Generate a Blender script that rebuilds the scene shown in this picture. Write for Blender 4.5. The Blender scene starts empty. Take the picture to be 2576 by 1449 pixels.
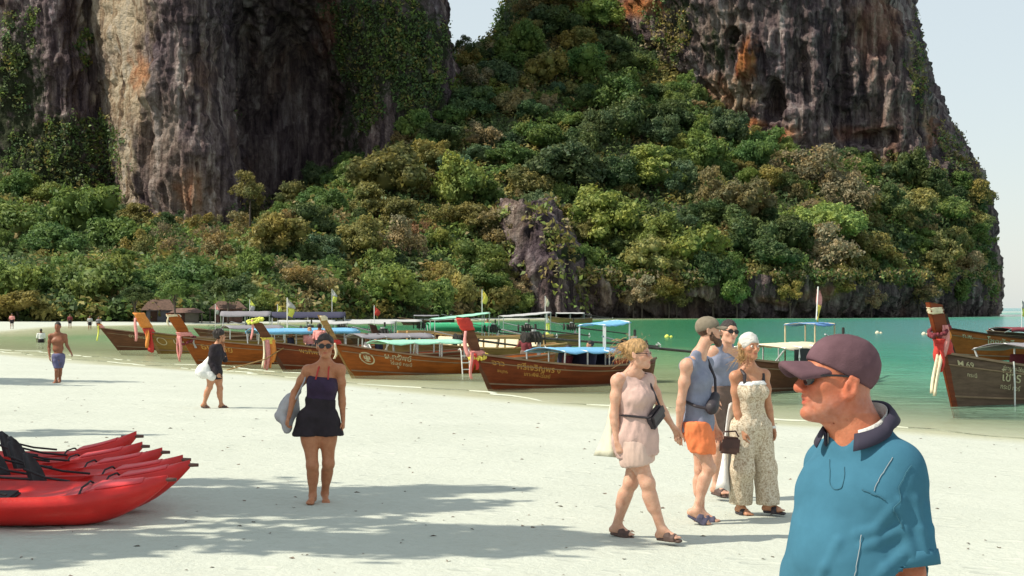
import bpy, bmesh, math, random
import numpy as np
from mathutils import Vector, Matrix

# ------------------------------------------------------------------ camera, world, sun, exposure
SC = bpy.context.scene
COL = SC.collection
F = 3578.0                       # focal length in px of a 2576 px wide frame (50 mm on 36 mm)
CZ = 2.35
cam_d = bpy.data.cameras.new('camera'); cam = bpy.data.objects.new('camera', cam_d); COL.objects.link(cam)
cam_d.lens = 50; cam_d.sensor_width = 36; cam_d.clip_start = 0.1; cam_d.clip_end = 60000
cam_d.shift_y = 50.5 / 2576
cam.location = (0, 0, CZ); cam.rotation_euler = (math.pi / 2, 0, 0)
SC.camera = cam
SUN_AZ = Vector((-1.0, -0.27)).normalized()      # horizontal direction towards the sun
SUN_EL = math.radians(49)
w = bpy.data.worlds.new('World'); SC.world = w; w.use_nodes = True
nt = w.node_tree; nt.nodes.clear()
sky = nt.nodes.new('ShaderNodeTexSky'); sky.sky_type = 'NISHITA'; sky.sun_disc = False
sky.sun_elevation = SUN_EL
sky.sun_rotation = math.atan2(SUN_AZ.x, SUN_AZ.y)
sky.air_density = 1.3; sky.dust_density = 0.7; sky.ozone_density = 1.0; sky.altitude = 0
bg = nt.nodes.new('ShaderNodeBackground'); bg.inputs['Strength'].default_value = 0.15
wo = nt.nodes.new('ShaderNodeOutputWorld')
hz = nt.nodes.new('ShaderNodeMix'); hz.data_type = 'RGBA'; hz.inputs[0].default_value = 0.75      # thin high haze pales the blue
hz.inputs[7].default_value = (4.45, 4.85, 4.95, 1); nt.links.new(sky.outputs[0], hz.inputs[6])
nt.links.new(hz.outputs[2], bg.inputs[0]); nt.links.new(bg.outputs[0], wo.inputs[0])
sd = bpy.data.lights.new('sun', 'SUN'); sd.energy = 5.0; sd.angle = math.radians(0.53); sd.color = (1.0, 0.92, 0.78)
sun = bpy.data.objects.new('sun', sd); COL.objects.link(sun)
sdir = Vector((SUN_AZ.x * math.cos(SUN_EL), SUN_AZ.y * math.cos(SUN_EL), math.sin(SUN_EL)))
sun.rotation_euler = sdir.to_track_quat('Z', 'Y').to_euler(); sun.location = (-40, 10, 60)
vs = SC.view_settings; vs.view_transform = 'Standard'; vs.look = 'None'; vs.exposure = 0.13; vs.gamma = 1.0
vs.use_curve_mapping = False
SC.cycles.max_bounces = 6; SC.cycles.transparent_max_bounces = 12

RNG = np.random.default_rng(7)
random.seed(5)

# ------------------------------------------------------------------ helpers
def P(u, v, Y):
    return np.array([(u - 1288) / F * Y, Y, CZ - (v - 775) / F * Y])
def W(u, v, z=0.0):
    Y = F * (CZ - z) / (v - 775.0)
    return np.array([(u - 1288) / F * Y, Y, z])
def uv_of(p):
    p = np.asarray(p)
    return 1288 + F * p[..., 0] / p[..., 1], 775 - F * (p[..., 2] - CZ) / p[..., 1]

_perm = np.random.default_rng(11).permutation(256).astype(np.int32)
_perm = np.concatenate([_perm, _perm])
_grad = np.random.default_rng(12).normal(size=(256, 3)); _grad /= np.linalg.norm(_grad, axis=1)[:, None]
def noise3(p, seed=0):
    p = np.asarray(p, dtype=np.float64) + seed * 17.31
    i = np.floor(p).astype(np.int64); f = p - i
    u = f * f * f * (f * (f * 6 - 15) + 10)
    i &= 255
    out = 0
    for dx in (0, 1):
        wx = u[..., 0] if dx else 1 - u[..., 0]
        for dy in (0, 1):
            wy = u[..., 1] if dy else 1 - u[..., 1]
            for dz in (0, 1):
                wz = u[..., 2] if dz else 1 - u[..., 2]
                h = _perm[(_perm[(_perm[(i[..., 0] + dx) & 255] + i[..., 1] + dy) & 255] + i[..., 2] + dz) & 255]
                g = _grad[h]
                out = out + wx * wy * wz * (g[..., 0] * (f[..., 0] - dx) + g[..., 1] * (f[..., 1] - dy) + g[..., 2] * (f[..., 2] - dz))
    return out * 1.5
def fbm(p, oct=4, seed=0, gain=0.5):
    p = np.asarray(p, dtype=np.float64); a = 1.0; s = 0; 
    for k in range(oct):
        s = s + a * noise3(p * (2.03 ** k), seed + k * 3); a *= gain
    return s

def tag(o, label=None, cat=None, group=None, kind=None):
    if label: o['label'] = label
    if cat: o['category'] = cat
    if group: o['group'] = group
    if kind: o['kind'] = kind
    return o
def empty(name, loc=(0, 0, 0), rz=0.0):
    o = bpy.data.objects.new(name, None); COL.objects.link(o)
    o.location = loc; o.rotation_euler = (0, 0, rz); o.empty_display_size = 0.3
    return o
def mesh_np(name, V, faces, mat=None, parent=None, smooth=True, attrs=None, colors=None, loc=None):
    """V (n,3); faces: (m,4) or (m,3) array, or a list of them"""
    me = bpy.data.meshes.new(name)
    V = np.asarray(V, dtype=np.float32)
    fl = faces if isinstance(faces, list) else [faces]
    fl = [np.asarray(f, dtype=np.int32) for f in fl if len(f)]
    me.vertices.add(len(V)); me.vertices.foreach_set('co', V.ravel())
    nl = sum(f.size for f in fl); npol = sum(len(f) for f in fl)
    me.loops.add(nl); me.polygons.add(npol)
    me.loops.foreach_set('vertex_index', np.concatenate([f.ravel() for f in fl]))
    st = []; c = 0
    for f in fl:
        st.append(c + np.arange(len(f)) * f.shape[1]); c += f.size
    me.polygons.foreach_set('loop_start', np.concatenate(st).astype(np.int32))
    me.update(calc_edges=True)
    if smooth: me.polygons.foreach_set('use_smooth', np.ones(npol, dtype=bool))
    for k, a in (attrs or {}).items():
        at = me.attributes.new(k, 'FLOAT', 'POINT'); at.data.foreach_set('value', np.asarray(a, dtype=np.float32).ravel())
    if colors is not None:
        at = me.color_attributes.new('tint', 'FLOAT_COLOR', 'POINT')
        c4 = np.ones((len(V), 4), dtype=np.float32); c4[:, :3] = colors
        at.data.foreach_set('color', c4.ravel())
    me.validate(); me.update()
    o = bpy.data.objects.new(name, me); COL.objects.link(o)
    if mat: me.materials.append(mat)
    if parent: o.parent = parent
    if loc is not None: o.location = loc
    return o
class MB:
    """collects simple shapes, builds them as one mesh"""
    def __init__(s): s.v = []; s.f = []
    def add(s, v, f):
        b = len(s.v); s.v += [tuple(x) for x in v]; s.f += [tuple(b + i for i in q) for q in f]; return s
    def box(s, c, d, R=None):
        c = Vector(c); R = R or Matrix.Identity(3)
        v = [c + R @ Vector((sx * d[0] / 2, sy * d[1] / 2, sz * d[2] / 2)) for sz in (-1, 1) for sy in (-1, 1) for sx in (-1, 1)]
        return s.add(v, [(0, 2, 3, 1), (4, 5, 7, 6), (0, 1, 5, 4), (2, 6, 7, 3), (0, 4, 6, 2), (1, 3, 7, 5)])
    def tube(s, pts, r, n=8, cap=True):
        pts = [Vector(p) for p in pts]; m = len(pts)
        rr = r if isinstance(r, (list, tuple)) else [r] * m
        v = []; ref = None
        for i, p in enumerate(pts):
            t = (pts[min(i + 1, m - 1)] - pts[max(i - 1, 0)]).normalized()
            a = Vector((0, 0, 1)) if abs(t.z) < 0.9 else Vector((1, 0, 0))
            x = (ref - t * ref.dot(t)).normalized() if ref is not None and (ref - t * ref.dot(t)).length > 1e-4 else t.cross(a).normalized()
            ref = x; y = t.cross(x)
            for k in range(n):
                an = 2 * math.pi * k / n
                v.append(p + (x * math.cos(an) + y * math.sin(an)) * rr[i])
        f = [(i * n + k, i * n + (k + 1) % n, (i + 1) * n + (k + 1) % n, (i + 1) * n + k) for i in range(m - 1) for k in range(n)]
        if cap: f += [tuple(range(n))[::-1], tuple((m - 1) * n + k for k in range(n))]
        return s.add(v, f)
    def grid(s, pts, nu, nv):
        return s.add(pts, [(j * nu + i, j * nu + i + 1, (j + 1) * nu + i + 1, (j + 1) * nu + i) for j in range(nv - 1) for i in range(nu - 1)])
    def build(s, name, mat, parent=None, smooth=False, solid=0, bevel=0, loc=None):
        me = bpy.data.meshes.new(name); me.from_pydata(s.v, [], s.f); me.validate()
        bm = bmesh.new(); bm.from_mesh(me); bmesh.ops.recalc_face_normals(bm, faces=bm.faces)
        if solid:
            bmesh.ops.solidify(bm, geom=list(bm.faces), thickness=solid)
        if bevel:
            bmesh.ops.bevel(bm, geom=list(bm.edges), offset=bevel, segments=2, affect='EDGES', clamp_overlap=True)
        bm.to_mesh(me); bm.free()
        if smooth: me.polygons.foreach_set('use_smooth', np.ones(len(me.polygons), dtype=bool))
        me.materials.append(mat)
        o = bpy.data.objects.new(name, me); COL.objects.link(o)
        if parent: o.parent = parent
        if loc is not None: o.location = loc
        return o

# ------------------------------------------------------------------ materials
MATS = {}
def N(nt, t, **kw):
    n = nt.nodes.new(t)
    for k, v in kw.items():
        if k in ('operation', 'blend_type', 'data_type', 'attribute_name', 'noise_dimensions', 'mode', 'vector_type', 'wave_type', 'musgrave_type', 'feature', 'clamp', 'use_clamp', 'attribute_type', 'layer_name', 'bands_direction', 'distance'):
            setattr(n, k, v)
        else: n.inputs[k].default_value = v
    return n
def ramp(nt, stops):
    r = nt.nodes.new('ShaderNodeValToRGB'); e = r.color_ramp.elements
    while len(e) > 1: e.remove(e[-1])
    e[0].position = stops[0][0]; e[0].color = tuple(stops[0][1]) + (1,) if len(stops[0][1]) == 3 else stops[0][1]
    for p, c in stops[1:]:
        x = e.new(p); x.color = tuple(c) + (1,) if len(c) == 3 else c
    return r
def mat_base(name):
    m = bpy.data.materials.new(name); m.use_nodes = True; nt = m.node_tree
    return m, nt, nt.nodes['Principled BSDF']
def simple(name, col, rough=0.6, var=0.12, scale=8.0, bump=0.0, bscale=60.0, metal=0.0, spec=0.5, stretch=(1, 1, 1), sub=0.0):
    if name in MATS: return MATS[name]
    m, nt, b = mat_base(name); L = nt.links.new
    tc = N(nt, 'ShaderNodeTexCoord'); mp = N(nt, 'ShaderNodeMapping'); mp.inputs['Scale'].default_value = stretch
    L(tc.outputs['Object'], mp.inputs['Vector'])
    no = N(nt, 'ShaderNodeTexNoise', Scale=scale, Detail=5.0, Roughness=0.6); L(mp.outputs[0], no.inputs['Vector'])
    lo = tuple(c * (1 - var * 1.6) for c in col); hi = tuple(min(1, c * (1 + var * 1.6)) for c in col)
    r = ramp(nt, [(0.3, lo), (0.7, hi)]); L(no.outputs['Fac'], r.inputs[0]); L(r.outputs[0], b.inputs['Base Color'])
    b.inputs['Roughness'].default_value = rough; b.inputs['Metallic'].default_value = metal
    b.inputs['Specular IOR Level'].default_value = spec
    if sub:
        b.inputs['Subsurface Weight'].default_value = sub; b.inputs['Subsurface Radius'].default_value = (0.02, 0.008, 0.004)
    if bump:
        n2 = N(nt, 'ShaderNodeTexNoise', Scale=bscale, Detail=4.0); L(mp.outputs[0], n2.inputs['Vector'])
        bp = N(nt, 'ShaderNodeBump', Strength=bump, Distance=0.02); L(n2.outputs['Fac'], bp.inputs['Height']); L(bp.outputs[0], b.inputs['Normal'])
    MATS[name] = m; return m

def leaf_material(name, use_tint):
    m, nt, b = mat_base(name); L = nt.links.new
    if use_tint:
        oi = N(nt, 'ShaderNodeAttribute', attribute_name='tint'); src = oi.outputs['Color']
    else:
        oi = N(nt, 'ShaderNodeObjectInfo'); src = oi.outputs['Color']
    ge = N(nt, 'ShaderNodeNewGeometry')
    r = ramp(nt, [(0.0, (1.25, 1.3, 1.2)), (0.55, (1.85, 1.85, 1.8)), (1.0, (2.5, 2.35, 2.0))])
    L(ge.outputs['Random Per Island'], r.inputs[0])
    mx = N(nt, 'ShaderNodeMix', data_type='RGBA', blend_type='MULTIPLY'); mx.inputs[0].default_value = 1.0
    L(src, mx.inputs[6]); L(r.outputs[0], mx.inputs[7])
    # patches of yellower, browner and deeper foliage drifting across the crowns
    nz = N(nt, 'ShaderNodeTexNoise', Scale=0.16, Detail=4.0, Roughness=0.6); L(ge.outputs['Position'], nz.inputs['Vector'])
    rz = ramp(nt, [(0.34, (0.66, 0.84, 0.86)), (0.48, (1, 1, 1)), (0.60, (1.22, 1.10, 0.86)), (0.72, (1.28, 1.04, 0.92))]); L(nz.outputs['Fac'], rz.inputs[0])
    mz = N(nt, 'ShaderNodeMix', data_type='RGBA', blend_type='MULTIPLY'); mz.inputs[0].default_value = 0.85; L(mx.outputs[2], mz.inputs[6]); L(rz.outputs[0], mz.inputs[7]); mx = mz
    L(mx.outputs[2], b.inputs['Base Color']); b.inputs['Roughness'].default_value = 0.55
    b.inputs['Specular IOR Level'].default_value = 0.25
    tr = N(nt, 'ShaderNodeBsdfTranslucent'); L(mx.outputs[2], tr.inputs['Color'])
    ms = N(nt, 'ShaderNodeMixShader'); ms.inputs[0].default_value = 0.36
    L(b.outputs[0], ms.inputs[1]); L(tr.outputs[0], ms.inputs[2])
    L(ms.outputs[0], nt.nodes['Material Output'].inputs['Surface'])
    return m
LEAF = leaf_material('leaf', False); LEAFT = leaf_material('leaf_tinted', True)
BARK = simple('bark', (0.09, 0.07, 0.055), 0.9, 0.3, 3, 0.6, 12, stretch=(3, 3, 0.6))

def cliff_material():
    m, nt, b = mat_base('limestone'); L = nt.links.new
    tc = N(nt, 'ShaderNodeTexCoord')
    mp = N(nt, 'ShaderNodeMapping'); mp.inputs['Scale'].default_value = (0.35, 0.35, 0.035); L(tc.outputs['Object'], mp.inputs['Vector'])
    n1 = N(nt, 'ShaderNodeTexNoise', Scale=1.0, Detail=8.0, Roughness=0.68, Distortion=0.4); L(mp.outputs[0], n1.inputs['Vector'])
    mp2 = N(nt, 'ShaderNodeMapping'); mp2.inputs['Scale'].default_value = (0.06, 0.06, 0.03); L(tc.outputs['Object'], mp2.inputs['Vector'])
    n2 = N(nt, 'ShaderNodeTexNoise', Scale=1.0, Detail=6.0, Roughness=0.6); L(mp2.outputs[0], n2.inputs['Vector'])
    r1 = ramp(nt, [(0.33, (0.040, 0.031, 0.040)), (0.45, (0.125, 0.094, 0.098)), (0.55, (0.27, 0.215, 0.205)), (0.66, (0.52, 0.46, 0.43))]); L(n1.outputs['Fac'], r1.inputs[0])
    r2 = ramp(nt, [(0.36, (0.62, 0.58, 0.66)), (0.55, (1.0, 0.96, 0.93)), (0.72, (1.15, 0.86, 0.66))]); L(n2.outputs['Fac'], r2.inputs[0])
    mx = N(nt, 'ShaderNodeMix', data_type='RGBA', blend_type='MULTIPLY'); mx.inputs[0].default_value = 1.0
    L(r1.outputs[0], mx.inputs[6]); L(r2.outputs[0], mx.inputs[7])
    # ochre / cream where the rock is freshly broken
    r3 = ramp(nt, [(0.30, (0.07, 0.05, 0.045)), (0.42, (0.33, 0.23, 0.14)), (0.54, (0.58, 0.48, 0.34)), (0.66, (0.50, 0.44, 0.36)), (0.78, (0.52, 0.30, 0.12))]); L(n1.outputs['Fac'], r3.inputs[0])
    at = N(nt, 'ShaderNodeAttribute', attribute_name='cream')
    m2 = N(nt, 'ShaderNodeMix', data_type='RGBA'); L(at.outputs['Fac'], m2.inputs[0]); L(mx.outputs[2], m2.inputs[6]); L(r3.outputs[0], m2.inputs[7])
    r4 = ramp(nt, [(0.3, (0.22, 0.06, 0.03)), (0.5, (0.46, 0.17, 0.06)), (0.7, (0.60, 0.30, 0.10))]); L(n1.outputs['Fac'], r4.inputs[0])
    at2 = N(nt, 'ShaderNodeAttribute', attribute_name='rust')
    m3 = N(nt, 'ShaderNodeMix', data_type='RGBA'); L(at2.outputs['Fac'], m3.inputs[0]); L(m2.outputs[2], m3.inputs[6]); L(r4.outputs[0], m3.inputs[7])
    # moss and small growth
    at3 = N(nt, 'ShaderNodeAttribute', attribute_name='moss')
    n4 = N(nt, 'ShaderNodeTexNoise', Scale=0.35, Detail=6.0, Roughness=0.7); L(tc.outputs['Object'], n4.inputs['Vector'])
    ad = N(nt, 'ShaderNodeMath', operation='ADD'); L(at3.outputs['Fac'], ad.inputs[0]); L(n4.outputs['Fac'], ad.inputs[1])
    rm = ramp(nt, [(0.98, (0, 0, 0)), (1.0, (1, 1, 1))]); 
    su = N(nt, 'ShaderNodeMath', operation='MULTIPLY'); L(ad.outputs[0], su.inputs[0]); su.inputs[1].default_value = 0.8
    rm = ramp(nt, [(0.60, (0, 0, 0)), (0.72, (1, 1, 1))]); L(su.outputs[0], rm.inputs[0])
    m4 = N(nt, 'ShaderNodeMix', data_type='RGBA'); L(rm.outputs[0], m4.inputs[0]); L(m3.outputs[2], m4.inputs[6]); m4.inputs[7].default_value = (0.045, 0.055, 0.028, 1)
    L(m4.outputs[2], b.inputs['Base Color']); b.inputs['Roughness'].default_value = 0.9; b.inputs['Specular IOR Level'].default_value = 0.15
    n5 = N(nt, 'ShaderNodeTexNoise', Scale=2.2, Detail=8.0, Roughness=0.65); L(mp.outputs[0], n5.inputs['Vector'])
    n6 = N(nt, 'ShaderNodeTexNoise', Scale=0.9, Detail=6.0, Roughness=0.65); L(tc.outputs['Object'], n6.inputs['Vector'])
    sm = N(nt, 'ShaderNodeMath', operation='ADD'); L(n5.outputs['Fac'], sm.inputs[0]); L(n6.outputs['Fac'], sm.inputs[1])
    bp = N(nt, 'ShaderNodeBump', Strength=1.0, Distance=2.2); L(sm.outputs[0], bp.inputs['Height']); L(bp.outputs[0], b.inputs['Normal'])
    return m
ROCK = cliff_material()
# ------------------------------------------------------------------ shoreline, sand, sea
SH = [np.array(q) for q in ((70, -40), (34, 2), (16.5, 17))]
SH += [W(*q)[:2] for q in ((2576, 1103), (2300, 1082), (1980, 1060), (1700, 1036), (1500, 1020), (1250, 996), (880, 962), (640, 942), (500, 931), (250, 912), (0, 886))]
SH += [np.array(q) for q in ((-43, 94), (-52, 112))]
SH += [W(*q)[:2] for q in ((0, 838), (100, 828), (180, 821.5), (400, 818), (650, 815), (900, 808), (1200, 805), (1400, 803), (1600, 800.5), (2000, 800), (2300, 797.5), (2490, 795))]
SH += [np.array(q) for q in ((165, 480), (180, 620), (400, 1000), (-900, 1000), (-900, -40))]
SH = np.array(SH, dtype=float)
def shore_d(x, y):
    """signed distance to the waterline, positive on land"""
    x = np.asarray(x, float); y = np.asarray(y, float)
    best = np.full(x.shape, 1e9); inside = np.zeros(x.shape, bool)
    for i in range(len(SH)):
        a = SH[i]; b = SH[(i + 1) % len(SH)]; d = b - a
        t = np.clip(((x - a[0]) * d[0] + (y - a[1]) * d[1]) / (d @ d), 0, 1)
        best = np.minimum(best, np.hypot(x - a[0] - t * d[0], y - a[1] - t * d[1]))
        c = ((a[1] > y) != (b[1] > y)) & (x < (b[0] - a[0]) * (y - a[1]) / (b[1] - a[1] + 1e-12) + a[0])
        inside ^= c
    return np.where(inside, best, -best)
def sand_z(x, y):
    x = np.asarray(x, float); y = np.asarray(y, float)
    d = shore_d(x, y)
    up = 0.5 * (1 - np.exp(-np.maximum(d, 0) * 0.042 / 0.5)) + np.maximum(d - 25, 0) * 0.004
    dn = np.minimum(d, 0) * 0.042
    z = np.where(d > 0, up, np.maximum(dn, -6))
    q = np.stack([x, y, np.zeros_like(x)], -1)
    roll = 0.03 * fbm(q * 0.25, 3, 1) + 0.010 * fbm(q * 1.6, 3, 5)
    return z + roll * np.clip(d / 3.0, 0, 1)
def nonuni(parts):
    return np.concatenate([np.linspace(a, b, n, endpoint=False) for a, b, n in parts] + [[parts[-1][1]]])
xs = nonuni([(-260, -80, 25), (-80, -14, 70), (-14, 14, 190), (14, 60, 40), (60, 200, 12)])
ys = nonuni([(-12, 4, 8), (4, 34, 190), (34, 90, 120), (90, 240, 90), (240, 420, 20)])
X, Y = np.meshgrid(xs, ys); Z = sand_z(X, Y)
nx, ny = len(xs), len(ys)
def grid_faces(nx, ny):
    i = np.arange(nx - 1)[None, :] + np.arange(ny - 1)[:, None] * nx
    return np.stack([i, i + 1, i + nx + 1, i + nx], -1).reshape(-1, 4)

def sand_material():
    m, nt, b = mat_base('sand'); L = nt.links.new
    tc = N(nt, 'ShaderNodeTexCoord'); O = tc.outputs['Object']
    n1 = N(nt, 'ShaderNodeTexNoise', Scale=0.35, Detail=6.0, Roughness=0.6); L(O, n1.inputs['Vector'])
    n2 = N(nt, 'ShaderNodeTexNoise', Scale=9.0, Detail=6.0, Roughness=0.7); L(O, n2.inputs['Vector'])
    r1 = ramp(nt, [(0.3, (0.475, 0.502, 0.432)), (0.7, (0.525, 0.55, 0.478))]); L(n1.outputs['Fac'], r1.inputs[0])
    r2 = ramp(nt, [(0.22, (0.86, 0.85, 0.82)), (0.5, (1, 1, 1)), (0.8, (1.02, 1.02, 1.02))]); L(n2.outputs['Fac'], r2.inputs[0])
    mx = N(nt, 'ShaderNodeMix', data_type='RGBA', blend_type='MULTIPLY'); mx.inputs[0].default_value = 0.75
    L(r1.outputs[0], mx.inputs[6]); L(r2.outputs[0], mx.inputs[7])
    # wet band and drift line
    at = N(nt, 'ShaderNodeAttribute', attribute_name='wet')
    m2 = N(nt, 'ShaderNodeMix', data_type='RGBA'); L(at.outputs['Fac'], m2.inputs[0]); L(mx.outputs[2], m2.inputs[6]); m2.inputs[7].default_value = (0.44, 0.445, 0.30, 1)
    L(m2.outputs[2], b.inputs['Base Color'])
    rr = N(nt, 'ShaderNodeMapRange'); rr.inputs[3].default_value = 0.95; rr.inputs[4].default_value = 0.35; L(at.outputs['Fac'], rr.inputs[0]); L(rr.outputs[0], b.inputs['Roughness'])
    b.inputs['Specular IOR Level'].default_value = 0.2
    v = N(nt, 'ShaderNodeTexVoronoi', Scale=2.6, feature='SMOOTH_F1'); L(O, v.inputs['Vector'])
    n3 = N(nt, 'ShaderNodeTexNoise', Scale=14.0, Detail=6.0, Roughness=0.65); L(O, n3.inputs['Vector'])
    s = N(nt, 'ShaderNodeMath', operation='MULTIPLY_ADD'); L(v.outputs['Distance'], s.inputs[0]); s.inputs[1].default_value = 0.7; L(n3.outputs['Fac'], s.inputs[2])
    # footprints: scattered oval pits pressed into the sand
    mf = N(nt, 'ShaderNodeMapping'); mf.inputs['Scale'].default_value = (1.5, 2.6, 1); mf.inputs['Rotation'].default_value = (0, 0, 0.25); L(O, mf.inputs['Vector'])
    vf = N(nt, 'ShaderNodeTexVoronoi', Scale=1.0); L(mf.outputs[0], vf.inputs['Vector'])
    rf = ramp(nt, [(0.14, (0, 0, 0)), (0.26, (1, 1, 1)), (0.33, (0.8, 0.8, 0.8))]); L(vf.outputs['Distance'], rf.inputs[0])
    s2 = N(nt, 'ShaderNodeMath', operation='MULTIPLY_ADD'); L(rf.outputs[0], s2.inputs[0]); s2.inputs[1].default_value = 1.0; L(s.outputs[0], s2.inputs[2])
    bp = N(nt, 'ShaderNodeBump', Strength=0.42, Distance=0.07); L(s2.outputs[0], bp.inputs['Height']); L(bp.outputs[0], b.inputs['Normal'])
    return m
dS = shore_d(X, Y)
wob = 0.8 * fbm(np.stack([X, Y, X * 0], -1) * 0.15, 3, 9)
wet = np.clip(1.0 - (dS - 0.4 + wob) / 1.6, 0, 1)
SAND = sand_material()
sand = mesh_np('sand', np.stack([X, Y, Z], -1).reshape(-1, 3), grid_faces(nx, ny), SAND, attrs={'wet': wet.ravel()})
tag(sand, 'pale sand beach sloping down to the water', kind='structure')

def sea_material():
    m, nt, b = mat_base('sea_water'); L = nt.links.new
    tc = N(nt, 'ShaderNodeTexCoord'); O = tc.outputs['Object']
    at = N(nt, 'ShaderNodeAttribute', attribute_name='deep')
    n0 = N(nt, 'ShaderNodeTexNoise', Scale=0.09, Detail=5.0, Roughness=0.6); 
    mp0 = N(nt, 'ShaderNodeMapping'); mp0.inputs['Scale'].default_value = (1, 0.5, 1); L(O, mp0.inputs['Vector']); L(mp0.outputs[0], n0.inputs['Vector'])
    j = N(nt, 'ShaderNodeMath', operation='MULTIPLY_ADD'); L(n0.outputs['Fac'], j.inputs[0]); j.inputs[1].default_value = 0.9; j.inputs[2].default_value = -0.45
    jm = N(nt, 'ShaderNodeMath', operation='MULTIPLY_ADD'); L(at.outputs['Fac'], jm.inputs[0]); L(j.outputs[0], jm.inputs[1]); L(at.outputs['Fac'], jm.inputs[2])
    dv = N(nt, 'ShaderNodeMath', operation='DIVIDE'); L(jm.outputs[0], dv.inputs[0]); dv.inputs[1].default_value = 4.0
    r = ramp(nt, [(0.0, (0.50, 0.54, 0.33)), (0.08, (0.40, 0.47, 0.27)), (0.20, (0.19, 0.34, 0.17)), (0.38, (0.040, 0.215, 0.105)), (0.8, (0.018, 0.165, 0.085))]); L(dv.outputs[0], r.inputs[0])
    ao = N(nt, 'ShaderNodeAttribute', attribute_name='open')
    mo = N(nt, 'ShaderNodeMix', data_type='RGBA'); L(ao.outputs['Fac'], mo.inputs[0]); L(r.outputs[0], mo.inputs[6])
    r5 = ramp(nt, [(0.0, (0.38, 0.49, 0.34)), (0.10, (0.17, 0.40, 0.27)), (0.3, (0.060, 0.30, 0.21)), (0.8, (0.09, 0.27, 0.265))]); L(dv.outputs[0], r5.inputs[0]); L(r5.outputs[0], mo.inputs[7])
    L(mo.outputs[2], b.inputs['Base Color'])
    b.inputs['Roughness'].default_value = 0.16; b.inputs['IOR'].default_value = 1.33; b.inputs['Specular IOR Level'].default_value = 0.28
    ra = ramp(nt, [(0.0, (0, 0, 0)), (0.004, (0.12, 0.12, 0.12)), (0.07, (0.62, 0.62, 0.62)), (0.2, (1, 1, 1))]); L(dv.outputs[0], ra.inputs[0])
    L(ra.outputs[0], b.inputs['Alpha'])
    mp = N(nt, 'ShaderNodeMapping'); mp.inputs['Scale'].default_value = (0.8, 1.5, 1); mp.inputs['Rotation'].default_value = (0, 0, 0.5); L(O, mp.inputs['Vector'])
    n1 = N(nt, 'ShaderNodeTexNoise', Scale=1.3, Detail=5.0, Roughness=0.62, Distortion=0.6); L(mp.outputs[0], n1.inputs['Vector'])
    n2 = N(nt, 'ShaderNodeTexNoise', Scale=0.22, Detail=3.0); L(mp.outputs[0], n2.inputs['Vector'])
    s = N(nt, 'ShaderNodeMath', operation='MULTIPLY_ADD'); L(n2.outputs['Fac'], s.inputs[0]); s.inputs[1].default_value = 1.5; L(n1.outputs['Fac'], s.inputs[2])
    aw = N(nt, 'ShaderNodeAttribute', attribute_name='chop')
    bp = N(nt, 'ShaderNodeBump', Distance=0.7); L(s.outputs[0], bp.inputs['Height']); L(aw.outputs['Fac'], bp.inputs['Strength']); L(bp.outputs[0], b.inputs['Normal'])
    return m
xw = nonuni([(-9000, -1200, 6), (-1200, -90, 14), (-90, -30, 50), (-30, 30, 150), (30, 160, 60), (160, 1500, 20), (1500, 30000, 8)])
yw = nonuni([(8, 60, 170), (60, 130, 90), (130, 400, 90), (400, 1500, 16), (1500, 40000, 12)])
XW, YW = np.meshgrid(xw, yw)
dW = shore_d(XW, YW)
deep = np.clip(-np.minimum(dW, 0) * 0.042, 0, 6)
opn = np.clip((XW / np.maximum(YW, 1) - 0.13) / 0.16, 0, 1) ** 0.8
opn = np.maximum(opn, np.clip((YW - 500) / 800, 0, 1))
chop = 0.16 + 0.6 * opn + 0.12 * np.clip(deep / 2, 0, 1)
sea = mesh_np('sea', np.stack([XW, YW, 0 * XW], -1).reshape(-1, 3), grid_faces(len(xw), len(yw)), sea_material(),
              attrs={'deep': deep.ravel(), 'open': opn.ravel(), 'chop': chop.ravel()})
tag(sea, 'green sea turning sandy in the shallows', kind='structure')
# foam: low lapping wavelets along the waterline
FOAM = simple('foam', (0.50, 0.53, 0.42), 0.7, 0.08, 6)
def foam(off, width, seed, f0, f1):
    pts = []; s = np.linspace(f0, f1, 240)
    A = SH[2:15]; seg = np.linalg.norm(np.diff(A, axis=0), axis=1); cum = np.concatenate([[0], np.cumsum(seg)])
    L_ = s * cum[-1]
    px = np.interp(L_, cum, A[:, 0]); py = np.interp(L_, cum, A[:, 1])
    tx = np.gradient(px); ty = np.gradient(py); ln = np.hypot(tx, ty); nxn, nyn = -ty / ln, tx / ln
    # normal towards the sea
    sgn = np.where(shore_d(px + nxn, py + nyn) < shore_d(px - nxn, py - nyn), 1, -1); nxn *= sgn; nyn *= sgn
    q = np.stack([px * 0.25, py * 0.25, px * 0 + seed], -1)
    o = off + 0.9 * fbm(q, 3, seed); wd = width * np.clip(0.05 + 1.4 * fbm(q * 2.6, 3, seed + 4), 0, 1)
    V = []
    for k, (a, h) in enumerate(((-0.5, 0.004), (-0.2, 0.024), (0.2, 0.028), (0.5, 0.004))):
        V.append(np.stack([px + nxn * (o + a * wd), py + nyn * (o + a * wd), np.full_like(px, h)], -1))
    V = np.stack(V, 1).reshape(-1, 3)
    V[:, 2] = np.maximum(V[:, 2], sand_z(V[:, 0], V[:, 1]) + 0.003)
    return V, grid_faces(4, 240)
VV = []; FF = []; b0 = 0
for off, wd, sd_, f0, f1 in ((0.2, 0.24, 2, 0.0, 1.0), (1.9, 0.16, 3, 0.4, 0.85)):
    v_, f_ = foam(off, wd, sd_, f0, f1); VV.append(v_); FF.append(f_ + b0); b0 += len(v_)
tag(mesh_np('foam', np.concatenate(VV), np.concatenate(FF), FOAM), 'thin white foam lapping along the waterline', kind='stuff')

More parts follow.
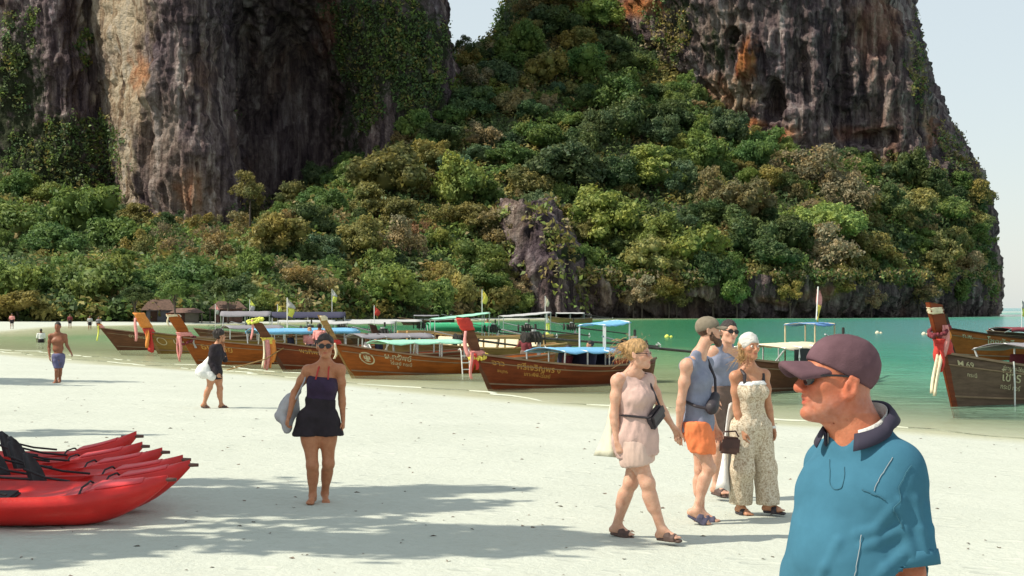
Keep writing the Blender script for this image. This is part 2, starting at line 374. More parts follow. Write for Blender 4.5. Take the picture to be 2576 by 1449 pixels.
# ------------------------------------------------------------------ rock sheets
def catmull(A, t):
    n = len(A); t = np.clip(t, 0, n - 1 - 1e-9); i = t.astype(int); f = (t - i)
    g = lambda k: A[np.clip(i + k, 0, n - 1)]
    p0, p1, p2, p3 = g(-1), g(0), g(1), g(2)
    f = f.reshape(f.shape + (1,) * (A.ndim - 1))
    c = 0.5 * ((2 * p1) + (p2 - p0) * f + (2 * p0 - 5 * p1 + 4 * p2 - p3) * f ** 2 + (3 * p1 - p0 - 3 * p2 + p3) * f ** 3)
    lin = p1 * (1 - f) + p2 * f
    return 0.5 * c + 0.5 * lin
def net(rows, nu, nv):
    A = np.array([[P(*q) for q in r] for r in rows])            # R,C,3
    B = np.stack([catmull(r, np.linspace(0, len(r) - 1, nu)) for r in A])
    return catmull(B, np.linspace(0, len(rows) - 1, nv))         # nv,nu,3
def normals(G):
    du = np.gradient(G, axis=1); dv = np.gradient(G, axis=0)
    n = np.cross(du, dv); n /= np.linalg.norm(n, axis=-1, keepdims=True) + 1e-9
    flip = (n * G).sum(-1, keepdims=True) > 0                    # face the viewer's side
    return np.where(flip, -n, n)
def blob(u, v, lst):
    o = np.zeros_like(u)
    for cu, cv, ru, rv, a in lst:
        o = np.maximum(o, a * np.exp(-(((u - cu) / ru) ** 2 + ((v - cv) / rv) ** 2) ** 2))
    return o
def rocksheet(name, rows, nu, nv, flute, rough, cream=(), rust=(), moss=(), caves=(), label=None, ledge=0.0):
    G = net(rows, nu, nv); Nn = normals(G)
    u, v = uv_of(G)
    q = G * np.array([1 / 7.0, 1 / 7.0, 1 / 38.0]); r1 = 1 - 2 * np.abs(fbm(q, 4, 3))
    q2 = G * np.array([1 / 2.2, 1 / 2.2, 1 / 9.0]); r2 = fbm(q2, 4, 8)
    q3 = G / 16.0; r3 = fbm(q3, 3, 21)
    q4 = G / 3.0; r4 = fbm(q4, 4, 31)
    q5 = G * np.array([1 / 3.2, 1 / 3.2, 1 / 16.0]); r5 = np.abs(fbm(q5, 4, 51)); r6 = np.abs(fbm(G / 4.5, 4, 57))
    d = flute * (0.8 * r1 + 1.4 * r3) + rough * (0.45 * r2 + 0.45 * r4 + 0.8 - 1.5 * r5 - 0.7 * r6)
    for cu, cv, ru, rv, dep in caves:
        wv = np.exp(-(((u - cu + 12 * r4) / ru) ** 2 + ((v - cv + 14 * r3) / rv) ** 2) ** 3); d = d - dep * wv
    G2 = G + Nn * d[..., None]
    u, v = uv_of(G2); un = u + 22 * r2 + 14 * r4; vn = v + 25 * r3
    o = mesh_np(name, G2.reshape(-1, 3), grid_faces(nu, nv), ROCK,
                attrs={'cream': blob(un, vn, cream).ravel(), 'rust': blob(un, vn, rust).ravel(), 'moss': blob(un, vn, moss).ravel()})
    tag(o, label, kind='structure')
    return G2
rowsL = []
for v, us, dy in (
    (-520, [-900, -400, -30, 130, 215, 395, 490, 560, 640, 800, 900, 1000, 1060, 1070], [-4, -4, -4, -2, -2, -6, -6, -10, -22, -26, -6, 0, 0, 0]),
    (-150, [-900, -400, -20, 140, 226, 385, 480, 540, 620, 800, 900, 1005, 1080, 1090], [-2, -2, -2, -1, -1, -4, -4, -6, -14, -20, -6, 0, 0, 0]),
    (60,   [-900, -400, -10, 145, 240, 375, 470, 520, 600, 820, 920, 1020, 1104, 1115], [0] * 14),
    (200,  [-900, -400, -5, 150, 262, 370, 480, 550, 610, 840, 930, 1035, 1130, 1142], [0, 0, 0, 0, 0, 0, 0, 0, 3, 4, 0, 0, 0, 0]),
    (360,  [-900, -400, 0, 160, 284, 345, 480, 575, 640, 850, 935, 1045, 1150, 1162], [0, 0, 0, 0, 0, 4, 0, 0, 3, 4, 0, 0, 0, 0]),
    (560,  [-900, -400, 0, 170, 300, 330, 480, 585, 650, 850, 935, 1045, 1150, 1162], [-4, -4, -4, -4, -2, 8, -2, -4, -4, -4, -8, -8, -4, 0]),
    (830,  [-900, -400, 0, 170, 300, 340, 480, 590, 650, 850, 935, 1045, 1150, 1162], [-10, -10, -10, -10, -8, 8, -10, -10, -12, -12, -14, -14, -10, 0])):
    Yb = [432, 412, 402, 398, 406, 366, 360, 372, 412, 414, 392, 384, 396, 480]
    rowsL.append([(u, v, Yb[i] + dy[i]) for i, u in enumerate(us)])
GL = rocksheet('cliff', rowsL, 560, 330, 1.5, 1.1,
    cream=[(300, 40, 75, 140, 1), (318, 230, 62, 120, 1), (318, 400, 26, 130, 0.9), (400, 360, 60, 130, 0.25), (480, 480, 60, 70, 0.35)],
    rust=[(350, 180, 22, 60, 0.7), (480, 470, 30, 50, 0.5), (830, 60, 30, 90, 0.35)],
    moss=[(130, 420, 130, 170, 0.5), (40, 300, 90, 300, 0.45), (960, 120, 150, 200, 0.4), (1060, 200, 90, 260, 0.4), (740, 560, 160, 120, 0.35), (880, 300, 60, 160, .35)],
    caves=[(740, 330, 110, 260, 12), (620, 250, 26, 200, 5)], label='tall dark limestone cliff with one sunlit cream pillar')
rowsR = []
for v, us, dy in (
    (-520, [1380, 1500, 1640, 1760, 1900, 2020, 2110, 2180, 2196], [0, 0, -2, -4, -6, -6, -4, 0, 0]),
    (-150, [1480, 1580, 1680, 1790, 1930, 2070, 2170, 2238, 2252], [0, 0, -1, -3, -4, -4, -2, 0, 0]),
    (60,   [1560, 1640, 1720, 1800, 1950, 2090, 2200, 2272, 2290], [0] * 9),
    (180,  [1640, 1720, 1760, 1830, 1960, 2110, 2240, 2308, 2326], [0] * 9),
    (300,  [1700, 1790, 1830, 1870, 1990, 2130, 2270, 2348, 2366], [0, 0, 0, 3, 0, 3, 0, 0, 0]),
    (400,  [1760, 1840, 1880, 1930, 2030, 2150, 2310, 2400, 2425], [0, 0, 0, 2, 0, 3, 0, 0, 0]),
    (490,  [1800, 1880, 1930, 1990, 2080, 2200, 2360, 2464, 2482], [0] * 9),
    (650,  [1800, 1880, 1950, 2020, 2120, 2250, 2400, 2474, 2489], [0] * 9),
    (735,  [1800, 1880, 1950, 2020, 2120, 2250, 2400, 2486, 2500], [0] * 9),
    (800,  [1800, 1880, 1950, 2020, 2120, 2250, 2390, 2466, 2482], [0] * 9)):
    Yb = [470, 440, 430, 424, 418, 418, 420, 432, 520]
    rowsR.append([(u, v, Yb[i] + dy[i]) for i, u in enumerate(us)])
GR = rocksheet('cliff', rowsR, 420, 380, 2.1, 1.5,
    cream=[(1840, 230, 70, 50, 0.75), (1800, 90, 50, 80, .25), (2330, 320, 14, 60, 0.5), (1840, 60, 40, 60, .3)],
    rust=[(1872, 155, 26, 42, 1.0), (1880, 305, 55, 16, 0.85), (1950, 350, 60, 22, 0.8), (1610, 15, 55, 30, 1), (2160, 330, 60, 20, 0.35), (1810, 230, 50, 50, 0.4), (2200, 60, 60, 80, .25), (2340, 330, 18, 60, .5)],
    moss=[(1700, 40, 70, 110, 0.35), (1800, 120, 40, 60, .4), (2420, 560, 80, 200, 0.35), (2340, 260, 16, 200, .3)],
    caves=[(1850, 95, 15, 20, 9), (1950, 250, 27, 50, 9), (2110, 200, 26, 130, 5), (2200, 350, 60, 22, 5), (2010, 120, 14, 80, 3)], label='limestone tower with stalactite hollows and orange scars')
# undercut foot of the headland
rowsB = []
for v, dy in ((690, -1), (735, 0), (775, 3), (806, 7)):
    rowsB.append([(1385, v, 323 + dy), (1480, v, 319 + dy), (1580, v, 327 + dy), (1720, v, 326 + dy), (1900, v, 328 + dy), (2080, v, 333 + dy), (2260, v, 356 + dy), (2400, v, 384 + dy), (2484 - (v > 780) * 10, v, 404 + dy), (2496 - (v > 780) * 12, v, 440 + dy)])
GB = rocksheet('sea_cliff', rowsB, 460, 64, 1.3, 1.3, cream=[(1450, 765, 20, 20, 0.7), (1540, 700, 22, 30, 0.5), (2090, 720, 60, 40, .25)], rust=[(1950, 760, 40, 14, .3), (2080, 740, 50, 20, 0.35), (1640, 740, 30, 12, .4)],
    moss=[(1640, 690, 90, 40, 0.4), (2250, 700, 180, 30, 0.4)], caves=[(1740, 770, 50, 22, 4), (1420, 780, 20, 20, 3)], label='undercut rock foot of the headland above the water')
rowsO = []
for v, us, dy in ((505, [1268, 1285, 1310, 1345, 1370, 1380], 8), (560, [1258, 1275, 1320, 1370, 1410, 1425], 3), (625, [1262, 1280, 1330, 1400, 1450, 1466], 0), (690, [1278, 1300, 1350, 1410, 1455, 1475], -4), (790, [1280, 1310, 1370, 1420, 1470, 1490], -6)):
    rowsO.append([(u, v, [334, 322, 315, 315, 324, 336][i] + dy) for i, u in enumerate(us)])
GO = rocksheet('rock_outcrop', rowsO, 110, 130, 1.0, 1.2, cream=[(1300, 560, 30, 60, 0.25)], moss=[(1440, 640, 40, 20, 0.5)], label='bare grey rock outcrop breaking through the trees')
# ------------------------------------------------------------------ vegetated slopes
rowsH = [
    [(600, 806, 236), (850, 805, 262), (1100, 803, 284), (1330, 800, 312), (1420, 760, 320), (1600, 738, 326), (1800, 735, 327), (2000, 728, 331), (2230, 725, 353), (2440, 745, 396), (2492, 745, 412)],
    [(600, 700, 262), (850, 690, 285), (1100, 690, 302), (1320, 680, 324), (1440, 650, 333), (1600, 640, 337), (1800, 630, 340), (2000, 630, 345), (2220, 640, 366), (2420, 690, 400), (2484, 700, 416)],
    [(640, 590, 300), (850, 560, 318), (1060, 530, 342), (1280, 500, 348), (1450, 500, 358), (1620, 500, 366), (1820, 490, 372), (2020, 500, 376), (2240, 540, 388), (2400, 600, 405), (2474, 640, 418)],
    [(680, 560, 345), (900, 480, 362), (1060, 400, 372), (1250, 350, 385), (1450, 330, 395), (1620, 330, 398), (1810, 360, 402), (1990, 410, 405), (2220, 450, 410), (2400, 500, 416), (2464, 540, 424)],
    [(700, 540, 400), (940, 420, 385), (1090, 300, 396), (1215, 195, 420), (1400, 160, 432), (1600, 200, 430), (1770, 290, 418), (1940, 390, 415), (2200, 430, 420), (2400, 480, 424), (2462, 520, 430)],
    [(720, 520, 420), (960, 380, 420), (1130, 195, 430), (1235, 112, 455), (1360, -30, 470), (1580, 60, 456), (1730, 210, 440), (1880, 330, 430), (2160, 410, 432), (2400, 460, 432), (2460, 500, 436)],
    [(740, 500, 440), (980, 340, 450), (1150, 140, 470), (1255, 100, 490), (1330, -340, 520), (1560, -150, 490), (1700, 60, 470), (1850, 250, 450), (2140, 390, 450), (2390, 440, 445), (2455, 480, 444)]]
rowsF = [
    [(-700, 812, 196), (-300, 812, 200), (0, 811, 205), (200, 811, 208), (450, 810, 214), (680, 808, 232), (820, 805, 250)],
    [(-700, 740, 230), (-300, 740, 232), (0, 735, 236), (200, 735, 238), (450, 735, 244), (680, 730, 256), (840, 720, 270)],
    [(-700, 640, 300), (-300, 640, 300), (0, 640, 300), (200, 650, 300), (450, 655, 304), (680, 650, 305), (840, 650, 310)],
    [(-700, 500, 390), (-300, 480, 380), (0, 500, 372), (200, 560, 370), (450, 590, 352), (680, 600, 362), (860, 590, 372)],
    [(-700, 420, 420), (-300, 420, 410), (0, 440, 400), (200, 530, 400), (450, 560, 372), (680, 580, 410), (880, 560, 412)]]
GRD = simple('forest_floor', (0.07, 0.08, 0.035), 0.95, 0.35, 0.35, 0.9, 0.7)
def slope(name, rows, nu, nv, amp, label):
    G = net(rows, nu, nv); Nn = normals(G); d = amp * fbm(G / 9.0, 4, 41)
    G2 = G + Nn * d[..., None]
    o = mesh_np(name, G2.reshape(-1, 3), grid_faces(nu, nv), GRD); tag(o, label, kind='structure')
    return G2
GH = slope('hill', rowsH, 260, 170, 1.2, 'steep wooded hillside below the limestone tower')
GF = slope('hill', rowsF, 200, 90, 0.6, 'wooded ground rising behind the far end of the beach')

SURF = {}
for k, G in (('H', GH), ('F', GF), ('L', GL), ('R', GR), ('B', GB), ('O', GO)):
    pts = G.reshape(-1, 3); SURF[k] = (pts, np.stack(uv_of(pts), -1), normals(G).reshape(-1, 3))
def hit(u, v, ks='HF'):
    best = None
    for k in ks:
        pts, uv, nn = SURF[k]
        d = (uv[:, 0] - u) ** 2 + (uv[:, 1] - v) ** 2
        c = np.where(d < max(d.min() * 1.5, 40.0))[0]
        i = c[np.argmin(pts[c, 1])]
        s = d[i] + pts[i, 1] * 0.5
        if best is None or s < best[0]: best = (s, pts[i], nn[i])
    return best[1], best[2]

# ------------------------------------------------------------------ leaves and crowns
def leaf_quads(C, Nn, size, rng, tilt=0.62):
    """small bent leaf sprays: centres C, mean normals Nn, sizes"""
    n = len(C)
    nr = Nn + tilt * rng.normal(size=(n, 3)); nr /= np.linalg.norm(nr, axis=1, keepdims=True)
    a = rng.normal(size=(n, 3)); a -= nr * (a * nr).sum(1, keepdims=True); a /= np.linalg.norm(a, axis=1, keepdims=True)
    b = np.cross(nr, a); s = np.asarray(size).reshape(-1, 1) * rng.uniform(0.6, 1.35, (n, 1))
    l = s * 1.25; ww = s * 0.62
    droop = nr * s * 0.35
    v = np.stack([C - a * l * 0.9 - droop, C + b * ww, C + a * l - droop, C - b * ww], 1).reshape(-1, 3)
    return v, np.arange(4 * n).reshape(-1, 4)
def crown_mesh(name, seed, nl=12, nleaf=2400, leaf=0.075, flat=0.8, spread=0.62, lobe=0.42, core=True):
    rng = np.random.default_rng(seed)
    lob = []
    for k in range(nl):
        for _ in range(60):
            d = rng.normal(size=3); d /= np.linalg.norm(d)
            if d[2] < -0.45: continue
            c = d * spread * rng.uniform(0.5, 1.28) * np.array([1, 1, flat]); r = lobe * rng.uniform(0.42, 1.3)
            if all(np.linalg.norm(c - q[0]) > 0.55 * (r + q[1]) * 0.75 for q in lob): break
        lob.append((c, r))
    lob.append((np.zeros(3), spread * 0.75))
    w_ = np.array([r * r for c, r in lob]); w_[-1] *= 0.25; w_ /= w_.sum()
    idx = rng.choice(len(lob), nleaf, p=w_)
    d = rng.normal(size=(nleaf, 3)); d /= np.linalg.norm(d, axis=1, keepdims=True)
    d[:, 2] = np.where((d[:, 2] < -0.2) & (rng.random(nleaf) < 0.7), -d[:, 2], d[:, 2])
    cc = np.array([c for c, r in lob])[idx]; rr = np.array([r for c, r in lob])[idx]
    rad = rr * (1 - 0.28 * rng.random(nleaf) ** 2) * (1 + 0.6 * fbm(d * 2.4 + idx[:, None] * 7.7, 3, seed))
    Cn = cc + d * rad[:, None] * np.array([1, 1, 0.9])
    v, f = leaf_quads(Cn, d, np.full(nleaf, leaf), rng)
    V = [v]; Fs = [f]; b = len(v)
    if core:                                            # closed leaf-coloured hulls added inside to stop light passing through the crown
        for c, r in lob:
            n1, n2 = 9, 6
            th = np.linspace(0, 2 * np.pi, n1, endpoint=False); ph = np.linspace(0.05, np.pi - 0.05, n2)
            T, Ph = np.meshgrid(th, ph); dd = np.stack([np.cos(T) * np.sin(Ph), np.sin(T) * np.sin(Ph), np.cos(Ph)], -1).reshape(-1, 3)
            q = c + dd * (r * 0.62 * (1 + 0.25 * fbm(dd * 2 + c * 5, 2, seed)))[:, None]
            i = np.arange(n1); ff = np.concatenate([np.stack([j * n1 + i, j * n1 + (i + 1) % n1, (j + 1) * n1 + (i + 1) % n1, (j + 1) * n1 + i], -1) for j in range(n2 - 1)])
            V.append(q); Fs.append(ff + b); b += len(q)
    o = mesh_np(name, np.concatenate(V), np.concatenate(Fs), LEAF)
    me = o.data; bpy.data.objects.remove(o); return me
def bare_mesh(name, seed, nleaf=700):
    """half-bare crown: twigs with sparse dry leaves"""
    rng = np.random.default_rng(seed); mb = MB(); tips = []
    def grow(p, d, l, r, dep):
        q = p + d * l; mb.tube([p, (p + q) / 2 + rng.normal(size=3) * l * 0.06, q], [r, r * 0.8, r * 0.6], 3, False)
        tips.append(q)
        if dep:
            for _ in range(3):
                nd = d + rng.normal(size=3) * 0.62 + np.array([0, 0, 0.1]); nd /= np.linalg.norm(nd); grow(q, nd, l * 0.68, r * 0.6, dep - 1)
    for k in range(5):
        a = k * 1.256 + rng.random(); d = np.array([math.cos(a) * 0.7, math.sin(a) * 0.7, 0.75]); d /= np.linalg.norm(d); grow(np.array([0, 0, -0.55]), d, 0.5, 0.03, 3)
    T = np.array(tips); ii = rng.integers(len(T) // 4, len(T), nleaf)
    C = T[ii] + rng.normal(size=(nleaf, 3)) * 0.07
    v, f = leaf_quads(C, C / (np.linalg.norm(C, axis=1, keepdims=True) + 1e-6), np.full(nleaf, 0.045), rng)
    V = np.concatenate([np.array(mb.v), v]); Ff = np.concatenate([np.array([q for q in mb.f if len(q) == 4]), f + len(mb.v)])
    o = mesh_np(name, V, Ff, LEAF); me = o.data; bpy.data.objects.remove(o); return me
CROWN = [crown_mesh('crown_round', 100 + k, 20 + 3 * (k % 3), 5200, 0.050, 0.85, 0.66, 0.31) for k in range(6)]
FLATC = [crown_mesh('crown_broad', 200 + k, 22, 5200, 0.046, 0.5, 0.74, 0.27) for k in range(3)]
TALLC = [crown_mesh('crown_tall', 300 + k, 20, 4600, 0.050, 1.45, 0.60, 0.31) for k in range(3)]
LOOSE = [crown_mesh('crown_loose', 400 + k, 20, 3000, 0.046, 0.9, 0.74, 0.26, core=False) for k in range(3)]
BARE = [bare_mesh('crown_bare', 500 + k) for k in range(3)]
def trunk_mesh():
    rng = np.random.default_rng(9); mb = MB()
    mb.tube([(0, 0, -0.6), (0.03, 0.01, 0.3), (-0.02, 0.03, 0.7), (0.03, 0, 1.0)], [0.075, 0.055, 0.045, 0.03], 7)
    for k in range(5):
        a = k * 1.26; mb.tube([(0, 0, 0.5 + 0.07 * k), (0.22 * math.cos(a), 0.22 * math.sin(a), 0.8 + 0.05 * k), (0.42 * math.cos(a), 0.42 * math.sin(a), 1.12)], [0.03, 0.022, 0.012], 5)
    o = mb.build('trunk', BARK, smooth=True); me = o.data; bpy.data.objects.remove(o); return me
TRUNK = trunk_mesh()
TINT = {
    'dark': ((0.055, 0.082, 0.034), 'dark green'), 'blue': ((0.060, 0.090, 0.048), 'bluish green'),
    'mid': ((0.080, 0.124, 0.038), 'mid green'), 'olive': ((0.130, 0.122, 0.045), 'olive'),
    'bright': ((0.118, 0.152, 0.046), 'bright green'), 'lime': ((0.150, 0.188, 0.054), 'lime green'),
    'yellow': ((0.150, 0.146, 0.056), 'yellow green'), 'brown': ((0.150, 0.124, 0.062), 'dry brown'),
    'tan': ((0.230, 0.180, 0.110), 'straw coloured'), 'grey': ((0.165, 0.142, 0.092), 'grey brown'), 'red': ((0.19, 0.105, 0.06), 'rusty')}
SHAPE = {'round': 'round', 'flat': 'spreading', 'tall': 'tall', 'loose': 'airy', 'bare': 'half-bare'}
def region(u, v):
    if v > 640 and u < 620: return 'behind the far beach'
    if u < 620: return 'below the left cliff'
    if u < 960: return 'under the dark cliff recess' if v < 640 else 'above the moored boats'
    if v < 200: return 'high in the gap between cliffs' if u < 1300 else 'high beside the tower'
    if u < 1280: return 'left of the bare outcrop'
    if u < 1600: return 'above the bare outcrop' if v < 640 else 'beside the bare outcrop'
    if u < 1900: return 'below the orange scars' if v < 600 else 'low above the water'
    return 'under the stalactite tower' if v < 560 else 'on the right headland'
NTREE = 0
def tree(u, v, r, tint, shape='round', depth=None, squash=1.0, rng=random, lab=None, group=None):
    """crown centre at picture point (u, v) of half width r, standing on the slope behind it"""
    global NTREE
    if depth is None:
        p, n = hit(u, v + r * 0.35); Yc = p[1] - r / F * p[1] * 0.55
    else: Yc = depth
    c = P(u, v, Yc); R = r / F * Yc * 1.08
    t = empty('tree', (0, 0, 0)); NTREE += 1
    base = Vector((c[0] + 0.1 * R, c[1] + 0.25 * R, c[2] - R * (1.25 if shape != 'tall' else 1.7)))
    if depth is not None: base = Vector((c[0], c[1], float(sand_z(c[0], c[1])) - 0.1))
    t.location = base
    me = {'round': CROWN, 'flat': FLATC, 'tall': TALLC, 'loose': LOOSE, 'bare': BARE}[shape]
    cr = bpy.data.objects.new('crown', me[rng.randrange(len(me))]); COL.objects.link(cr); cr.parent = t
    cr.location = Vector(c) - base; cr.scale = (R * rng.uniform(.85, 1.25), R * rng.uniform(.85, 1.25), R * squash * rng.uniform(0.78, 1.2)); cr.rotation_euler = (rng.uniform(-.35, .35), rng.uniform(-.35, .35), rng.uniform(0, 6.28))
    col, cn = TINT[tint]; k = rng.uniform(0.82, 1.2); g = rng.uniform(-0.1, 0.1)
    cr.color = (col[0] * k * (1 + g), col[1] * k, col[2] * k * (1 - g), 1)
    tk = bpy.data.objects.new('trunk', TRUNK); COL.objects.link(tk); tk.parent = t
    h = (Vector(c) - base).length; tk.scale = (R * 0.8, R * 0.8, h * 0.95); tk.rotation_euler = (0, 0, rng.uniform(0, 6.28))
    lab = lab or f'{SHAPE[shape]} {cn} tree {region(u, v)}'
    tag(t, lab, 'tree', group or lab.replace(' tree ', ' trees '))
    return t
HAND = [(1047, 322, 52, 'mid', 'round'), (975, 450, 92, 'olive', 'round'), (930, 520, 60, 'olive', 'tall'), (1165, 480, 82, 'bright', 'round'), (1190, 262, 60, 'dark', 'round'), (1195, 205, 48, 'grey', 'loose'),
    (1205, 140, 36, 'dark', 'loose'), (1165, 120, 30, 'dark', 'loose'), (1238, 130, 34, 'grey', 'bare'), (1322, 80, 40, 'olive', 'round'), (1335, 20, 40, 'brown', 'loose'), (1330, 110, 50, 'mid', 'round'), (1420, 60, 60, 'dark', 'round'), (1500, 40, 56, 'mid', 'round'), (1400, 0, 50, 'olive', 'round'), (1460, 110, 50, 'olive', 'round'), (1540, 120, 50, 'blue', 'round'), (1298, 265, 46, 'brown', 'round'), (1380, 180, 66, 'olive', 'round'), (1470, 170, 60, 'mid', 'round'), (1545, 245, 76, 'mid', 'round'),
    (1565, 315, 62, 'dark', 'round'), (1440, 430, 105, 'blue', 'round'), (1560, 455, 60, 'dark', 'tall'), (1645, 440, 72, 'bright', 'tall'), (1705, 470, 58, 'blue', 'tall'), (1780, 400, 70, 'mid', 'round'), (1830, 330, 58, 'blue', 'round'),
    (1890, 395, 58, 'mid', 'round'), (1500, 555, 92, 'bright', 'round'), (1660, 600, 78, 'bright', 'round'), (1720, 640, 95, 'bright', 'flat'), (1640, 660, 70, 'yellow', 'round'), (1795, 490, 66, 'brown', 'loose'), (1880, 525, 70, 'brown', 'round'),
    (2045, 420, 100, 'grey', 'bare'), (2050, 440, 80, 'grey', 'loose'), (2130, 500, 70, 'grey', 'loose'), (2080, 555, 80, 'lime', 'flat'), (2030, 570, 50, 'lime', 'round'), (2140, 580, 44, 'lime', 'round'), (1990, 600, 60, 'dark', 'round'), (2085, 640, 76, 'tan', 'loose'), (2200, 630, 66, 'yellow', 'round'),
    (2385, 535, 46, 'bright', 'round'), (2290, 440, 60, 'dark', 'round'), (2300, 520, 66, 'olive', 'round'), (2440, 680, 44, 'tan', 'loose'), (2400, 660, 40, 'brown', 'loose'), (2350, 640, 56, 'olive', 'round'), (1950, 650, 60, 'dark', 'round'), (1880, 610, 66, 'dark', 'tall'),
    (1200, 655, 60, 'bright', 'round'), (1015, 620, 66, 'grey', 'loose'), (900, 610, 80, 'olive', 'round'), (700, 610, 80, 'olive', 'round'), (622, 480, 50, 'olive', 'loose'), (610, 555, 45, 'olive', 'tall'), (780, 560, 56, 'dark', 'round'),
    (470, 625, 78, 'grey', 'bare'), (540, 640, 70, 'brown', 'loose'), (380, 600, 60, 'grey', 'bare'), (200, 555, 100, 'mid', 'round'), (60, 575, 90, 'mid', 'round'), (130, 620, 80, 'mid', 'round'), (300, 610, 80, 'mid', 'round'),
    (640, 690, 60, 'mid', 'round'), (745, 700, 78, 'grey', 'bare'), (760, 720, 66, 'brown', 'loose'), (860, 740, 50, 'mid', 'round'), (1000, 735, 80, 'bright', 'round'), (1090, 755, 56, 'bright', 'round'), (1150, 740, 60, 'yellow', 'round'), (1240, 720, 60, 'bright', 'round'),
    (1300, 735, 40, 'tan', 'loose'), (1180, 555, 60, 'olive', 'round'), (1245, 590, 56, 'brown', 'loose'), (1060, 580, 50, 'red', 'bare'), (950, 740, 55, 'mid', 'round'), (1450, 660, 52, 'bright', 'round'), (1470, 590, 46, 'olive', 'round'), (1700, 752, 34, 'olive', 'loose'), (1850, 738, 44, 'mid', 'round'), (1985, 742, 40, 'yellow', 'loose'), (2090, 735, 44, 'olive', 'round'), (2190, 748, 40, 'tan', 'loose'), (2310, 742, 46, 'brown', 'loose'), (2410, 738, 40, 'mid', 'round'), (1590, 752, 36, 'tan', 'loose'),
    (1610, 735, 46, 'tan', 'loose'), (1680, 730, 40, 'olive', 'round'), (1790, 690, 56, 'dark', 'round'), (1350, 350, 60, 'mid', 'round'), (1290, 400, 56, 'mid', 'round'), (1100, 400, 56, 'olive', 'round'), (1330, 470, 56, 'olive', 'round'), (1000, 540, 60, 'olive', 'round')]
for q in HAND: tree(*q)
# beach-end trees in front, bright and spreading
for u, v, r, t, s, d, sq in ((232, 715, 118, 'bright', 'flat', 218, 1.0), (120, 722, 80, 'mid', 'flat', 222, 1.0), (20, 715, 95, 'bright', 'flat', 214, 1.0), (-90, 715, 95, 'mid', 'flat', 214, 1.0), (330, 735, 70, 'mid', 'round', 224, .8),
        (465, 700, 95, 'mid', 'flat', 236, 1.1), (400, 718, 60, 'bright', 'round', 232, .9), (545, 722, 62, 'mid', 'round', 238, .9), (640, 740, 55, 'dark', 'round', 250, .9), (440, 728, 58, 'mid', 'flat', 206, .8), (575, 726, 58, 'dark', 'flat', 209, .8), (340, 745, 44, 'dark', 'round', 207, .7), (45, 770, 75, 'olive', 'round', 205, .6), (130, 782, 46, 'dark', 'round', 214, .6), (290, 778, 44, 'dark', 'round', 214, .7), (700, 765, 48, 'dark', 'round', 256, .8), (780, 772, 46, 'brown', 'loose', 262, .8)):
    tree(u, v, r, t, s, d, sq)
# fill the rest of the slopes
rng = random.Random(21)
placed = [(q[0], q[1], q[2]) for q in HAND]
ptsA = np.concatenate([GH.reshape(-1, 3), GF.reshape(-1, 3)]); uvA = np.stack(uv_of(ptsA), -1)
order = np.random.default_rng(3).permutation(len(ptsA))
rocky = lambda u, v: blob(np.array(float(u)), np.array(float(v)), [(1340, 590, 70, 60, 1), (1390, 640, 70, 55, 1), (2090, 250, 320, 120, 1), (2250, 380, 120, 70, 1), (1450, 740, 120, 40, 1)]) > 0.5
for i in order:
    if NTREE >= 298: break
    u, v = uvA[i]
    if not (-60 < u < 2480 and 20 < v < 790) or rocky(u, v) or (v < 90 and u < 1300): continue
    if v > 716 and u > 1330: continue
    r = rng.uniform(26, 52) * (0.85 if v < 300 else 1)
    if any((u - a) ** 2 + ((v - b) * 1.25) ** 2 < ((r + c) * 0.50) ** 2 for a, b, c in placed): continue
    x = rng.random(); 
    if u > 1850 and v > 450: t = rng.choices(['olive', 'brown', 'mid', 'tan', 'dark', 'yellow', 'bright'], [4, 2, 3, 1, 2, 2, 1])[0]
    elif v > 600 and 850 < u < 1350: t = rng.choices(['bright', 'yellow', 'olive', 'mid', 'brown', 'tan'], [4, 3, 3, 2, 1, 1])[0]
    elif u < 700: t = rng.choices(['mid', 'dark', 'olive', 'brown', 'bright'], [5, 3, 2, 1, 2])[0]
    else: t = rng.choices(['mid', 'dark', 'blue', 'olive', 'brown', 'grey', 'bright'], [6, 3, 4, 3, .6, .6, 2.5])[0]
    s = 'loose' if t in ('tan', 'grey', 'brown') else rng.choices(['round', 'tall', 'loose'], [6, 2, 1])[0]
    tree(u, v - r * 0.2, r, t, s, rng=rng); placed.append((u, v, r))
# crowns past the first three hundred read as one mass
VV = []; FF = []; CC = []; b0 = 0; nn_ = 0
for i in order:
    if nn_ >= 240: break
    u, v = uvA[i]
    if not (-620 < u < 2480 and 0 < v < 780) or rocky(u, v) or (v < 90 and u < 1300) or (v > 716 and u > 1330): continue
    r = rng.uniform(20, 40) * (0.9 if v < 300 else 1)
    if any((u - a) ** 2 + ((v - b) * 1.25) ** 2 < ((r + c) * 0.42) ** 2 for a, b, c in placed): continue
    placed.append((u, v, r)); nn_ += 1; Yc = ptsA[i][1] - 1.5; R = r / F * Yc; me = LOOSE[nn_ % 3] if nn_ % 4 else CROWN[nn_ % 6]
    q = np.empty(len(me.vertices) * 3, np.float32); me.vertices.foreach_get('co', q); q = q.reshape(-1, 3); an = rng.uniform(0, 6.28); cs, sn = math.cos(an), math.sin(an)
    q = np.stack([q[:, 0] * cs - q[:, 1] * sn, q[:, 0] * sn + q[:, 1] * cs, q[:, 2]], -1) * R + P(u, v - r * 0.15, Yc)
    fi = np.empty(len(me.loops), np.int32); me.loops.foreach_get('vertex_index', fi)
    t = rng.choice(['mid', 'dark', 'olive', 'blue', 'brown', 'yellow', 'bright'] if u < 1850 else ['olive', 'brown', 'mid', 'yellow', 'grey', 'dark'])
    VV.append(q); FF.append(fi.reshape(-1, 4) + b0); b0 += len(q); CC.append(np.tile(np.array(TINT[t][0]) * rng.uniform(.8, 1.2), (len(q), 1)))
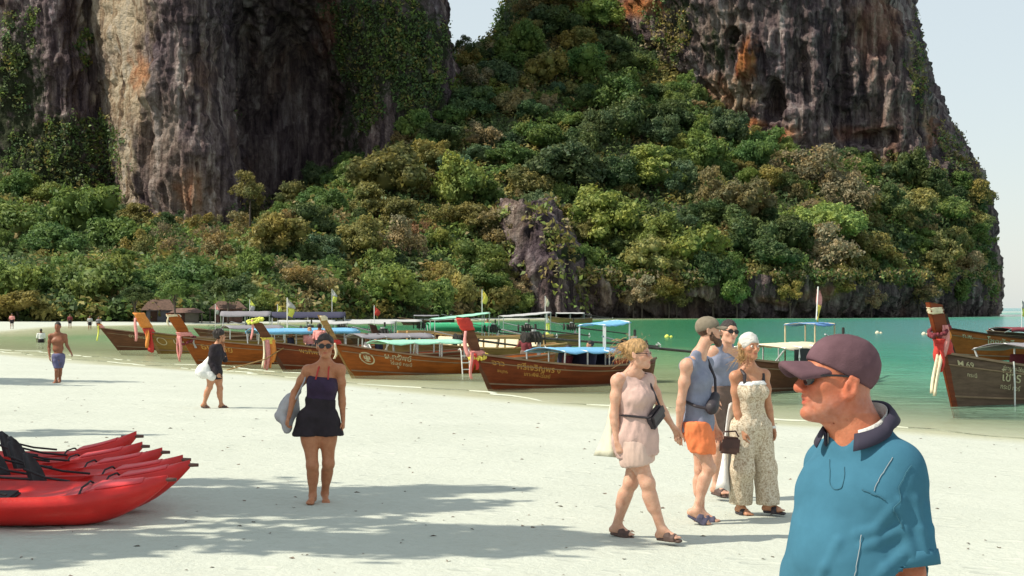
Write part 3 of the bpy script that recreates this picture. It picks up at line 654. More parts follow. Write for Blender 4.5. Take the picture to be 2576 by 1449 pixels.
tag(mesh_np('woodland', np.concatenate(VV), np.concatenate(FF), LEAFT, colors=np.concatenate(CC)), 'smaller crowns crowding between the hillside trees', kind='stuff')
# scrub between the crowns and hanging on the rock: nobody could count it
def scrub(name, keys, n, size, lab, test, tintf, seed, clump=11, off=0.6):
    rg = np.random.default_rng(seed); Cs = []; Ns = []; Cols = []
    for k in keys:
        pts, uv, nn = SURF[k]
        ii = rg.integers(0, len(pts), n * 3); m = test(uv[ii, 0], uv[ii, 1], pts[ii]); ii = ii[m][:n]
        p = pts[ii]; nb = nn[ii] + np.array([0, 0, 0.6]); nb /= np.linalg.norm(nb, axis=1, keepdims=True)
        tc = tintf(uv[ii, 0], uv[ii, 1], rg)
        for c in range(clump):
            Cs.append(p + nb * off * size * rg.uniform(0.3, 2.0, (len(p), 1)) + rg.normal(size=p.shape) * size * 1.5); Ns.append(nb); Cols.append(tc)
    C = np.concatenate(Cs); v, f = leaf_quads(C, np.concatenate(Ns), np.full(len(C), size), rg, 0.8)
    o = mesh_np(name, v, f, LEAFT, colors=np.repeat(np.concatenate(Cols), 4, axis=0)); tag(o, lab, kind='stuff')
TC = np.array([TINT[k][0] for k in TINT]); TN = list(TINT)
def pick(names, wts):
    ix = np.array([TN.index(x) for x in names]); ww = np.array(wts, float); ww /= ww.sum()
    def fn(u, v, rg): return TC[rg.choice(ix, len(u), p=ww)] * rg.uniform(0.8, 1.25, (len(u), 1))
    return fn
def patchy(u, v, rg):
    a = noise3(np.stack([u / 90, v / 60, u * 0], -1), 3); b = noise3(np.stack([u / 70, v / 50, u * 0 + 5], -1), 8)
    ix = np.select([a > .30, a > .05, b > .25, b < -.3], [TN.index('olive'), TN.index('mid'), TN.index('yellow'), TN.index('brown')], TN.index('dark'))
    return TC[ix] * rg.uniform(0.75, 1.3, (len(u), 1))
scrub('undergrowth', ['H', 'F'], 28000, 0.50, 'tangled scrub filling the gaps between the hillside trees', lambda u, v, p: (u > -690) & (v > -60) & (v < 815),
      patchy, 5, clump=7, off=2.2)
lv = [(205, 400, 110, 130, 1.0), (30, 440, 70, 120, .9), (60, 60, 60, 80, .6), (30, 200, 50, 120, .6), (900, 120, 70, 90, 0.8), (1000, 100, 130, 120, 0.9), (880, 40, 90, 60, .7), (1060, 200, 90, 120, 0.75), (930, 240, 50, 100, 0.8), (700, 540, 160, 60, .6), (210, 130, 30, 60, .5)]
scrub('hanging_scrub', ['L'], 9000, 0.40, 'vines and scrub clinging to the left cliff', lambda u, v, p: (blob(u, v, lv) + 0.5 * fbm(p / 7.0, 3, 71) > 0.5) & (v > -120),
      pick(['dark', 'mid', 'olive', 'blue'], [5, 4, 2, 2]), 6)
rv = [(1670, 70, 70, 90, 0.75), (1630, 150, 90, 80, .8), (2310, 200, 22, 120, .75), (2390, 350, 40, 70, .9), (2440, 450, 50, 60, .9), (2290, 60, 20, 80, .6), (2300, 470, 120, 60, .8), (2460, 540, 30, 80, .55), (2180, 400, 110, 26, .7)]
scrub('hanging_scrub', ['R', 'B'], 5500, 0.42, 'scrub on the ledges and right edge of the limestone tower', lambda u, v, p: ((blob(u, v, rv) + 0.45 * fbm(p / 6.0, 3, 81) > 0.5) | ((v < 700 + 34 * noise3(np.stack([u / 40, u * 0, u * 0], -1), 4)) & (v > 684) & (p[:, 1] < 405))) & (v > -120),
      pick(['olive', 'mid', 'brown', 'dark', 'grey'], [4, 2, 2, 3, 2]), 7)
scrub('hanging_scrub', ['O'], 260, 0.6, 'tufts growing on the bare rock outcrop', lambda u, v, p: (fbm(p / 5.0, 3, 91) > 0.22), pick(['olive', 'bright', 'grey'], [2, 1, 1]), 8)

# one label per tree: those that look alike are told apart by their order from the left
def ordinal(i, n):
    if i == 0: return 'leftmost'
    if i == n - 1: return 'rightmost'
    return ['', 'second', 'third', 'fourth', 'fifth', 'sixth', 'seventh', 'eighth', 'ninth', 'tenth', 'eleventh', 'twelfth', 'thirteenth', 'fourteenth', 'fifteenth', 'sixteenth', 'seventeenth', 'eighteenth', 'nineteenth', 'twentieth', 'twenty-first', 'twenty-second', 'twenty-third', 'twenty-fourth'][min(i, 23)] + ' from left'
by = {}
for o in list(COL.objects):
    if o.name.split('.')[0] == 'tree': by.setdefault(o['label'], []).append(o)
for lab, os_ in by.items():
    if len(os_) > 1:
        os_.sort(key=lambda o: o.location.x / o.location.y)
        for i, o in enumerate(os_): o['label'] = f"{ordinal(i, len(os_))} of the {lab.replace(' tree ', ' trees ')}"
# ------------------------------------------------------------------ longtail boats
def wood(name, col, gloss=0.32, var=0.35):
    if name in MATS: return MATS[name]
    m, nt, b = mat_base(name); L = nt.links.new
    tc = N(nt, 'ShaderNodeTexCoord'); mp = N(nt, 'ShaderNodeMapping'); mp.inputs['Scale'].default_value = (0.5, 4, 7); L(tc.outputs['Object'], mp.inputs['Vector'])
    n1 = N(nt, 'ShaderNodeTexNoise', Scale=1.6, Detail=6.0, Roughness=0.65); L(mp.outputs[0], n1.inputs['Vector'])
    lo = tuple(c * (1 - var) for c in col); hi = tuple(c * (1 + var) for c in col)
    r = ramp(nt, [(0.28, lo), (0.5, col), (0.75, hi)]); L(n1.outputs['Fac'], r.inputs[0])
    n2 = N(nt, 'ShaderNodeTexNoise', Scale=0.8, Detail=4.0); L(tc.outputs['Object'], n2.inputs['Vector'])
    r2 = ramp(nt, [(0.35, (0.7, 0.7, 0.72)), (0.6, (1, 1, 1))]); L(n2.outputs['Fac'], r2.inputs[0])
    mx = N(nt, 'ShaderNodeMix', data_type='RGBA', blend_type='MULTIPLY'); mx.inputs[0].default_value = 1; L(r.outputs[0], mx.inputs[6]); L(r2.outputs[0], mx.inputs[7])
    L(mx.outputs[2], b.inputs['Base Color']); b.inputs['Roughness'].default_value = gloss; b.inputs['Specular IOR Level'].default_value = 0.22
    rr = N(nt, 'ShaderNodeMapRange'); rr.inputs[3].default_value = gloss; rr.inputs[4].default_value = gloss + 0.3; L(n2.outputs['Fac'], rr.inputs[0]); L(rr.outputs[0], b.inputs['Roughness'])
    bp = N(nt, 'ShaderNodeBump', Strength=0.3, Distance=0.01); L(n1.outputs['Fac'], bp.inputs['Height']); L(bp.outputs[0], b.inputs['Normal'])
    MATS[name] = m; return m
WD = {'red': wood('varnished_red_wood', (0.19, 0.040, 0.012)), 'orange': wood('varnished_orange_wood', (0.33, 0.088, 0.014)), 'brown': wood('weathered_brown_wood', (0.15, 0.062, 0.032), 0.5),
      'grey': wood('faded_grey_wood', (0.15, 0.098, 0.070), 0.6), 'tan': wood('bleached_tan_wood', (0.36, 0.22, 0.085), 0.6), 'pale': wood('pale_bare_wood', (0.60, 0.40, 0.17), 0.55), 'dark': wood('dark_stained_wood', (0.075, 0.035, 0.022), 0.5),
      'ochre': wood('ochre_wood', (0.30, 0.17, 0.04), 0.5), 'deck': wood('deck_wood', (0.22, 0.15, 0.09), 0.7), 'rail': wood('rail_wood', (0.30, 0.20, 0.13), 0.5)}
def cloth(name, col, rough=0.85): return simple('cloth_' + name, col, rough, 0.10, 14, 0.35, 40)
CL = {'sky': cloth('sky_blue', (0.16, 0.40, 0.62)), 'blue': cloth('blue', (0.10, 0.24, 0.50)), 'aqua': cloth('aqua', (0.12, 0.48, 0.55)), 'green': cloth('green', (0.05, 0.42, 0.20)), 'mint': cloth('mint', (0.30, 0.62, 0.45)), 'white': cloth('white', (0.44, 0.44, 0.43)),
      'grey': cloth('grey', (0.22, 0.21, 0.23)), 'navy': cloth('navy', (0.035, 0.035, 0.07)), 'black': cloth('black', (0.018, 0.018, 0.022)), 'red': cloth('red', (0.55, 0.045, 0.035)), 'maroon': cloth('maroon', (0.17, 0.025, 0.035)), 'pink': cloth('pink', (0.72, 0.30, 0.28)),
      'orange': cloth('orange', (0.72, 0.26, 0.055)), 'yellow': cloth('yellow', (0.72, 0.58, 0.10)), 'lemon': cloth('lemon', (0.66, 0.70, 0.12)), 'cream': cloth('cream', (0.70, 0.62, 0.44)), 'teal': cloth('teal', (0.05, 0.38, 0.36))}
STEEL = simple('galvanised_steel', (0.55, 0.56, 0.55), 0.4, 0.15, 20, metal=0.6)
IRON = simple('oily_iron', (0.06, 0.055, 0.05), 0.5, 0.4, 12, metal=0.5)
WHITEP = simple('white_paint', (0.75, 0.75, 0.72), 0.5, 0.1, 10)
GOLDP = simple('yellow_paint', (0.52, 0.26, 0.055), 0.5, 0.2, 10)
CREAMP = simple('cream_paint', (0.52, 0.44, 0.28), 0.5, 0.15, 10)
def text_mesh(s, size):
    cu = bpy.data.curves.new('t', 'FONT'); cu.body = s; cu.size = size; cu.resolution_u = 2; cu.offset = size * 0.012
    o = bpy.data.objects.new('t', cu); COL.objects.link(o)
    dg = bpy.context.evaluated_depsgraph_get(); me = bpy.data.meshes.new_from_object(o.evaluated_get(dg))
    bpy.data.objects.remove(o); V = np.array([v.co[:] for v in me.vertices]) if len(me.vertices) else np.zeros((0, 3)); Fc = [tuple(p.vertices) for p in me.polygons]
    bpy.data.meshes.remove(me); return V, Fc
def ribbon(mb, top, length, width, rng, sway=0.06, n=9, dirv=(0, 0, -1)):
    """hanging strip of cloth, a thin folded strip with real thickness"""
    t = Vector(top); d = Vector(dirv).normalized(); a = rng.uniform(0, 6.28); pts = []
    for k in range(n):
        f = k / (n - 1); p = t + d * length * f + Vector((math.sin(a + f * 4) * sway * f, math.cos(a * 1.3 + f * 3) * sway * f, 0))
        ww = width * (0.55 + 0.45 * math.sin(f * 2.2 + 0.6)); an = a + f * 1.2
        x = Vector((math.cos(an), math.sin(an), 0)) * ww / 2; y = Vector((-math.sin(an), math.cos(an), 0)) * 0.014
        pts.append([p - x - y, p + x * 0.1 - y * 3, p + x - y, p + x + y, p + x * 0.1 + y * 3 , p - x + y])
    b = len(mb.v); mb.v += [tuple(q) for r in pts for q in r]
    for k in range(n - 1):
        for i in range(6): mb.f.append((b + k * 6 + i, b + k * 6 + (i + 1) % 6, b + (k + 1) * 6 + (i + 1) % 6, b + (k + 1) * 6 + i))
    mb.f.append(tuple(b + i for i in range(6))); mb.f.append(tuple(b + (n - 1) * 6 + i for i in range(6))[::-1])
class Boat:
    def __init__(s, label, foot, theta, L, B, hull, top, gbow=1.1, gmid=0.55, seed=1, group='longtail boats moored along the beach', postw=0.15, postd=0.30, post=None, rail='rail', cat='boat', lean=1.0, strake=True, rake=None, name='longtail_boat'):
        s.L, s.B, s.gb, s.gm, s.rng = L, B, gbow, gmid, random.Random(seed)
        w0 = W(*foot); s.Y0 = w0[1]; s.th = math.radians(theta)
        s.root = empty(name, (w0[0], w0[1], 0), s.th); tag(s.root, label, cat, group)
        s.zt = (foot[1] - top[1]) * w0[1] / F if top else gbow + 0.1
        s.rk = rake if rake is not None else ((foot[0] - top[0]) * w0[1] / F / math.cos(s.th) if top else 0.6)   # forward lean of the stem top
        s.slope = s.rk / s.zt
        s.hullmat = WD[hull]
        s.build_hull(rail, strake)
        if top: s.build_post(postw, postd, WD[post or hull])
    def gun(s, t):
        t = np.asarray(t, float); g = s.gm + (s.gb - s.gm) * np.clip(1 - t / 0.62, 0, 1) ** 1.9
        return g + 0.16 * np.clip((t - 0.6) / 0.4, 0, 1) ** 2
    def half(s, t):
        t = np.asarray(t, float); b = (1 - (1 - np.clip(t / 0.55, 0, 1)) ** 2.1) ** 0.9
        return np.maximum(s.B / 2 * b * (1 - 0.5 * np.clip((t - 0.6) / 0.4, 0, 1) ** 1.7), 0.035)
    def pt(s, t, q, side=-1, off=0.0):
        t = np.asarray(t, float); q = np.asarray(q, float); zb = -0.35
        z = zb + (s.gun(t) - zb) * q
        y = (s.half(t) + off) * (0.42 + 0.58 * np.clip(q, 0, 1.2) ** 0.8)
        x = t * s.L - s.slope * z * np.clip(1 - t / 0.5, 0, 1) ** 1.5
        return np.stack([x, side * y, z + 0 * t], -1)
    def build_hull(s, rail, strake):
        nt_, nq = 40, 9; t = np.linspace(0, 1, nt_) ** 1.25; q = np.linspace(0, 1, nq)
        T, Q = np.meshgrid(t, q); mb = MB()
        for side in (-1, 1):
            mb.grid(s.pt(T, Q, side).reshape(-1, 3), nt_, nq)
        # bottom and transom
        bt = np.stack([s.pt(t, 0 * t, -1), s.pt(t, 0 * t, 1)], 0).reshape(-1, 3); mb.grid(bt, nt_, 2)
        tr = np.stack([s.pt(np.ones(nq), q, -1), s.pt(np.ones(nq), q, 1)], 0).reshape(-1, 3); mb.grid(tr, nq, 2)
        bm = bmesh.new(); v = [bm.verts.new(p) for p in mb.v]; 
        for f in mb.f:
            try: bm.faces.new([v[i] for i in f])
            except ValueError: pass
        bmesh.ops.remove_doubles(bm, verts=bm.verts, dist=0.004); bmesh.ops.recalc_face_normals(bm, faces=bm.faces)
        me = bpy.data.meshes.new('hull'); bm.to_mesh(me); bm.free(); me.materials.append(s.hullmat)
        me.polygons.foreach_set('use_smooth', np.ones(len(me.polygons), dtype=bool))
        o = bpy.data.objects.new('hull', me); COL.objects.link(o); o.parent = s.root
        md = o.modifiers.new('s', 'SOLIDIFY'); md.thickness = 0.05; md.offset = -1
        for side in (-1, 1):
            mb = MB(); tt = np.linspace(0.0, 1, 30); a = s.pt(tt, np.ones(30), side, 0.012)
            prof = [(-0.055, 0.0), (0.035, 0.0), (0.035, 0.055), (-0.055, 0.055)]
            V = np.stack([a + np.array([0, side * py, pz]) for py, pz in prof], 1).reshape(-1, 3)
            f = [(k * 4 + i, k * 4 + (i + 1) % 4, (k + 1) * 4 + (i + 1) % 4, (k + 1) * 4 + i) for k in range(29) for i in range(4)] + [(0, 1, 2, 3), (116, 119, 118, 117)]
            mb.add(V, f).build('gunwale', WD[rail], s.root)
            if strake:                      # rubbing strakes standing proud of the planks
                mb = MB()
                for q0, hh in ((0.84, 0.03), (0.36, 0.045)):
                    ttt = np.linspace(0.01, 0.99, 30); zb = -0.35; dq = hh / (s.gun(ttt) - zb)
                    lo = s.pt(ttt, q0 + 0 * ttt, side, 0.004); hi = s.pt(ttt, q0 + dq, side, 0.004); lo2 = s.pt(ttt, q0 + 0 * ttt, side, 0.03); hi2 = s.pt(ttt, q0 + dq, side, 0.03)
                    V = np.stack([lo, lo2, hi2, hi], 1).reshape(-1, 3); mb.add(V, f)
                mb.build('rubbing_strake', WD['rail' if side < 0 else 'dark'] if rail != 'pale' else WD['tan'], s.root)
        # deck boards and thwarts
        mb = MB(); tt = np.linspace(0.12, 0.97, 16); zq = (0.12 + 0.35) / (s.gun(tt) + 0.35)
        V = np.stack([s.pt(tt, zq, -1, -0.05), s.pt(tt, zq, 1, -0.05)], 0); V[..., 2] = 0.12; mb.grid(V.reshape(-1, 3), 16, 2); mb.build('deck', WD['deck'], s.root, solid=0.03)
        for t0 in (0.3, 0.45, 0.6):
            hw = float(s.half(t0)) - 0.07; MB().box((t0 * s.L, 0, float(s.gun(t0)) - 0.13), (0.26, 2 * hw, 0.04)).build('bench', WD['deck'], s.root)
        # foredeck
        mb = MB(); tt = np.linspace(0.02, 0.2, 8); V = np.stack([s.pt(tt, 0.93 + 0 * tt, -1, -0.02), s.pt(tt, 0.93 + 0 * tt, 1, -0.02)], 0); mb.grid(V.reshape(-1, 3), 8, 2).build('foredeck', WD['deck'], s.root, solid=0.03)
    def build_post(s, w_, d_, m):
        zs = np.linspace(-0.4, s.zt, 14); mb = MB(); V = []
        for z in zs:
            f = max(0, (z - s.gb * 0.5) / max(s.zt - s.gb * 0.5, 0.1)); x = -s.slope * z - 0.05 * f * f
            dd = 0.13 + (d_ - 0.13) * min(1, f * 1.6); ww = w_ * (0.6 + 0.5 * f)
            V += [(x - 0.05, -ww * 0.3, z), (x + dd, -ww / 2, z + 0.0), (x + dd, ww / 2, z + 0.0), (x - 0.05, ww * 0.3, z)]
        n = len(zs); V[-4] = (V[-4][0], V[-4][1], V[-4][2] + 0.05); V[-1] = (V[-1][0], V[-1][1], V[-1][2] + 0.05)
        f = [(k * 4 + i, k * 4 + (i + 1) % 4, (k + 1) * 4 + (i + 1) % 4, (k + 1) * 4 + i) for k in range(n - 1) for i in range(4)] + [(0, 3, 2, 1), tuple((n - 1) * 4 + i for i in range(4))]
        mb.add(V, f).build('stem_post', m, s.root, bevel=0.012)
        s.pd = d_
    def stem_at(s, z): return Vector((-s.slope * z + s.pd * 0.4, 0, z))
    def wrap(s, z0, z1, col, name='sash', fat=0.05):
        """cloth wound round the stem post"""
        mb = MB(); n = 7; V = []
        for k in range(n):
            z = z0 + (z1 - z0) * k / (n - 1); c = s.stem_at(z); b = 1 + 0.25 * math.sin(k * 2.3)
            for a in range(10):
                an = a * 0.6283; V.append((c.x + math.cos(an) * (s.pd * 0.62 + fat * b), math.sin(an) * (0.10 + fat * b), z + 0.02 * math.sin(an * 3 + k)))
        f = [(k * 10 + i, k * 10 + (i + 1) % 10, (k + 1) * 10 + (i + 1) % 10, (k + 1) * 10 + i) for k in range(n - 1) for i in range(10)] + [tuple(range(10))[::-1], tuple((n - 1) * 10 + i for i in range(10))]
        mb.add(V, f).build(name, CL[col], s.root, smooth=True)
    def tails(s, z, length, col, n=2, width=0.14, fore=0.0, name='sash', sway=0.07, dirv=(0, 0, -1)):
        mb = MB(); c = s.stem_at(z)
        for k in range(n): ribbon(mb, (c.x - s.pd * 0.6 - fore - 0.05 * k, -0.12 + 0.07 * k, z), length * s.rng.uniform(0.8, 1.1), width, s.rng, sway, dirv=dirv)
        mb.build(name, CL[col], s.root, smooth=True)
    def garland(s, z, col, drop=0.3):
        mb = MB(); c = s.stem_at(z)
        for k in range(26):
            an = k / 26 * 6.283; x = c.x + math.cos(an) * (s.pd * 0.62 + 0.07); y = math.sin(an) * 0.17; zz = z - drop * (0.5 + 0.5 * math.cos(an - 3.6)) 
            for j in range(2):
                o = Vector((x, y, zz)) + Vector([s.rng.uniform(-.03, .03) for _ in range(3)]); r = 0.05
                mb.tube([o - Vector((0, 0, r)), o, o + Vector((0, 0, r))], [r * .5, r, r * .5], 6)
        mb.build('garland', CL[col], s.root, smooth=True)
    def canopy(s, t0, t1, h, col, poles=3, width=None, camber=0.14, tilt=0.0, valance=0.0, polecol=None, sag=0.05):
        nx_, ny_ = 13, 9; w_ = (width or s.B * 0.92) / 2; P_ = []; x0, x1 = t0 * s.L, t1 * s.L
        for j in range(ny_):
            for i in range(nx_):
                fx = i / (nx_ - 1); fy = j / (ny_ - 1) * 2 - 1
                z = h + camber * (1 - fy * fy) + tilt * (fx - 0.5) - sag * abs(math.sin(fx * math.pi * (poles - 1))) * (abs(fy) ** 2) + 0.012 * math.sin(fx * 23 + fy * 5)
                P_.append((x0 + (x1 - x0) * fx, fy * w_, z))
        mb = MB().grid(P_, nx_, ny_)
        if valance:
            for fy in (-1, 1):
                q = [(x0 + (x1 - x0) * i / 12, fy * (w_ + 0.012), h + tilt * (i / 12 - 0.5) + 0.02 - k * valance + 0.02 * math.sin(i * 2.1) * k) for k in (0, 1) for i in range(13)]; mb.grid(q, 13, 2)
        mb.build('canopy', CL[col], s.root, smooth=True, solid=0.02)
        pm = polecol or STEEL
        for i in range(poles):
            fx = i / (poles - 1); x = x0 + 0.06 + (x1 - x0 - 0.12) * fx; z1 = h + tilt * (fx - 0.5) + 0.02
            for sd_ in (-1, 1):
                t = min(x / s.L, 1.0); gy = float(s.half(t)) - 0.05; zb = float(s.gun(t)) - 0.1
                MB().tube([(x, sd_ * min(gy, w_ - 0.03) if gy < w_ else sd_ * (w_ - 0.03), zb), (x, sd_ * (w_ - 0.03), z1)], 0.026, 6).build('canopy_pole', pm, s.root)
            MB().tube([(x, -w_ + 0.03, z1 - 0.01), (x, 0, z1 + camber - 0.03), (x, w_ - 0.03, z1 - 0.01)], 0.02, 6).build('canopy_hoop', pm, s.root)
    def engine(s, t=0.97, length=4.2, swing=0.12, dip=-0.12, up=0.42):
        b = Vector((t * s.L, 0, float(s.gun(min(t, 1))) + up)); mb = MB()
        mb.box(b + Vector((-0.22, 0, 0.0)), (0.46, 0.32, 0.30)).box(b + Vector((-0.2, 0, 0.2)), (0.32, 0.24, 0.14)).box(b + Vector((-0.5, 0, 0.03)), (0.07, 0.36, 0.36))
        for k in range(4): mb.tube([b + Vector((-0.42 + 0.15 * k, -0.26, 0.22)), b + Vector((-0.42 + 0.15 * k, -0.34, 0.05)), b + Vector((-0.38 + 0.15 * k, -0.30, -0.22))], 0.035, 6)
        mb.tube([b + Vector((-0.1, 0.1, 0.34)), b + Vector((-0.1, 0.1, 0.55))], 0.05, 8).tube([b + Vector((-0.7, -.02, 0.05)), b + Vector((-0.76, -.02, 0.05))], 0.22, 12)
        e = mb.build('engine', IRON, s.root, bevel=0.015)
        MB().tube([b + Vector((-0.25, 0, 0.27)), b + Vector((-0.25, 0, 0.34))], 0.09, 12).build('air_filter', STEEL, e)
        MB().tube([b + Vector((0, 0, -0.1)), b + Vector((-0.02, 0, -up - 0.05))], 0.07, 8).build('engine_post', STEEL, s.root)
        d = Vector((math.cos(swing), math.sin(swing), dip)).normalized(); e2 = b + d * length
        MB().tube([b, e2], [0.05, 0.035], 8).build('tail_shaft', IRON, s.root)
        mb = MB()
        for k in range(3):
            a = k * 2.094; r = Vector((0, math.cos(a), math.sin(a))); mb.box(e2 + r * 0.1, (0.03, 0.08, 0.2), Matrix.Rotation(a, 3, 'X') @ Matrix.Rotation(0.5, 3, 'Z'))
        mb.build('propeller', STEEL, s.root)
        MB().tube([b + Vector((-0.5, 0.1, 0.1)), b + Vector((-1.6, 0.15, 0.35))], 0.025, 6).build('tiller', STEEL, s.root)
    def flag(s, t, y, h, cols, size=(0.34, 0.85), base=None, lean=(0, 0)):
        z0 = base if base is not None else float(s.gun(t)); x = t * s.L; f = MB().tube([(x, y, z0), (x + lean[0], y + lean[1], h)], 0.022, 6).build('flagpole', WHITEP, s.root)
        n = len(cols); top = h - 0.05; size = (size[0] * .75, size[1] * .8)
        for k, c in enumerate(cols):
            mb = MB(); sz = size[1] / n; P_ = []
            for j in range(6):
                g = j / 5; z = top - k * sz - g * sz; gg = (k + g) / n; ww = size[0] * (0.25 + 0.75 * math.sin(min(1, gg * 1.1) * 2.6))
                for i in range(4):
                    q = i / 3; P_.append((x + lean[0] * (z - z0) / (h - z0) + 0.03 + q * ww + 0.02 * math.sin(q * 5 + g * 4), y + lean[1] * (z - z0) / (h - z0) + 0.05 * math.sin(q * 4 + gg * 5), z - q * 0.08))
            mb.grid(P_, 4, 6).build('pennant', CL[c], s.root, smooth=True, solid=0.012)
    def text(s, body, x, drop, size, m, side=-1, name='lettering'):
        V, Fc = text_mesh(body, size)
        if not len(V): return
        t = (x + V[:, 0]) / s.L; z = s.gun(t) - drop + V[:, 1]; q = (z + 0.35) / (s.gun(t) + 0.35)
        p = s.pt(t, q, side, 0.022); p[:, 0] += 0.0
        MB().add(p, Fc).build(name, m, s.root)['kind'] = 'stuff'
    def ring(s, x, drop, r, m, name='emblem', inner=True):
        mb = MB(); n = 24
        def pl(px, pz):
            t = (x + px) / s.L; z = float(s.gun(t)) - drop + pz; return s.pt(t, (z + 0.35) / (float(s.gun(t)) + 0.35), -1, 0.022)
        V = [pl(rr * math.cos(a * 6.283 / n), rr * math.sin(a * 6.283 / n)) for a in range(n) for rr in (r, r * 0.82)]
        mb.add(V, [(2 * k, 2 * k + 1, (2 * k + 3) % (2 * n), (2 * k + 2) % (2 * n)) for k in range(n)])
        if inner:   # seated figure and wings inside the ring
            for cx, cz, rx, rz in ((0, 0.3, .16, .2), (0, -.1, .22, .32), (-.32, .1, .12, .34), (.32, .1, .12, .34), (0, -.45, .42, .1)):
                W_ = [pl(r * (cx + rx * math.cos(a * .7854)), r * (cz + rz * math.sin(a * .7854))) for a in range(8)]; mb.add(W_, [tuple(range(8))])
        mb.build(name, m, s.root)
    def ladder(s, x, z0=-0.2, z1=0.9, y=None, mat=None, ww=0.32):
        t = x / s.L; yy = -(float(s.half(t)) + 0.10) if y is None else y; mb = MB()
        for k in (0, 1): mb.tube([(x + k * ww, yy - 0.12, z0), (x + k * ww, yy, z1 - .08), (x + k * ww, yy + 0.08, z1), (x + k * ww, yy + 0.2, z1 - 0.05)], 0.022, 6)
        for k in range(4): z = z0 + 0.12 + k * 0.24; mb.tube([(x, yy - 0.12 + 0.1 * (z - z0) / (z1 - z0), z), (x + ww, yy - 0.12 + 0.1 * (z - z0) / (z1 - z0), z)], 0.018, 6)
        mb.build('ladder', mat or WHITEP, s.root)
    def at(s, x, y, z):
        c, sn = math.cos(s.th), math.sin(s.th); L0 = s.root.location; return Vector((L0.x + c * x - sn * y, L0.y + sn * x + c * y, z))
    def seats(s, ts, col, y=0.0):
        for t in ts:
            g = float(s.gun(t)); mb = MB(); hw = min(float(s.half(t)) - 0.12, 0.8)
            mb.box((t * s.L, y, g - 0.05), (0.42, 2 * hw, 0.09)).box((t * s.L + 0.24, y, g + 0.17), (0.08, 2 * hw, 0.42), Matrix.Rotation(0.2, 3, 'Y')); mb.build('seat_cushion', CL[col], s.root, bevel=0.02)

# nearest boat of the middle group
bF = Boat('red varnished longtail boat with red cloth on its prow, blue canopy and orange lettering', (1230, 979), 44, 6.9, 1.9, 'red', (1152, 800), 1.02, 0.56, 1, post='brown', postd=0.34, rake=1.15)
bF.wrap(1.72, 2.06, 'red', fat=0.045); bF.wrap(0.98, 1.12, 'pink', fat=0.05); bF.tails(1.05, 0.55, 'red', 2, 0.12); bF.tails(1.08, 0.8, 'pink', 1, 0.10, fore=0.1); bF.garland(1.0, 'yellow', 0.1); bF.tails(1.7, 0.85, 'pink', 1, 0.14)
bF.canopy(0.33, 0.77, 1.02, 'sky', 4, camber=0.12, tilt=-0.05, width=1.7); bF.canopy(0.63, 0.81, 1.86, 'sky', 2, width=1.15, camber=0.06, tilt=0.1, polecol=WHITEP)
bF.text('อาว', 0.30, 0.24, 0.22, GOLDP); bF.text('สมุทร', 0.38, 0.44, 0.12, GOLDP); bF.text('ศรีเจริญพร ๑', 0.92, 0.26, 0.25, GOLDP); bF.text('เกาะพีพี-ไร่เลย์', 1.1, 0.44, 0.15, GOLDP)
bF.engine(0.96, 3.4, -0.42, -0.10); bF.seats((0.5, 0.62), 'navy')
bE = Boat('long orange-brown boat with pale painted ring emblem and yellow lettering', (884, 945), 34, 8.4, 1.9, 'orange', (803, 795), 1.10, 0.46, 2, post='tan', postd=0.2, postw=0.12, rail='rail', rake=1.2)
bE.wrap(1.93, 2.08, 'cream', fat=0.025); bE.canopy(0.12, 0.50, 1.12, 'mint', 4, width=1.6, camber=0.1); bE.ring(0.72, 0.34, 0.22, CREAMP)
bE.text('ผ.ทรัพย์', 1.25, 0.24, 0.27, CREAMP); bE.text('ไร่เลย์ กระบี่', 1.42, 0.42, 0.16, CREAMP); bE.text('9', 1.62, 0.56, 0.16, CREAMP)
bE.engine(0.95, 5.0, -0.25, -0.07, 0.62); bE.ladder(3.85); bE.wrap(1.1, 1.25, 'red', fat=0.06)
bE.tails(1.15, 0.5, 'cream', 1, 0.1)
bG = Boat('pale timber boat with raised curved side rails and cream seat backs', (968, 918), 30, 8.6, 1.9, 'tan', (936, 818), 1.15, 0.62, 3, post='dark', postd=0.22, rail='pale', rake=0.6, lean=1)
def rails(b, t0, t1, h0, n, mat):
    for sd_ in (-1, 1):
        tt = np.linspace(t0, t1, 14); p = b.pt(tt, np.ones(14), sd_, 0.03); hh = h0 * (0.5 + 0.5 * np.clip((tt - t0) / 0.15, 0, 1)) + 0.16 * np.clip(1 - (tt - t0) / 0.4, 0, 1)
        top = p + np.stack([0 * hh, 0 * hh, hh], -1); mb = MB(); prof = [(-.05, -.05), (.05, -.05), (.05, .05), (-.05, .05)]
        V = np.stack([top + np.array([0, py, pz]) for py, pz in prof], 1).reshape(-1, 3)
        mb.add(V, [(k * 4 + i, k * 4 + (i + 1) % 4, (k + 1) * 4 + (i + 1) % 4, (k + 1) * 4 + i) for k in range(13) for i in range(4)] + [(0, 1, 2, 3), (52, 55, 54, 53)]); mb.build('side_rail', mat, b.root)
        for k in range(0, 14, max(1, 13 // n)):
            MB().tube([p[k], top[k]], 0.045, 4).build('rail_post', mat, b.root)
rails(bG, 0.12, 0.9, 0.46, 6, WD['pale']); bG.seats((0.3, 0.42, 0.54, 0.66, 0.78), 'cream'); bG.wrap(0.95, 1.2, 'pink', fat=0.05)
bD = Boat('red-brown boat with short leaning prow hung with yellow, orange and pink sashes', (712, 929), 31, 8.6, 1.8, 'red', (645, 812), 1.06, 0.5, 4, post='brown', postd=0.34, rake=1.15)
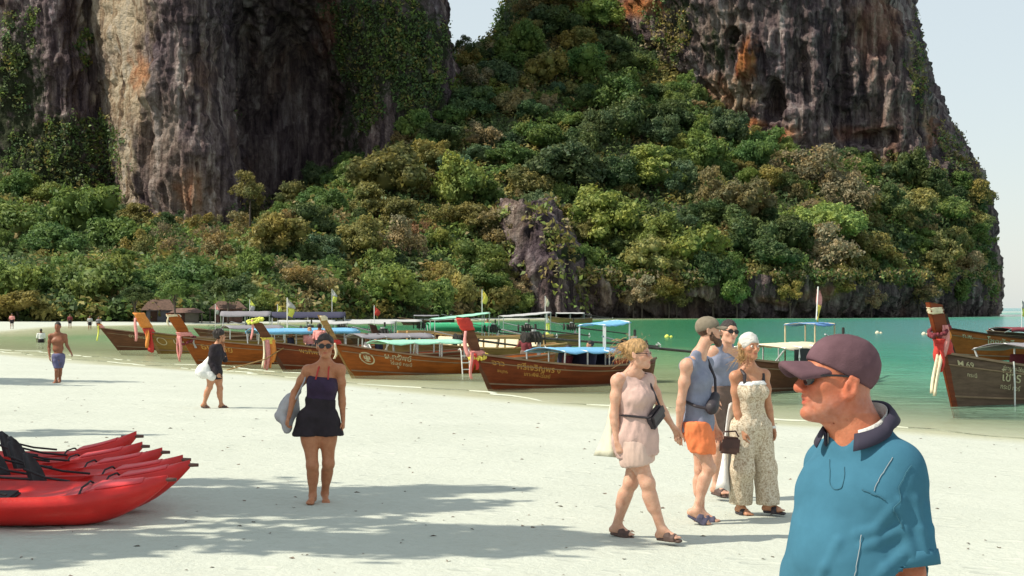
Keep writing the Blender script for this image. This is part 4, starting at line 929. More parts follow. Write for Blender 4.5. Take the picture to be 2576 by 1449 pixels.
bD.tails(1.9, 0.85, 'pink', 1, 0.10); bD.garland(1.95, 'lemon', 0.15); bD.wrap(0.98, 1.22, 'yellow', fat=0.05); bD.tails(1.15, 1.0, 'orange', 2, 0.2, fore=-0.35); bD.tails(1.15, 1.1, 'pink', 2, 0.2, fore=-0.12); bD.tails(1.1, 0.95, 'cream', 1, 0.14, fore=0.05)
bD.text('พรทิพย์', 0.85, 0.26, 0.24, GOLDP); bD.text('อ่าวนาง', 2.0, 0.24, 0.24, GOLDP); bD.canopy(0.34, 0.72, 1.2, 'grey', 4, width=1.6); bD.engine(0.96, 4)
bD.flag(0.02, 0, 2.75, ['white', 'lemon'], (0.4, 0.8), base=1.6)
bC = Boat('orange varnished boat with tall bare prow post and light blue canopy', (499, 918), 29, 8.8, 1.8, 'orange', (430, 791), 1.12, 0.62, 5, post='orange', postd=0.46, postw=0.2, rake=1.25)
bC.wrap(2.0, 2.08, 'cream', fat=0.02); bC.garland(1.15, 'maroon', 0.3); bC.tails(1.2, 1.05, 'pink', 2, 0.14); bC.tails(2.0, 0.5, 'cream', 1, 0.06); bC.wrap(1.2, 1.35, 'pink', fat=0.05); bC.tails(1.05, 0.4, 'white', 1, 0.14, fore=-0.5)
bC.text('ธนา', 0.42, 0.38, 0.36, GOLDP); bC.text('ชัย', 1.12, 0.4, 0.34, GOLDP); bC.canopy(0.26, 0.78, 1.35, 'sky', 5, width=1.7, valance=0.12); bC.engine(0.97, 4)
bB = Boat('tan longtail boat with orange cloth on its prow and pale ring emblem', (400, 890), 27, 8.6, 1.8, 'ochre', (346, 787), 1.12, 0.6, 6, post='tan', postd=0.4, rake=1.2)
bB.wrap(1.35, 2.1, 'orange', fat=0.06); bB.tails(1.85, 1.15, 'pink', 1, 0.16, fore=0.1); bB.tails(1.25, 1.0, 'orange', 2, 0.2, fore=-0.2); bB.tails(1.15, 1.15, 'red', 3, 0.22, fore=-0.3); bB.wrap(1.0, 1.3, 'red', fat=0.05)
bB.ring(0.42, 0.4, 0.2, CREAMP, inner=False); bB.text('นำโชค', 0.9, 0.44, 0.36, CREAMP); bB.canopy(0.4, 0.75, 1.3, 'grey', 3); bB.engine(0.97, 4)
bA = Boat('low dark brown boat with pointed bow and yellow streamer', (298, 881), 25, 8.2, 1.8, 'brown', (250, 815), 1.22, 0.66, 7, post='brown', postd=0.16, rake=1.1)
bA.tails(1.38, 0.95, 'lemon', 1, 0.12, fore=0.05); bA.wrap(1.25, 1.4, 'pink', fat=0.04); bA.wrap(1.38, 1.46, 'orange', fat=0.03); bA.engine(0.97, 4); bA.text('ดาวทะเล', 0.9, 0.3, 0.24, CREAMP)
# right-hand pair
bH = Boat('big weathered grey-brown boat with cream-capped prow, red cloth and white lettering', (2397, 1023), 38, 9.5, 2.0, 'grey', (2321, 766), 1.28, 0.66, 8, post='red', postd=0.40, postw=0.2, rake=0.9)
bH.wrap(2.22, 2.36, 'cream', fat=0.03); bH.wrap(1.25, 1.62, 'red', fat=0.05); bH.tails(1.5, 0.75, 'red', 2, 0.16, fore=0.0); bH.tails(1.95, 0.9, 'pink', 2, 0.14, fore=-0.35); bH.tails(1.35, 1.15, 'cream', 2, 0.13, dirv=(-0.42, -0.1, -1), sway=0.03); bH.garland(1.95, 'maroon', 0.25); bH.tails(1.9, 0.35, 'orange', 1, 0.09, fore=-0.4)
bH.text('M.69', 0.30, 0.24, 0.20, CREAMP); bH.text('กระบี่', 0.5, 0.46, 0.13, CREAMP); bH.text('โช่าร 1', 1.42, 0.42, 0.34, CREAMP); bH.text('อ่าวนาง-ไร่เลย์', 1.45, 0.15, 0.13, CREAMP); bH.text('กระบี่ ทัวร์', 1.4, 0.62, 0.16, CREAMP)
bH.canopy(0.22, 0.8, 1.32, 'grey', 4, width=1.8, camber=0.16); bH.engine(0.97, 4); bH.seats((0.35, 0.5), 'maroon')
def hang_rope(b, x):
    t = x / b.L; p = b.pt(t, 1.02, -1, 0.04); mb = MB().tube([p + np.array([0, 0, 0.05]), p + np.array([0, -0.03, -0.5]), p + np.array([0.02, -0.02, -1.15])], 0.022, 6); mb.build('mooring_rope', WHITEP, b.root)
hang_rope(bH, 1.72)
bI = Boat('brown boat with yellow lettering lying behind the weathered grey one', (2404, 908), 33, 9.5, 2.0, 'orange', (2352, 790), 1.45, 0.85, 9, post='dark', rake=0.9, rail='dark')
bI.text('ท.พ.', 0.55, 0.3, 0.26, CREAMP); bI.text('โชคศักดิ์', 1.65, 0.42, 0.42, CREAMP); bI.engine(0.97, 4)
bK = Boat('small boat under a long dark red canopy at the right edge', (2500, 868), 20, 8.0, 1.8, 'dark', None, 0.9, 0.6, 10)
bK.canopy(0.06, 0.9, 1.02, 'maroon', 5, width=2.2, camber=0.12, valance=0.2); bK.flag(0.22, -0.5, 2.9, ['white', 'lemon'], (0.42, 1.25), base=1.1)
# boat with dark side sheet and ladders behind the walkers
bJ = Boat('brown boat with dark side sheet, white spear ornaments and ladders behind the walkers', (1858, 992), 57, 8.8, 1.9, 'brown', (1800, 838), 1.0, 0.62, 11, post='brown', rake=1.0)
bJ.canopy(0.14, 0.56, 1.22, 'cream', 4, width=1.75, camber=0.12); bJ.canopy(0.50, 0.70, 1.86, 'blue', 2, width=1.0, camber=0.05, polecol=CREAMP)
q = [(x, -0.98, z + 0.02 * math.sin(x * 6)) for z in (0.62, 1.2) for x in np.linspace(1.6, 4.9, 12)]
MB().grid(q, 12, 2).build('side_sheet', CL['black'], bJ.root, solid=0.02)
for x in (1.8, 2.9, 4.0):
    mb = MB().tube([(x, -1.03, 0.0), (x, -1.03, 0.95)], 0.022, 6).add([(x - 0.075, -1.035, 0.95), (x, -1.065, 0.98), (x + 0.075, -1.035, 0.95), (x, -1.005, 0.98), (x, -1.035, 1.26)], [(0, 1, 4), (1, 2, 4), (2, 3, 4), (3, 0, 4), (0, 3, 2, 1)]); mb.build('spear_ornament', WHITEP, bJ.root)
for x in (3.0, 3.7): 
    mb = MB(); mb.tube([(x + 0.16 * math.cos(a * 0.5236), -1.02, 0.78 + 0.12 * math.sin(a * 0.5236)) for a in range(7)], 0.022, 6).build('ladder_hoop', WHITEP, bJ.root)
bJ.ladder(3.05, -0.2, 0.75, -1.02); bJ.ladder(3.8, -0.2, 0.75, -1.02); bJ.flag(0.60, -0.2, 3.0, ['pink', 'yellow'], (0.42, 1.2), base=2.0, lean=(0.15, 0)); bJ.engine(0.97, 4)
# boats further out behind the middle group
def far_boat(label, foot, th, L, hull, canv, post=True, seed=20, flags=(), h=1.35, tall=None, group='longtail boats moored further out'):
    t = (foot[0] - 30, foot[1] - 1.7 * F / W(*foot)[1]) if post else None
    b = Boat(label, foot, th, L, 1.8, hull, t, 1.05, 0.6, seed, group=group, rake=0.9)
    for c in canv: b.canopy(*c)
    b.engine(0.97, 3.6)
    for f in flags: b.flag(*f)
    return b
far_boat('dark boat with green sloping roof and red pennant', (905, 882), 12, 8.0, 'dark', [(0.5, 0.9, 1.9, 'mint', 2, 1.7, 0.05, 0.35)], False, 21, [(0.10, 0, 2.5, ['red'], (0.4, 0.6)), (0.86, 0, 3.4, ['yellow'], (0.4, 0.9))])
far_boat('boat under a bright green tarpaulin behind the pale timber boat', (1058, 878), 8, 6.6, 'brown', [(0.06, 0.62, 1.45, 'green', 4, 2.0, 0.06, 0.0, 0.45)], False, 22)
far_boat('boat with white roof and cream pennant behind the red-capped prow', (1150, 872), 10, 7.6, 'tan', [(0.35, 0.75, 1.95, 'white', 2, 1.8, 0.06, 0.25)], False, 23, [(0.72, 0, 3.1, ['cream'], (0.3, 0.7))])
far_boat('boat with grey arched canopy beyond the light blue one', (520, 868), 6, 9.0, 'brown', [(0.10, 0.45, 1.85, 'grey', 3, 1.8, 0.3), (0.5, 0.9, 1.5, 'white', 3, 1.8, 0.08)], False, 24, [(0.06, 0, 2.6, ['pink', 'white'], (0.3, 0.7)), (0.3, 0, 2.9, ['lemon', 'white'], (0.4, 0.8))])
far_boat('dark boat with navy and white tarpaulins behind the woman in black', (655, 866), 6, 11.0, 'dark', [(0.06, 0.5, 1.75, 'navy', 3, 1.9, 0.35), (0.5, 0.95, 1.5, 'white', 4, 1.9, 0.1)], False, 25, [(0.42, 0, 3.6, ['white', 'lemon'], (0.4, 1.0)), (0.1, 0, 2.6, ['lemon'], (0.35, 0.6))])
far_boat('boat with white canopy and thin white poles behind the orange one', (790, 880), 10, 9.0, 'brown', [(0.05, 0.5, 1.5, 'white', 4, 1.8, 0.1)], False, 26)
far_boat('small white boat far off under the headland cliff', (1388, 812), 4, 6.5, 'tan', [(0.1, 0.8, 1.5, 'white', 3, 1.8, 0.15)], False, 27)
far_boat('grey boat with drooping white roof near the rock foot', (1015, 818), 4, 7.0, 'dark', [(0.2, 0.7, 1.3, 'grey', 2, 1.8, 0.1)], False, 28)
# small sailing pennant on its float, mooring floats
def float_buoy(u, v, col, lab, grp=None, r=0.2):
    p = W(u, v); mb = MB(); n = 10
    mb.tube([(0, 0, -0.1), (0, 0, -0.02), (0, 0, 0.1), (0, 0, 0.2), (0, 0, 0.25)], [r * 0.6, r, r, r * 0.6, 0.02], 12)
    mb.tube([(0.34, 0.05, -0.08), (0.34, 0.05, 0.05), (0.34, 0.05, 0.16)], [r * 0.5, r * 0.7, 0.05], 10)
    o = mb.build('mooring_float', CL[col], None, smooth=True, loc=p); tag(o, lab, 'buoy', grp)
float_buoy(1678, 849, 'lemon', 'pale yellow mooring float between two walkers', 'mooring floats'); float_buoy(1441, 857, 'lemon', 'yellow mooring float beside the blue roof poles', 'mooring floats')
float_buoy(2207, 839, 'cream', 'cream mooring float right of the grey-purple cap', 'mooring floats'); float_buoy(2324, 842, 'cream', 'cream mooring float left of the tall cream-capped prow', 'mooring floats')
p = W(1376, 842); fl = empty('marker_pennant', p); tag(fl, 'yellow and white pennant standing on a float in the bay', 'flag')
MB().tube([(0, 0, -0.2), (0, 0, 1.9)], 0.03, 6).build('flagpole', WHITEP, fl); MB().tube([(0, 0, -0.1), (0, 0, 0.05), (0, 0, 0.2)], [0.2, 0.25, 0.1], 10).build('float', CL['lemon'], fl)
for z0, z1, c, w0, w1 in ((0.35, 1.05, 'lemon', 0.4, 0.3), (1.05, 1.85, 'white', 0.3, 0.04)):
    MB().grid([(0.03 + i / 3 * (w0 + (w1 - w0) * j / 4) - 0.12, 0.03 * math.sin(i * 2 + j), z0 + (z1 - z0) * j / 4) for j in range(5) for i in range(4)], 4, 5).build('pennant', CL[c], fl, solid=0.012)
# mooring rope from the red-brown boat to the sand
MB().tube([bD.at(0.1, -0.1, 0.9), bD.at(-0.9, -0.5, 0.42), bD.at(-2.6, -1.0, 0.06)], 0.025, 5).build('mooring_rope', WD['tan'], None); tag(bpy.context.scene.objects['mooring_rope.001'] if 'mooring_rope.001' in bpy.data.objects else bpy.data.objects['mooring_rope'], 'tan mooring rope running from the sashed prow into the shallows', 'rope')
# huts behind the beach
def hut(u, v, Yd, wd, dp, h, rh, wallc, roofc, label):
    x, y, z = P(u, v, Yd); z = float(sand_z(x, y)); r = empty('beach_hut', (x, y, z), 0.15); tag(r, label, 'hut')
    MB().box((0, 0, h / 2), (wd, dp, h)).build('wall', wallc, r, bevel=0.03)
    w2, d2 = wd / 2 + 0.8, dp / 2 + 0.8
    MB().add([(-w2, -d2, h - .2), (w2, -d2, h - .2), (w2, d2, h - .2), (-w2, d2, h - .2), (-w2 * .55, 0, h + rh), (w2 * .55, 0, h + rh)], [(0, 1, 5, 4), (2, 3, 4, 5), (1, 2, 5), (3, 0, 4), (3, 2, 1, 0)]).build('roof', roofc, r, solid=0.1)
    MB().box((-wd * .2, -dp / 2 - .03, h * .42), (1.0, 0.06, h * .8)).build('door', WD['dark'], r)
    for k in (-1, 1): MB().tube([(k * (w2 - .2), -d2 + .2, -0.3), (k * (w2 - .2), -d2 + .2, h - .1)], 0.09, 6).build('post', BARK, r)
THATCH = simple('thatch', (0.12, 0.072, 0.052), 0.95, 0.3, 3, 0.8, 14, stretch=(1, 1, 4)); PANEL = simple('grey_panel', (0.13, 0.13, 0.15), 0.8, 0.15, 1.5); PANEL2 = simple('khaki_panel', (0.12, 0.105, 0.08), 0.8, 0.15, 1.5)
hut(402, 790, 212, 3.6, 3.0, 1.9, 1.4, PANEL, THATCH, 'thatched hut under the trees behind the orange-clothed prow')
hut(470, 790, 210, 3.4, 3.0, 1.6, 0.5, PANEL2, simple('rust_roof', (0.16, 0.09, 0.07), 0.8, 0.3, 2), 'low khaki shed right of the thatched hut')
hut(575, 785, 213, 4.0, 3.0, 2.2, 1.0, simple('brown_board', (0.14, 0.07, 0.055), 0.9, 0.3, 2), THATCH, 'brown board hut behind the arched grey canopy')
# ------------------------------------------------------------------ figures: one continuous surface from a distance field
V3 = lambda *a: np.array(a, dtype=float)
def unit(v): v = np.asarray(v, float); return v / (np.linalg.norm(v) + 1e-12)
def cap(a, b, ra, rb=None, k=0.03): return ('c', np.asarray(a, float), np.asarray(b, float), ra, ra if rb is None else rb, k)
def ell(c, r, R=None, k=0.03): return ('e', np.asarray(c, float), np.asarray(r, float), np.eye(3) if R is None else np.asarray(R, float), k)
def prim_d(p, X):
    if p[0] == 'c':
        a, b, ra, rb = p[1:5]; d = b - a; L2 = d @ d + 1e-12; q = X - a
        t = np.clip((q @ d) / L2, 0, 1); return np.linalg.norm(q - t[..., None] * d, axis=-1) - (ra + (rb - ra) * t)
    c, r, R = p[1:4]; q = (X - c) @ R.T          # rows of R are the axes
    k0 = np.linalg.norm(q / r, axis=-1); k1 = np.linalg.norm(q / (r * r), axis=-1) + 1e-9
    return k0 * (k0 - 1) / k1
def prim_box(p):
    if p[0] == 'c': a, b, r = p[1], p[2], max(p[3], p[4]); return np.minimum(a, b) - r, np.maximum(a, b) + r
    e = (np.abs(p[3].T) * p[2]).sum(1); return p[1] - e, p[1] + e
def inflate(ps, d, k=None):
    out = []
    for p in ps:
        if p[0] == 'c': out.append(('c', p[1], p[2], p[3] + d, p[4] + d, k or p[5]))
        else: out.append(('e', p[1], p[2] + d, p[3], k or p[4]))
    return out
def surfnets(Fd, o, h):
    S = Fd < 0; nx, ny, nz = Fd.shape
    c = np.zeros((nx - 1, ny - 1, nz - 1), np.int8)
    for i in (0, 1):
        for j in (0, 1):
            for k in (0, 1): c += S[i:nx - 1 + i, j:ny - 1 + j, k:nz - 1 + k]
    act = (c > 0) & (c < 8); I, J, K = np.nonzero(act); idx = -np.ones(act.shape, np.int64); idx[I, J, K] = np.arange(len(I))
    cr = {(i, j, k): Fd[I + i, J + j, K + k] for i in (0, 1) for j in (0, 1) for k in (0, 1)}
    acc = np.zeros((len(I), 3)); cnt = np.zeros(len(I))
    for a in cr:
        for ax in range(3):
            if a[ax]: continue
            b = list(a); b[ax] = 1; b = tuple(b); fa, fb = cr[a], cr[b]; m = (fa < 0) != (fb < 0)
            t = np.where(m, fa / np.where(m, fa - fb, 1), 0); p = np.array(a, float)[None] + t[:, None] * (np.array(b) - np.array(a))
            acc += np.where(m[:, None], p, 0); cnt += m
    V = (np.stack([I, J, K], -1) + acc / cnt[:, None]) * h + o
    Q = []
    for ax in range(3):
        s0 = [slice(1, -1)] * 3; s0[ax] = slice(0, -1); s1 = list(s0); s1[ax] = slice(1, None)
        A = S[tuple(s0)]; B = S[tuple(s1)]; m = A != B; e = np.stack(np.nonzero(m), -1); e += np.array([0 if x == ax else 1 for x in range(3)])
        d1, d2 = [(1, 2), (2, 0), (0, 1)][ax]
        def cell(o1, o2):
            q = e.copy(); q[:, d1] -= o1; q[:, d2] -= o2; return idx[q[:, 0], q[:, 1], q[:, 2]]
        f = np.stack([cell(1, 1), cell(0, 1), cell(0, 0), cell(1, 0)], -1); ins = A[m]
        f = np.where(ins[:, None], f, f[:, ::-1]); Q.append(f)
    Q = np.concatenate(Q); return V, Q[(Q >= 0).all(1)]
def sdf_mesh(name, prims, vox, mat, parent, sub=(), clip=(), relax=2, wrinkle=None, tint=None, kk=None):
    lo = np.min([prim_box(p)[0] for p in prims], 0) - 3 * vox; hi = np.max([prim_box(p)[1] for p in prims], 0) + 3 * vox
    n = np.ceil((hi - lo) / vox).astype(int) + 1
    ax = [lo[i] + vox * np.arange(n[i]) for i in range(3)]; Fd = np.full(n, 1.0, np.float32)
    for p in list(prims) + [('sub', q) for q in sub]:
        s_ = p[0] == 'sub'; q = p[1] if s_ else p; k = q[-1]; b0, b1 = prim_box(q); mg = k + 3 * vox
        sl = tuple(slice(max(0, int((b0[i] - mg - lo[i]) / vox)), min(n[i], int((b1[i] + mg - lo[i]) / vox) + 2)) for i in range(3))
        if any(s.start >= s.stop for s in sl): continue
        X = np.stack(np.meshgrid(ax[0][sl[0]], ax[1][sl[1]], ax[2][sl[2]], indexing='ij'), -1)
        d = prim_d(q, X); g = Fd[sl]
        if s_: d = -d; h = np.maximum(k - np.abs(g - d), 0) / k; Fd[sl] = np.maximum(g, d) + h * h * k / 4
        else: h = np.maximum(k - np.abs(g - d), 0) / k; Fd[sl] = np.minimum(g, d) - h * h * k / 4
    if len(clip):
        X = np.stack(np.meshgrid(*ax, indexing='ij'), -1)
        for pt, nn in clip: Fd = np.maximum(Fd, ((X - np.asarray(pt)) @ unit(nn)).astype(np.float32))
    V, Q = surfnets(Fd, lo, vox)
    for _ in range(relax):
        A = np.zeros_like(V); c = np.zeros(len(V))
        for a, b in ((0, 1), (1, 2), (2, 3), (3, 0)):
            for x, y in ((a, b), (b, a)): np.add.at(A, Q[:, x], V[Q[:, y]]); np.add.at(c, Q[:, x], 1)
        V = V * 0.5 + 0.5 * A / np.maximum(c, 1)[:, None]
    if wrinkle is not None:
        amp, fr = wrinkle; nrm = np.zeros_like(V)
        fn = np.cross(V[Q[:, 2]] - V[Q[:, 0]], V[Q[:, 3]] - V[Q[:, 1]])
        for i in range(4): np.add.at(nrm, Q[:, i], fn)
        nrm /= np.linalg.norm(nrm, axis=1, keepdims=True) + 1e-12
        fr = np.asarray(fr, float) * np.ones(3)
        V = V + nrm * (amp * (fbm(V * fr, 3, 61) + 0.7 * (1 - 2 * np.abs(fbm(V * fr * 0.8 + 9, 2, 65)))))[:, None]
    return mesh_np(name, V, Q, mat, parent, colors=None if tint is None else tint(V))
def skin(name, col):
    if name in MATS: return MATS[name]
    m, nt, b = mat_base(name); L = nt.links.new
    at = N(nt, 'ShaderNodeAttribute', attribute_name='tint'); tc = N(nt, 'ShaderNodeTexCoord')
    no = N(nt, 'ShaderNodeTexNoise', Scale=16.0, Detail=8.0, Roughness=0.7); L(tc.outputs['Object'], no.inputs['Vector'])
    r = ramp(nt, [(0.3, tuple(c * k for c, k in zip(col, (0.84, 0.72, 0.68)))), (0.7, tuple(min(1, c * k) for c, k in zip(col, (1.1, 1.16, 1.18))))]); L(no.outputs['Fac'], r.inputs[0])
    mx = N(nt, 'ShaderNodeMix', data_type='RGBA', blend_type='MULTIPLY'); mx.inputs[0].default_value = 1; L(r.outputs[0], mx.inputs[6]); L(at.outputs['Color'], mx.inputs[7]); L(mx.outputs[2], b.inputs['Base Color'])
    b.inputs['Roughness'].default_value = 0.5; b.inputs['Specular IOR Level'].default_value = 0.35
    b.inputs['Subsurface Weight'].default_value = 0.12; b.inputs['Subsurface Radius'].default_value = (0.02, 0.007, 0.004); b.inputs['Subsurface Scale'].default_value = 0.6
    n2 = N(nt, 'ShaderNodeTexNoise', Scale=120.0, Detail=3.0); L(tc.outputs['Object'], n2.inputs['Vector'])
    bp = N(nt, 'ShaderNodeBump', Strength=0.3, Distance=0.004); L(n2.outputs['Fac'], bp.inputs['Height']); L(bp.outputs[0], b.inputs['Normal'])
    MATS[name] = m; return m
HAIRM = {k: simple('hair_' + k, c, 0.5, 0.35, 30, 0.6, 90, stretch=(2, 2, 0.4)) for k, c in (('dark', (0.025, 0.016, 0.012)), ('blond', (0.42, 0.25, 0.10)), ('brown', (0.10, 0.045, 0.022)), ('grey', (0.45, 0.40, 0.36)))}
LENS = simple('dark_lens', (0.012, 0.010, 0.012), 0.12, 0.05, 5); EYE = simple('eye_white', (0.75, 0.72, 0.68), 0.3, 0.03, 5); IRIS = simple('iris', (0.05, 0.03, 0.02), 0.3, 0.1, 5); LEATHER = simple('brown_leather', (0.085, 0.035, 0.024), 0.5, 0.25, 12, 0.3, 60); SOLE = simple('sandal_brown', (0.085, 0.05, 0.04), 0.7, 0.2, 20); SOLEN = simple('sandal_navy', (0.07, 0.065, 0.11), 0.7, 0.2, 20)
UP = V3(0, 0, 1)
def frame(fwd, pitch=0.0, roll=0.0):
    f = unit(fwd); lat = unit(np.cross(UP, f)); up = np.cross(f, lat)
    f, up = f * math.cos(pitch) + up * math.sin(pitch), up * math.cos(pitch) - f * math.sin(pitch)
    lat, up = lat * math.cos(roll) + up * math.sin(roll), up * math.cos(roll) - lat * math.sin(roll)
    return np.stack([lat, f, up])                 # rows: left, forward, up
def hand(wr, dr, pn, th, curl=0.5, s=1.0):
    dr = unit(dr); pn = unit(pn - dr * (pn @ dr)); th = np.cross(dr, pn) if th is None else unit(th - dr * (th @ dr) - pn * (th @ pn)); o = []
    for a in (-0.024, -0.008, 0.008, 0.024): o.append(cap(wr + dr * 0.012 * s + th * a * 0.55 * s, wr + dr * 0.088 * s + th * a * s, 0.016 * s, 0.0135 * s, 0.014))
    for i, (ln, of) in enumerate(((0.070, 0.030), (0.079, 0.010), (0.073, -0.011), (0.057, -0.030))):
        p = wr + dr * (0.090 - 0.004 * abs(i - 1)) * s + th * of * s; an = 0.1 + 0.06 * i
        for f_, r_ in ((0.45, 0.0098), (0.32, 0.0088), (0.26, 0.0078)):
            an += curl * (0.55 + 0.08 * i); d = dr * math.cos(an) + pn * math.sin(an) + th * of * 1.5; d = unit(d); q = p + d * ln * f_ * s
            o.append(cap(p, q, r_ * s, r_ * 0.9 * s, 0.005)); p = q
    t0 = wr + dr * 0.03 * s + th * 0.022 * s; t1 = t0 + unit(dr * 0.75 + th * 0.65 + pn * 0.35) * 0.045 * s; t2 = t1 + unit(dr * 0.95 + th * 0.1 + pn * 0.35) * 0.03 * s; t3 = t2 + unit(dr + pn * 0.4 - th * .05) * 0.025 * s
    return o + [cap(t0, t1, 0.0145 * s, 0.012 * s, 0.010), cap(t1, t2, 0.0115 * s, 0.0105 * s, 0.006), cap(t2, t3, 0.0105 * s, 0.008 * s, 0.005)]
class Human:
    """joints J are metres from the base point; torso faces fwd, head faces hfwd"""
    def __init__(s, label, base, J, fwd, hfwd, skinm, w=1.0, female=False, vox=0.009, group=None, pitch=0.0, roll=0.0, hs=1.0, ez=0.0, belly=0.0, hands=True, lean=None, feet=True, curlL=0.5, curlR=0.5, palmL=None, palmR=None, hipw=None, shw=None, tilt=0.0):
        s.ez = ez; s.root = empty('person', base); tag(s.root, label, 'person', group); s.vox = vox; s.J = J = {k: np.asarray(v, float) for k, v in J.items()}
        s.fem = female; s.w = w; s.hs = hs
        T = s.T = frame(fwd); lat, f, up = T; s.f = f; s.lat = lat
        H = s.H = frame(hfwd, pitch, roll)
        sm = J['sh']; hm = J['hip']; sw = shw or (0.155 if female else 0.185); hw = hipw or (0.095 if female else 0.09)
        tl = lat * math.cos(tilt) + UP * math.sin(tilt)
        SL, SR = J.get('SL', sm + tl * sw), J.get('SR', sm - tl * sw); HL, HR = hm + lat * hw, hm - lat * hw; s.SL, s.SR, s.HL, s.HR = SL, SR, HL, HR
        nk = J.get('nk', sm + UP * 0.055); hc = J['hd']; s.hc = hc
        ax = unit(sm - hm); tl_ = np.linalg.norm(sm - hm); R = np.stack([lat, unit(np.cross(ax, lat)), ax]); R[1] = np.cross(ax, lat); s.R = R
        P_ = s.parts = {}
        wst = hm + ax * tl_ * 0.40; ch = hm + ax * tl_ * 0.72; fw = R[1] if R[1] @ f > 0 else -R[1]; s.fw = fw; s.ch = ch; s.wst = wst; s.ax = ax
        if female:
            tor = [ell(hm + ax * 0.02 - fw * 0.012, V3(0.165 * w, 0.118 * w, 0.115), R, 0.07), ell(wst, V3(0.122 * w, 0.092 * w, 0.13), R, 0.07), ell(ch, V3(0.138 * w, 0.098 * w, 0.15), R, 0.06)]
            for q in (-1, 1): tor.append(ell(ch + lat * q * 0.068 + fw * 0.075 * w - ax * 0.015, V3(0.062, 0.058, 0.062) * (0.6 + 0.4 * w), R, 0.04)); tor.append(ell(hm + lat * q * 0.075 * w - fw * 0.075 - ax * 0.03, V3(0.082, 0.075, 0.09) * w, R, 0.05))
        else:
            tor = [ell(hm + ax * 0.02, V3(0.155 * w, 0.112 * w, 0.11), R, 0.07), ell(wst, V3(0.142 * w, 0.105 * w, 0.14), R, 0.07), ell(ch + ax * 0.01, V3(0.162 * w, 0.112 * w, 0.155), R, 0.06)]
            for q in (-1, 1): tor.append(ell(ch + lat * q * 0.075 + fw * 0.06 * w + ax * 0.02, V3(0.085, 0.055, 0.065), R, 0.05)); tor.append(ell(hm + lat * q * 0.07 * w - fw * 0.06 - ax * 0.03, V3(0.08, 0.075, 0.085), R, 0.05))
        if belly: tor.append(ell(wst + fw * 0.075 * belly - ax * 0.01, V3(0.15 * w, 0.12, 0.16), R, 0.09))
        P_['torso'] = tor
        dr = 0.050 if female else 0.060
        P_['yoke'] = [cap(SL, SR, dr * 0.95, dr * 0.95, 0.06), cap(nk, SL * 0.75 + nk * 0.25, 0.055, dr * 0.7, 0.05), cap(nk, SR * 0.75 + nk * 0.25, 0.055, dr * 0.7, 0.05), ell(SL, V3(1, 1, 1) * dr * 1.04, None, 0.03), ell(SR, V3(1, 1, 1) * dr * 1.04, None, 0.03)]
        nr = 0.047 if female else 0.058; hb = hc - H[2] * 0.07 * hs - H[1] * 0.022 * hs
        P_['neck'] = [cap(nk - UP * 0.02, hb, nr * 1.08, nr, 0.035)]
        am = 0.86 if female else 1.0; am *= 0.5 + 0.5 * w
        for S_, q in (('L', SL), ('R', SR)):
            if 'el' + S_ not in J: continue
            e, wr = J['el' + S_], J['wr' + S_]
            P_['arm' + S_] = [cap(q, e, 0.052 * am, 0.040 * am, 0.03), ell((q * 0.55 + e * 0.45), V3(0.050, 0.050, 0.050) * am, None, 0.04)]
            m1 = e + (wr - e) * 0.25; P_['fore' + S_] = [cap(e, m1, 0.040 * am, 0.041 * am, 0.025), cap(m1, wr, 0.040 * am, 0.026 * am, 0.02)]
            if hands:
                sg = 1 if S_ == 'L' else -1; hd = J.get('hn' + S_, wr + unit(wr - e) * 0.1) - wr
                pn = (palmL if S_ == 'L' else palmR); pn = -sg * lat if pn is None else np.asarray(pn, float)
                P_['hand' + S_] = hand(wr, hd, pn, f, curlL if S_ == 'L' else curlR, 0.93 if female else 1.04)
            else: P_['hand' + S_] = [cap(wr, J.get('hn' + S_, wr + unit(wr - e) * 0.12), 0.03, 0.026, 0.02)]
        lm = (1.02 if female else 1.0) * (0.55 + 0.45 * w)
        for S_, q in (('L', HL), ('R', HR)):
            if 'kn' + S_ not in J: continue
            kn, an = J['kn' + S_], J['an' + S_]; fd = unit(J['ft' + S_]) if 'ft' + S_ in J else f
            P_['thigh' + S_] = [cap(q - UP * 0.01, kn, 0.086 * lm, 0.056 * lm, 0.05), ell(q * 0.65 + kn * 0.35, V3(0.082, 0.082, 0.12) * lm, None, 0.06)]
            cf = kn + (an - kn) * 0.28 - fd * 0.022
            P_['shin' + S_] = [cap(kn, an, 0.052 * lm, 0.036 * lm, 0.03), cap(cf, cf + (an - kn) * 0.22, 0.050 * lm, 0.040 * lm, 0.05), ell(kn + fd * 0.012, V3(0.05, 0.05, 0.055) * lm, None, 0.03)]
            if feet:
                fs = 0.92 if female else 1.05; dn = V3(0, 0, -1) - fd * (V3(0, 0, -1) @ fd); dn = unit(dn); sd_ = np.cross(fd, dn)
                heel = an + dn * 0.045 * fs - fd * 0.035 * fs; ball = an + dn * 0.058 * fs + fd * 0.115 * fs
                P_['foot' + S_] = [cap(an + dn * .01, heel, 0.035 * fs, 0.030 * fs, 0.025), cap(heel, ball, 0.030 * fs, 0.026 * fs, 0.02), cap(an + fd * 0.02, ball, 0.036 * fs, 0.024 * fs, 0.03), cap(ball - sd_ * 0.022, ball + sd_ * 0.022, 0.022 * fs, 0.022 * fs, 0.02)]
                for i in range(5):
                    o = sd_ * (0.032 - 0.016 * i) * fs * (1 if S_ == 'R' else 1); tl = (0.055, 0.052, 0.046, 0.04, 0.032)[i if S_ == 'R' else i]; P_['foot' + S_].append(cap(ball + o, ball + o * 1.15 + fd * tl * fs + dn * 0.004, 0.0125 * fs, 0.010 * fs, 0.006))
                setattr(s, 'foot' + S_, (heel, ball, fd, dn, sd_, fs))
        P_['head'] = s.head(); s.skinm = skinm
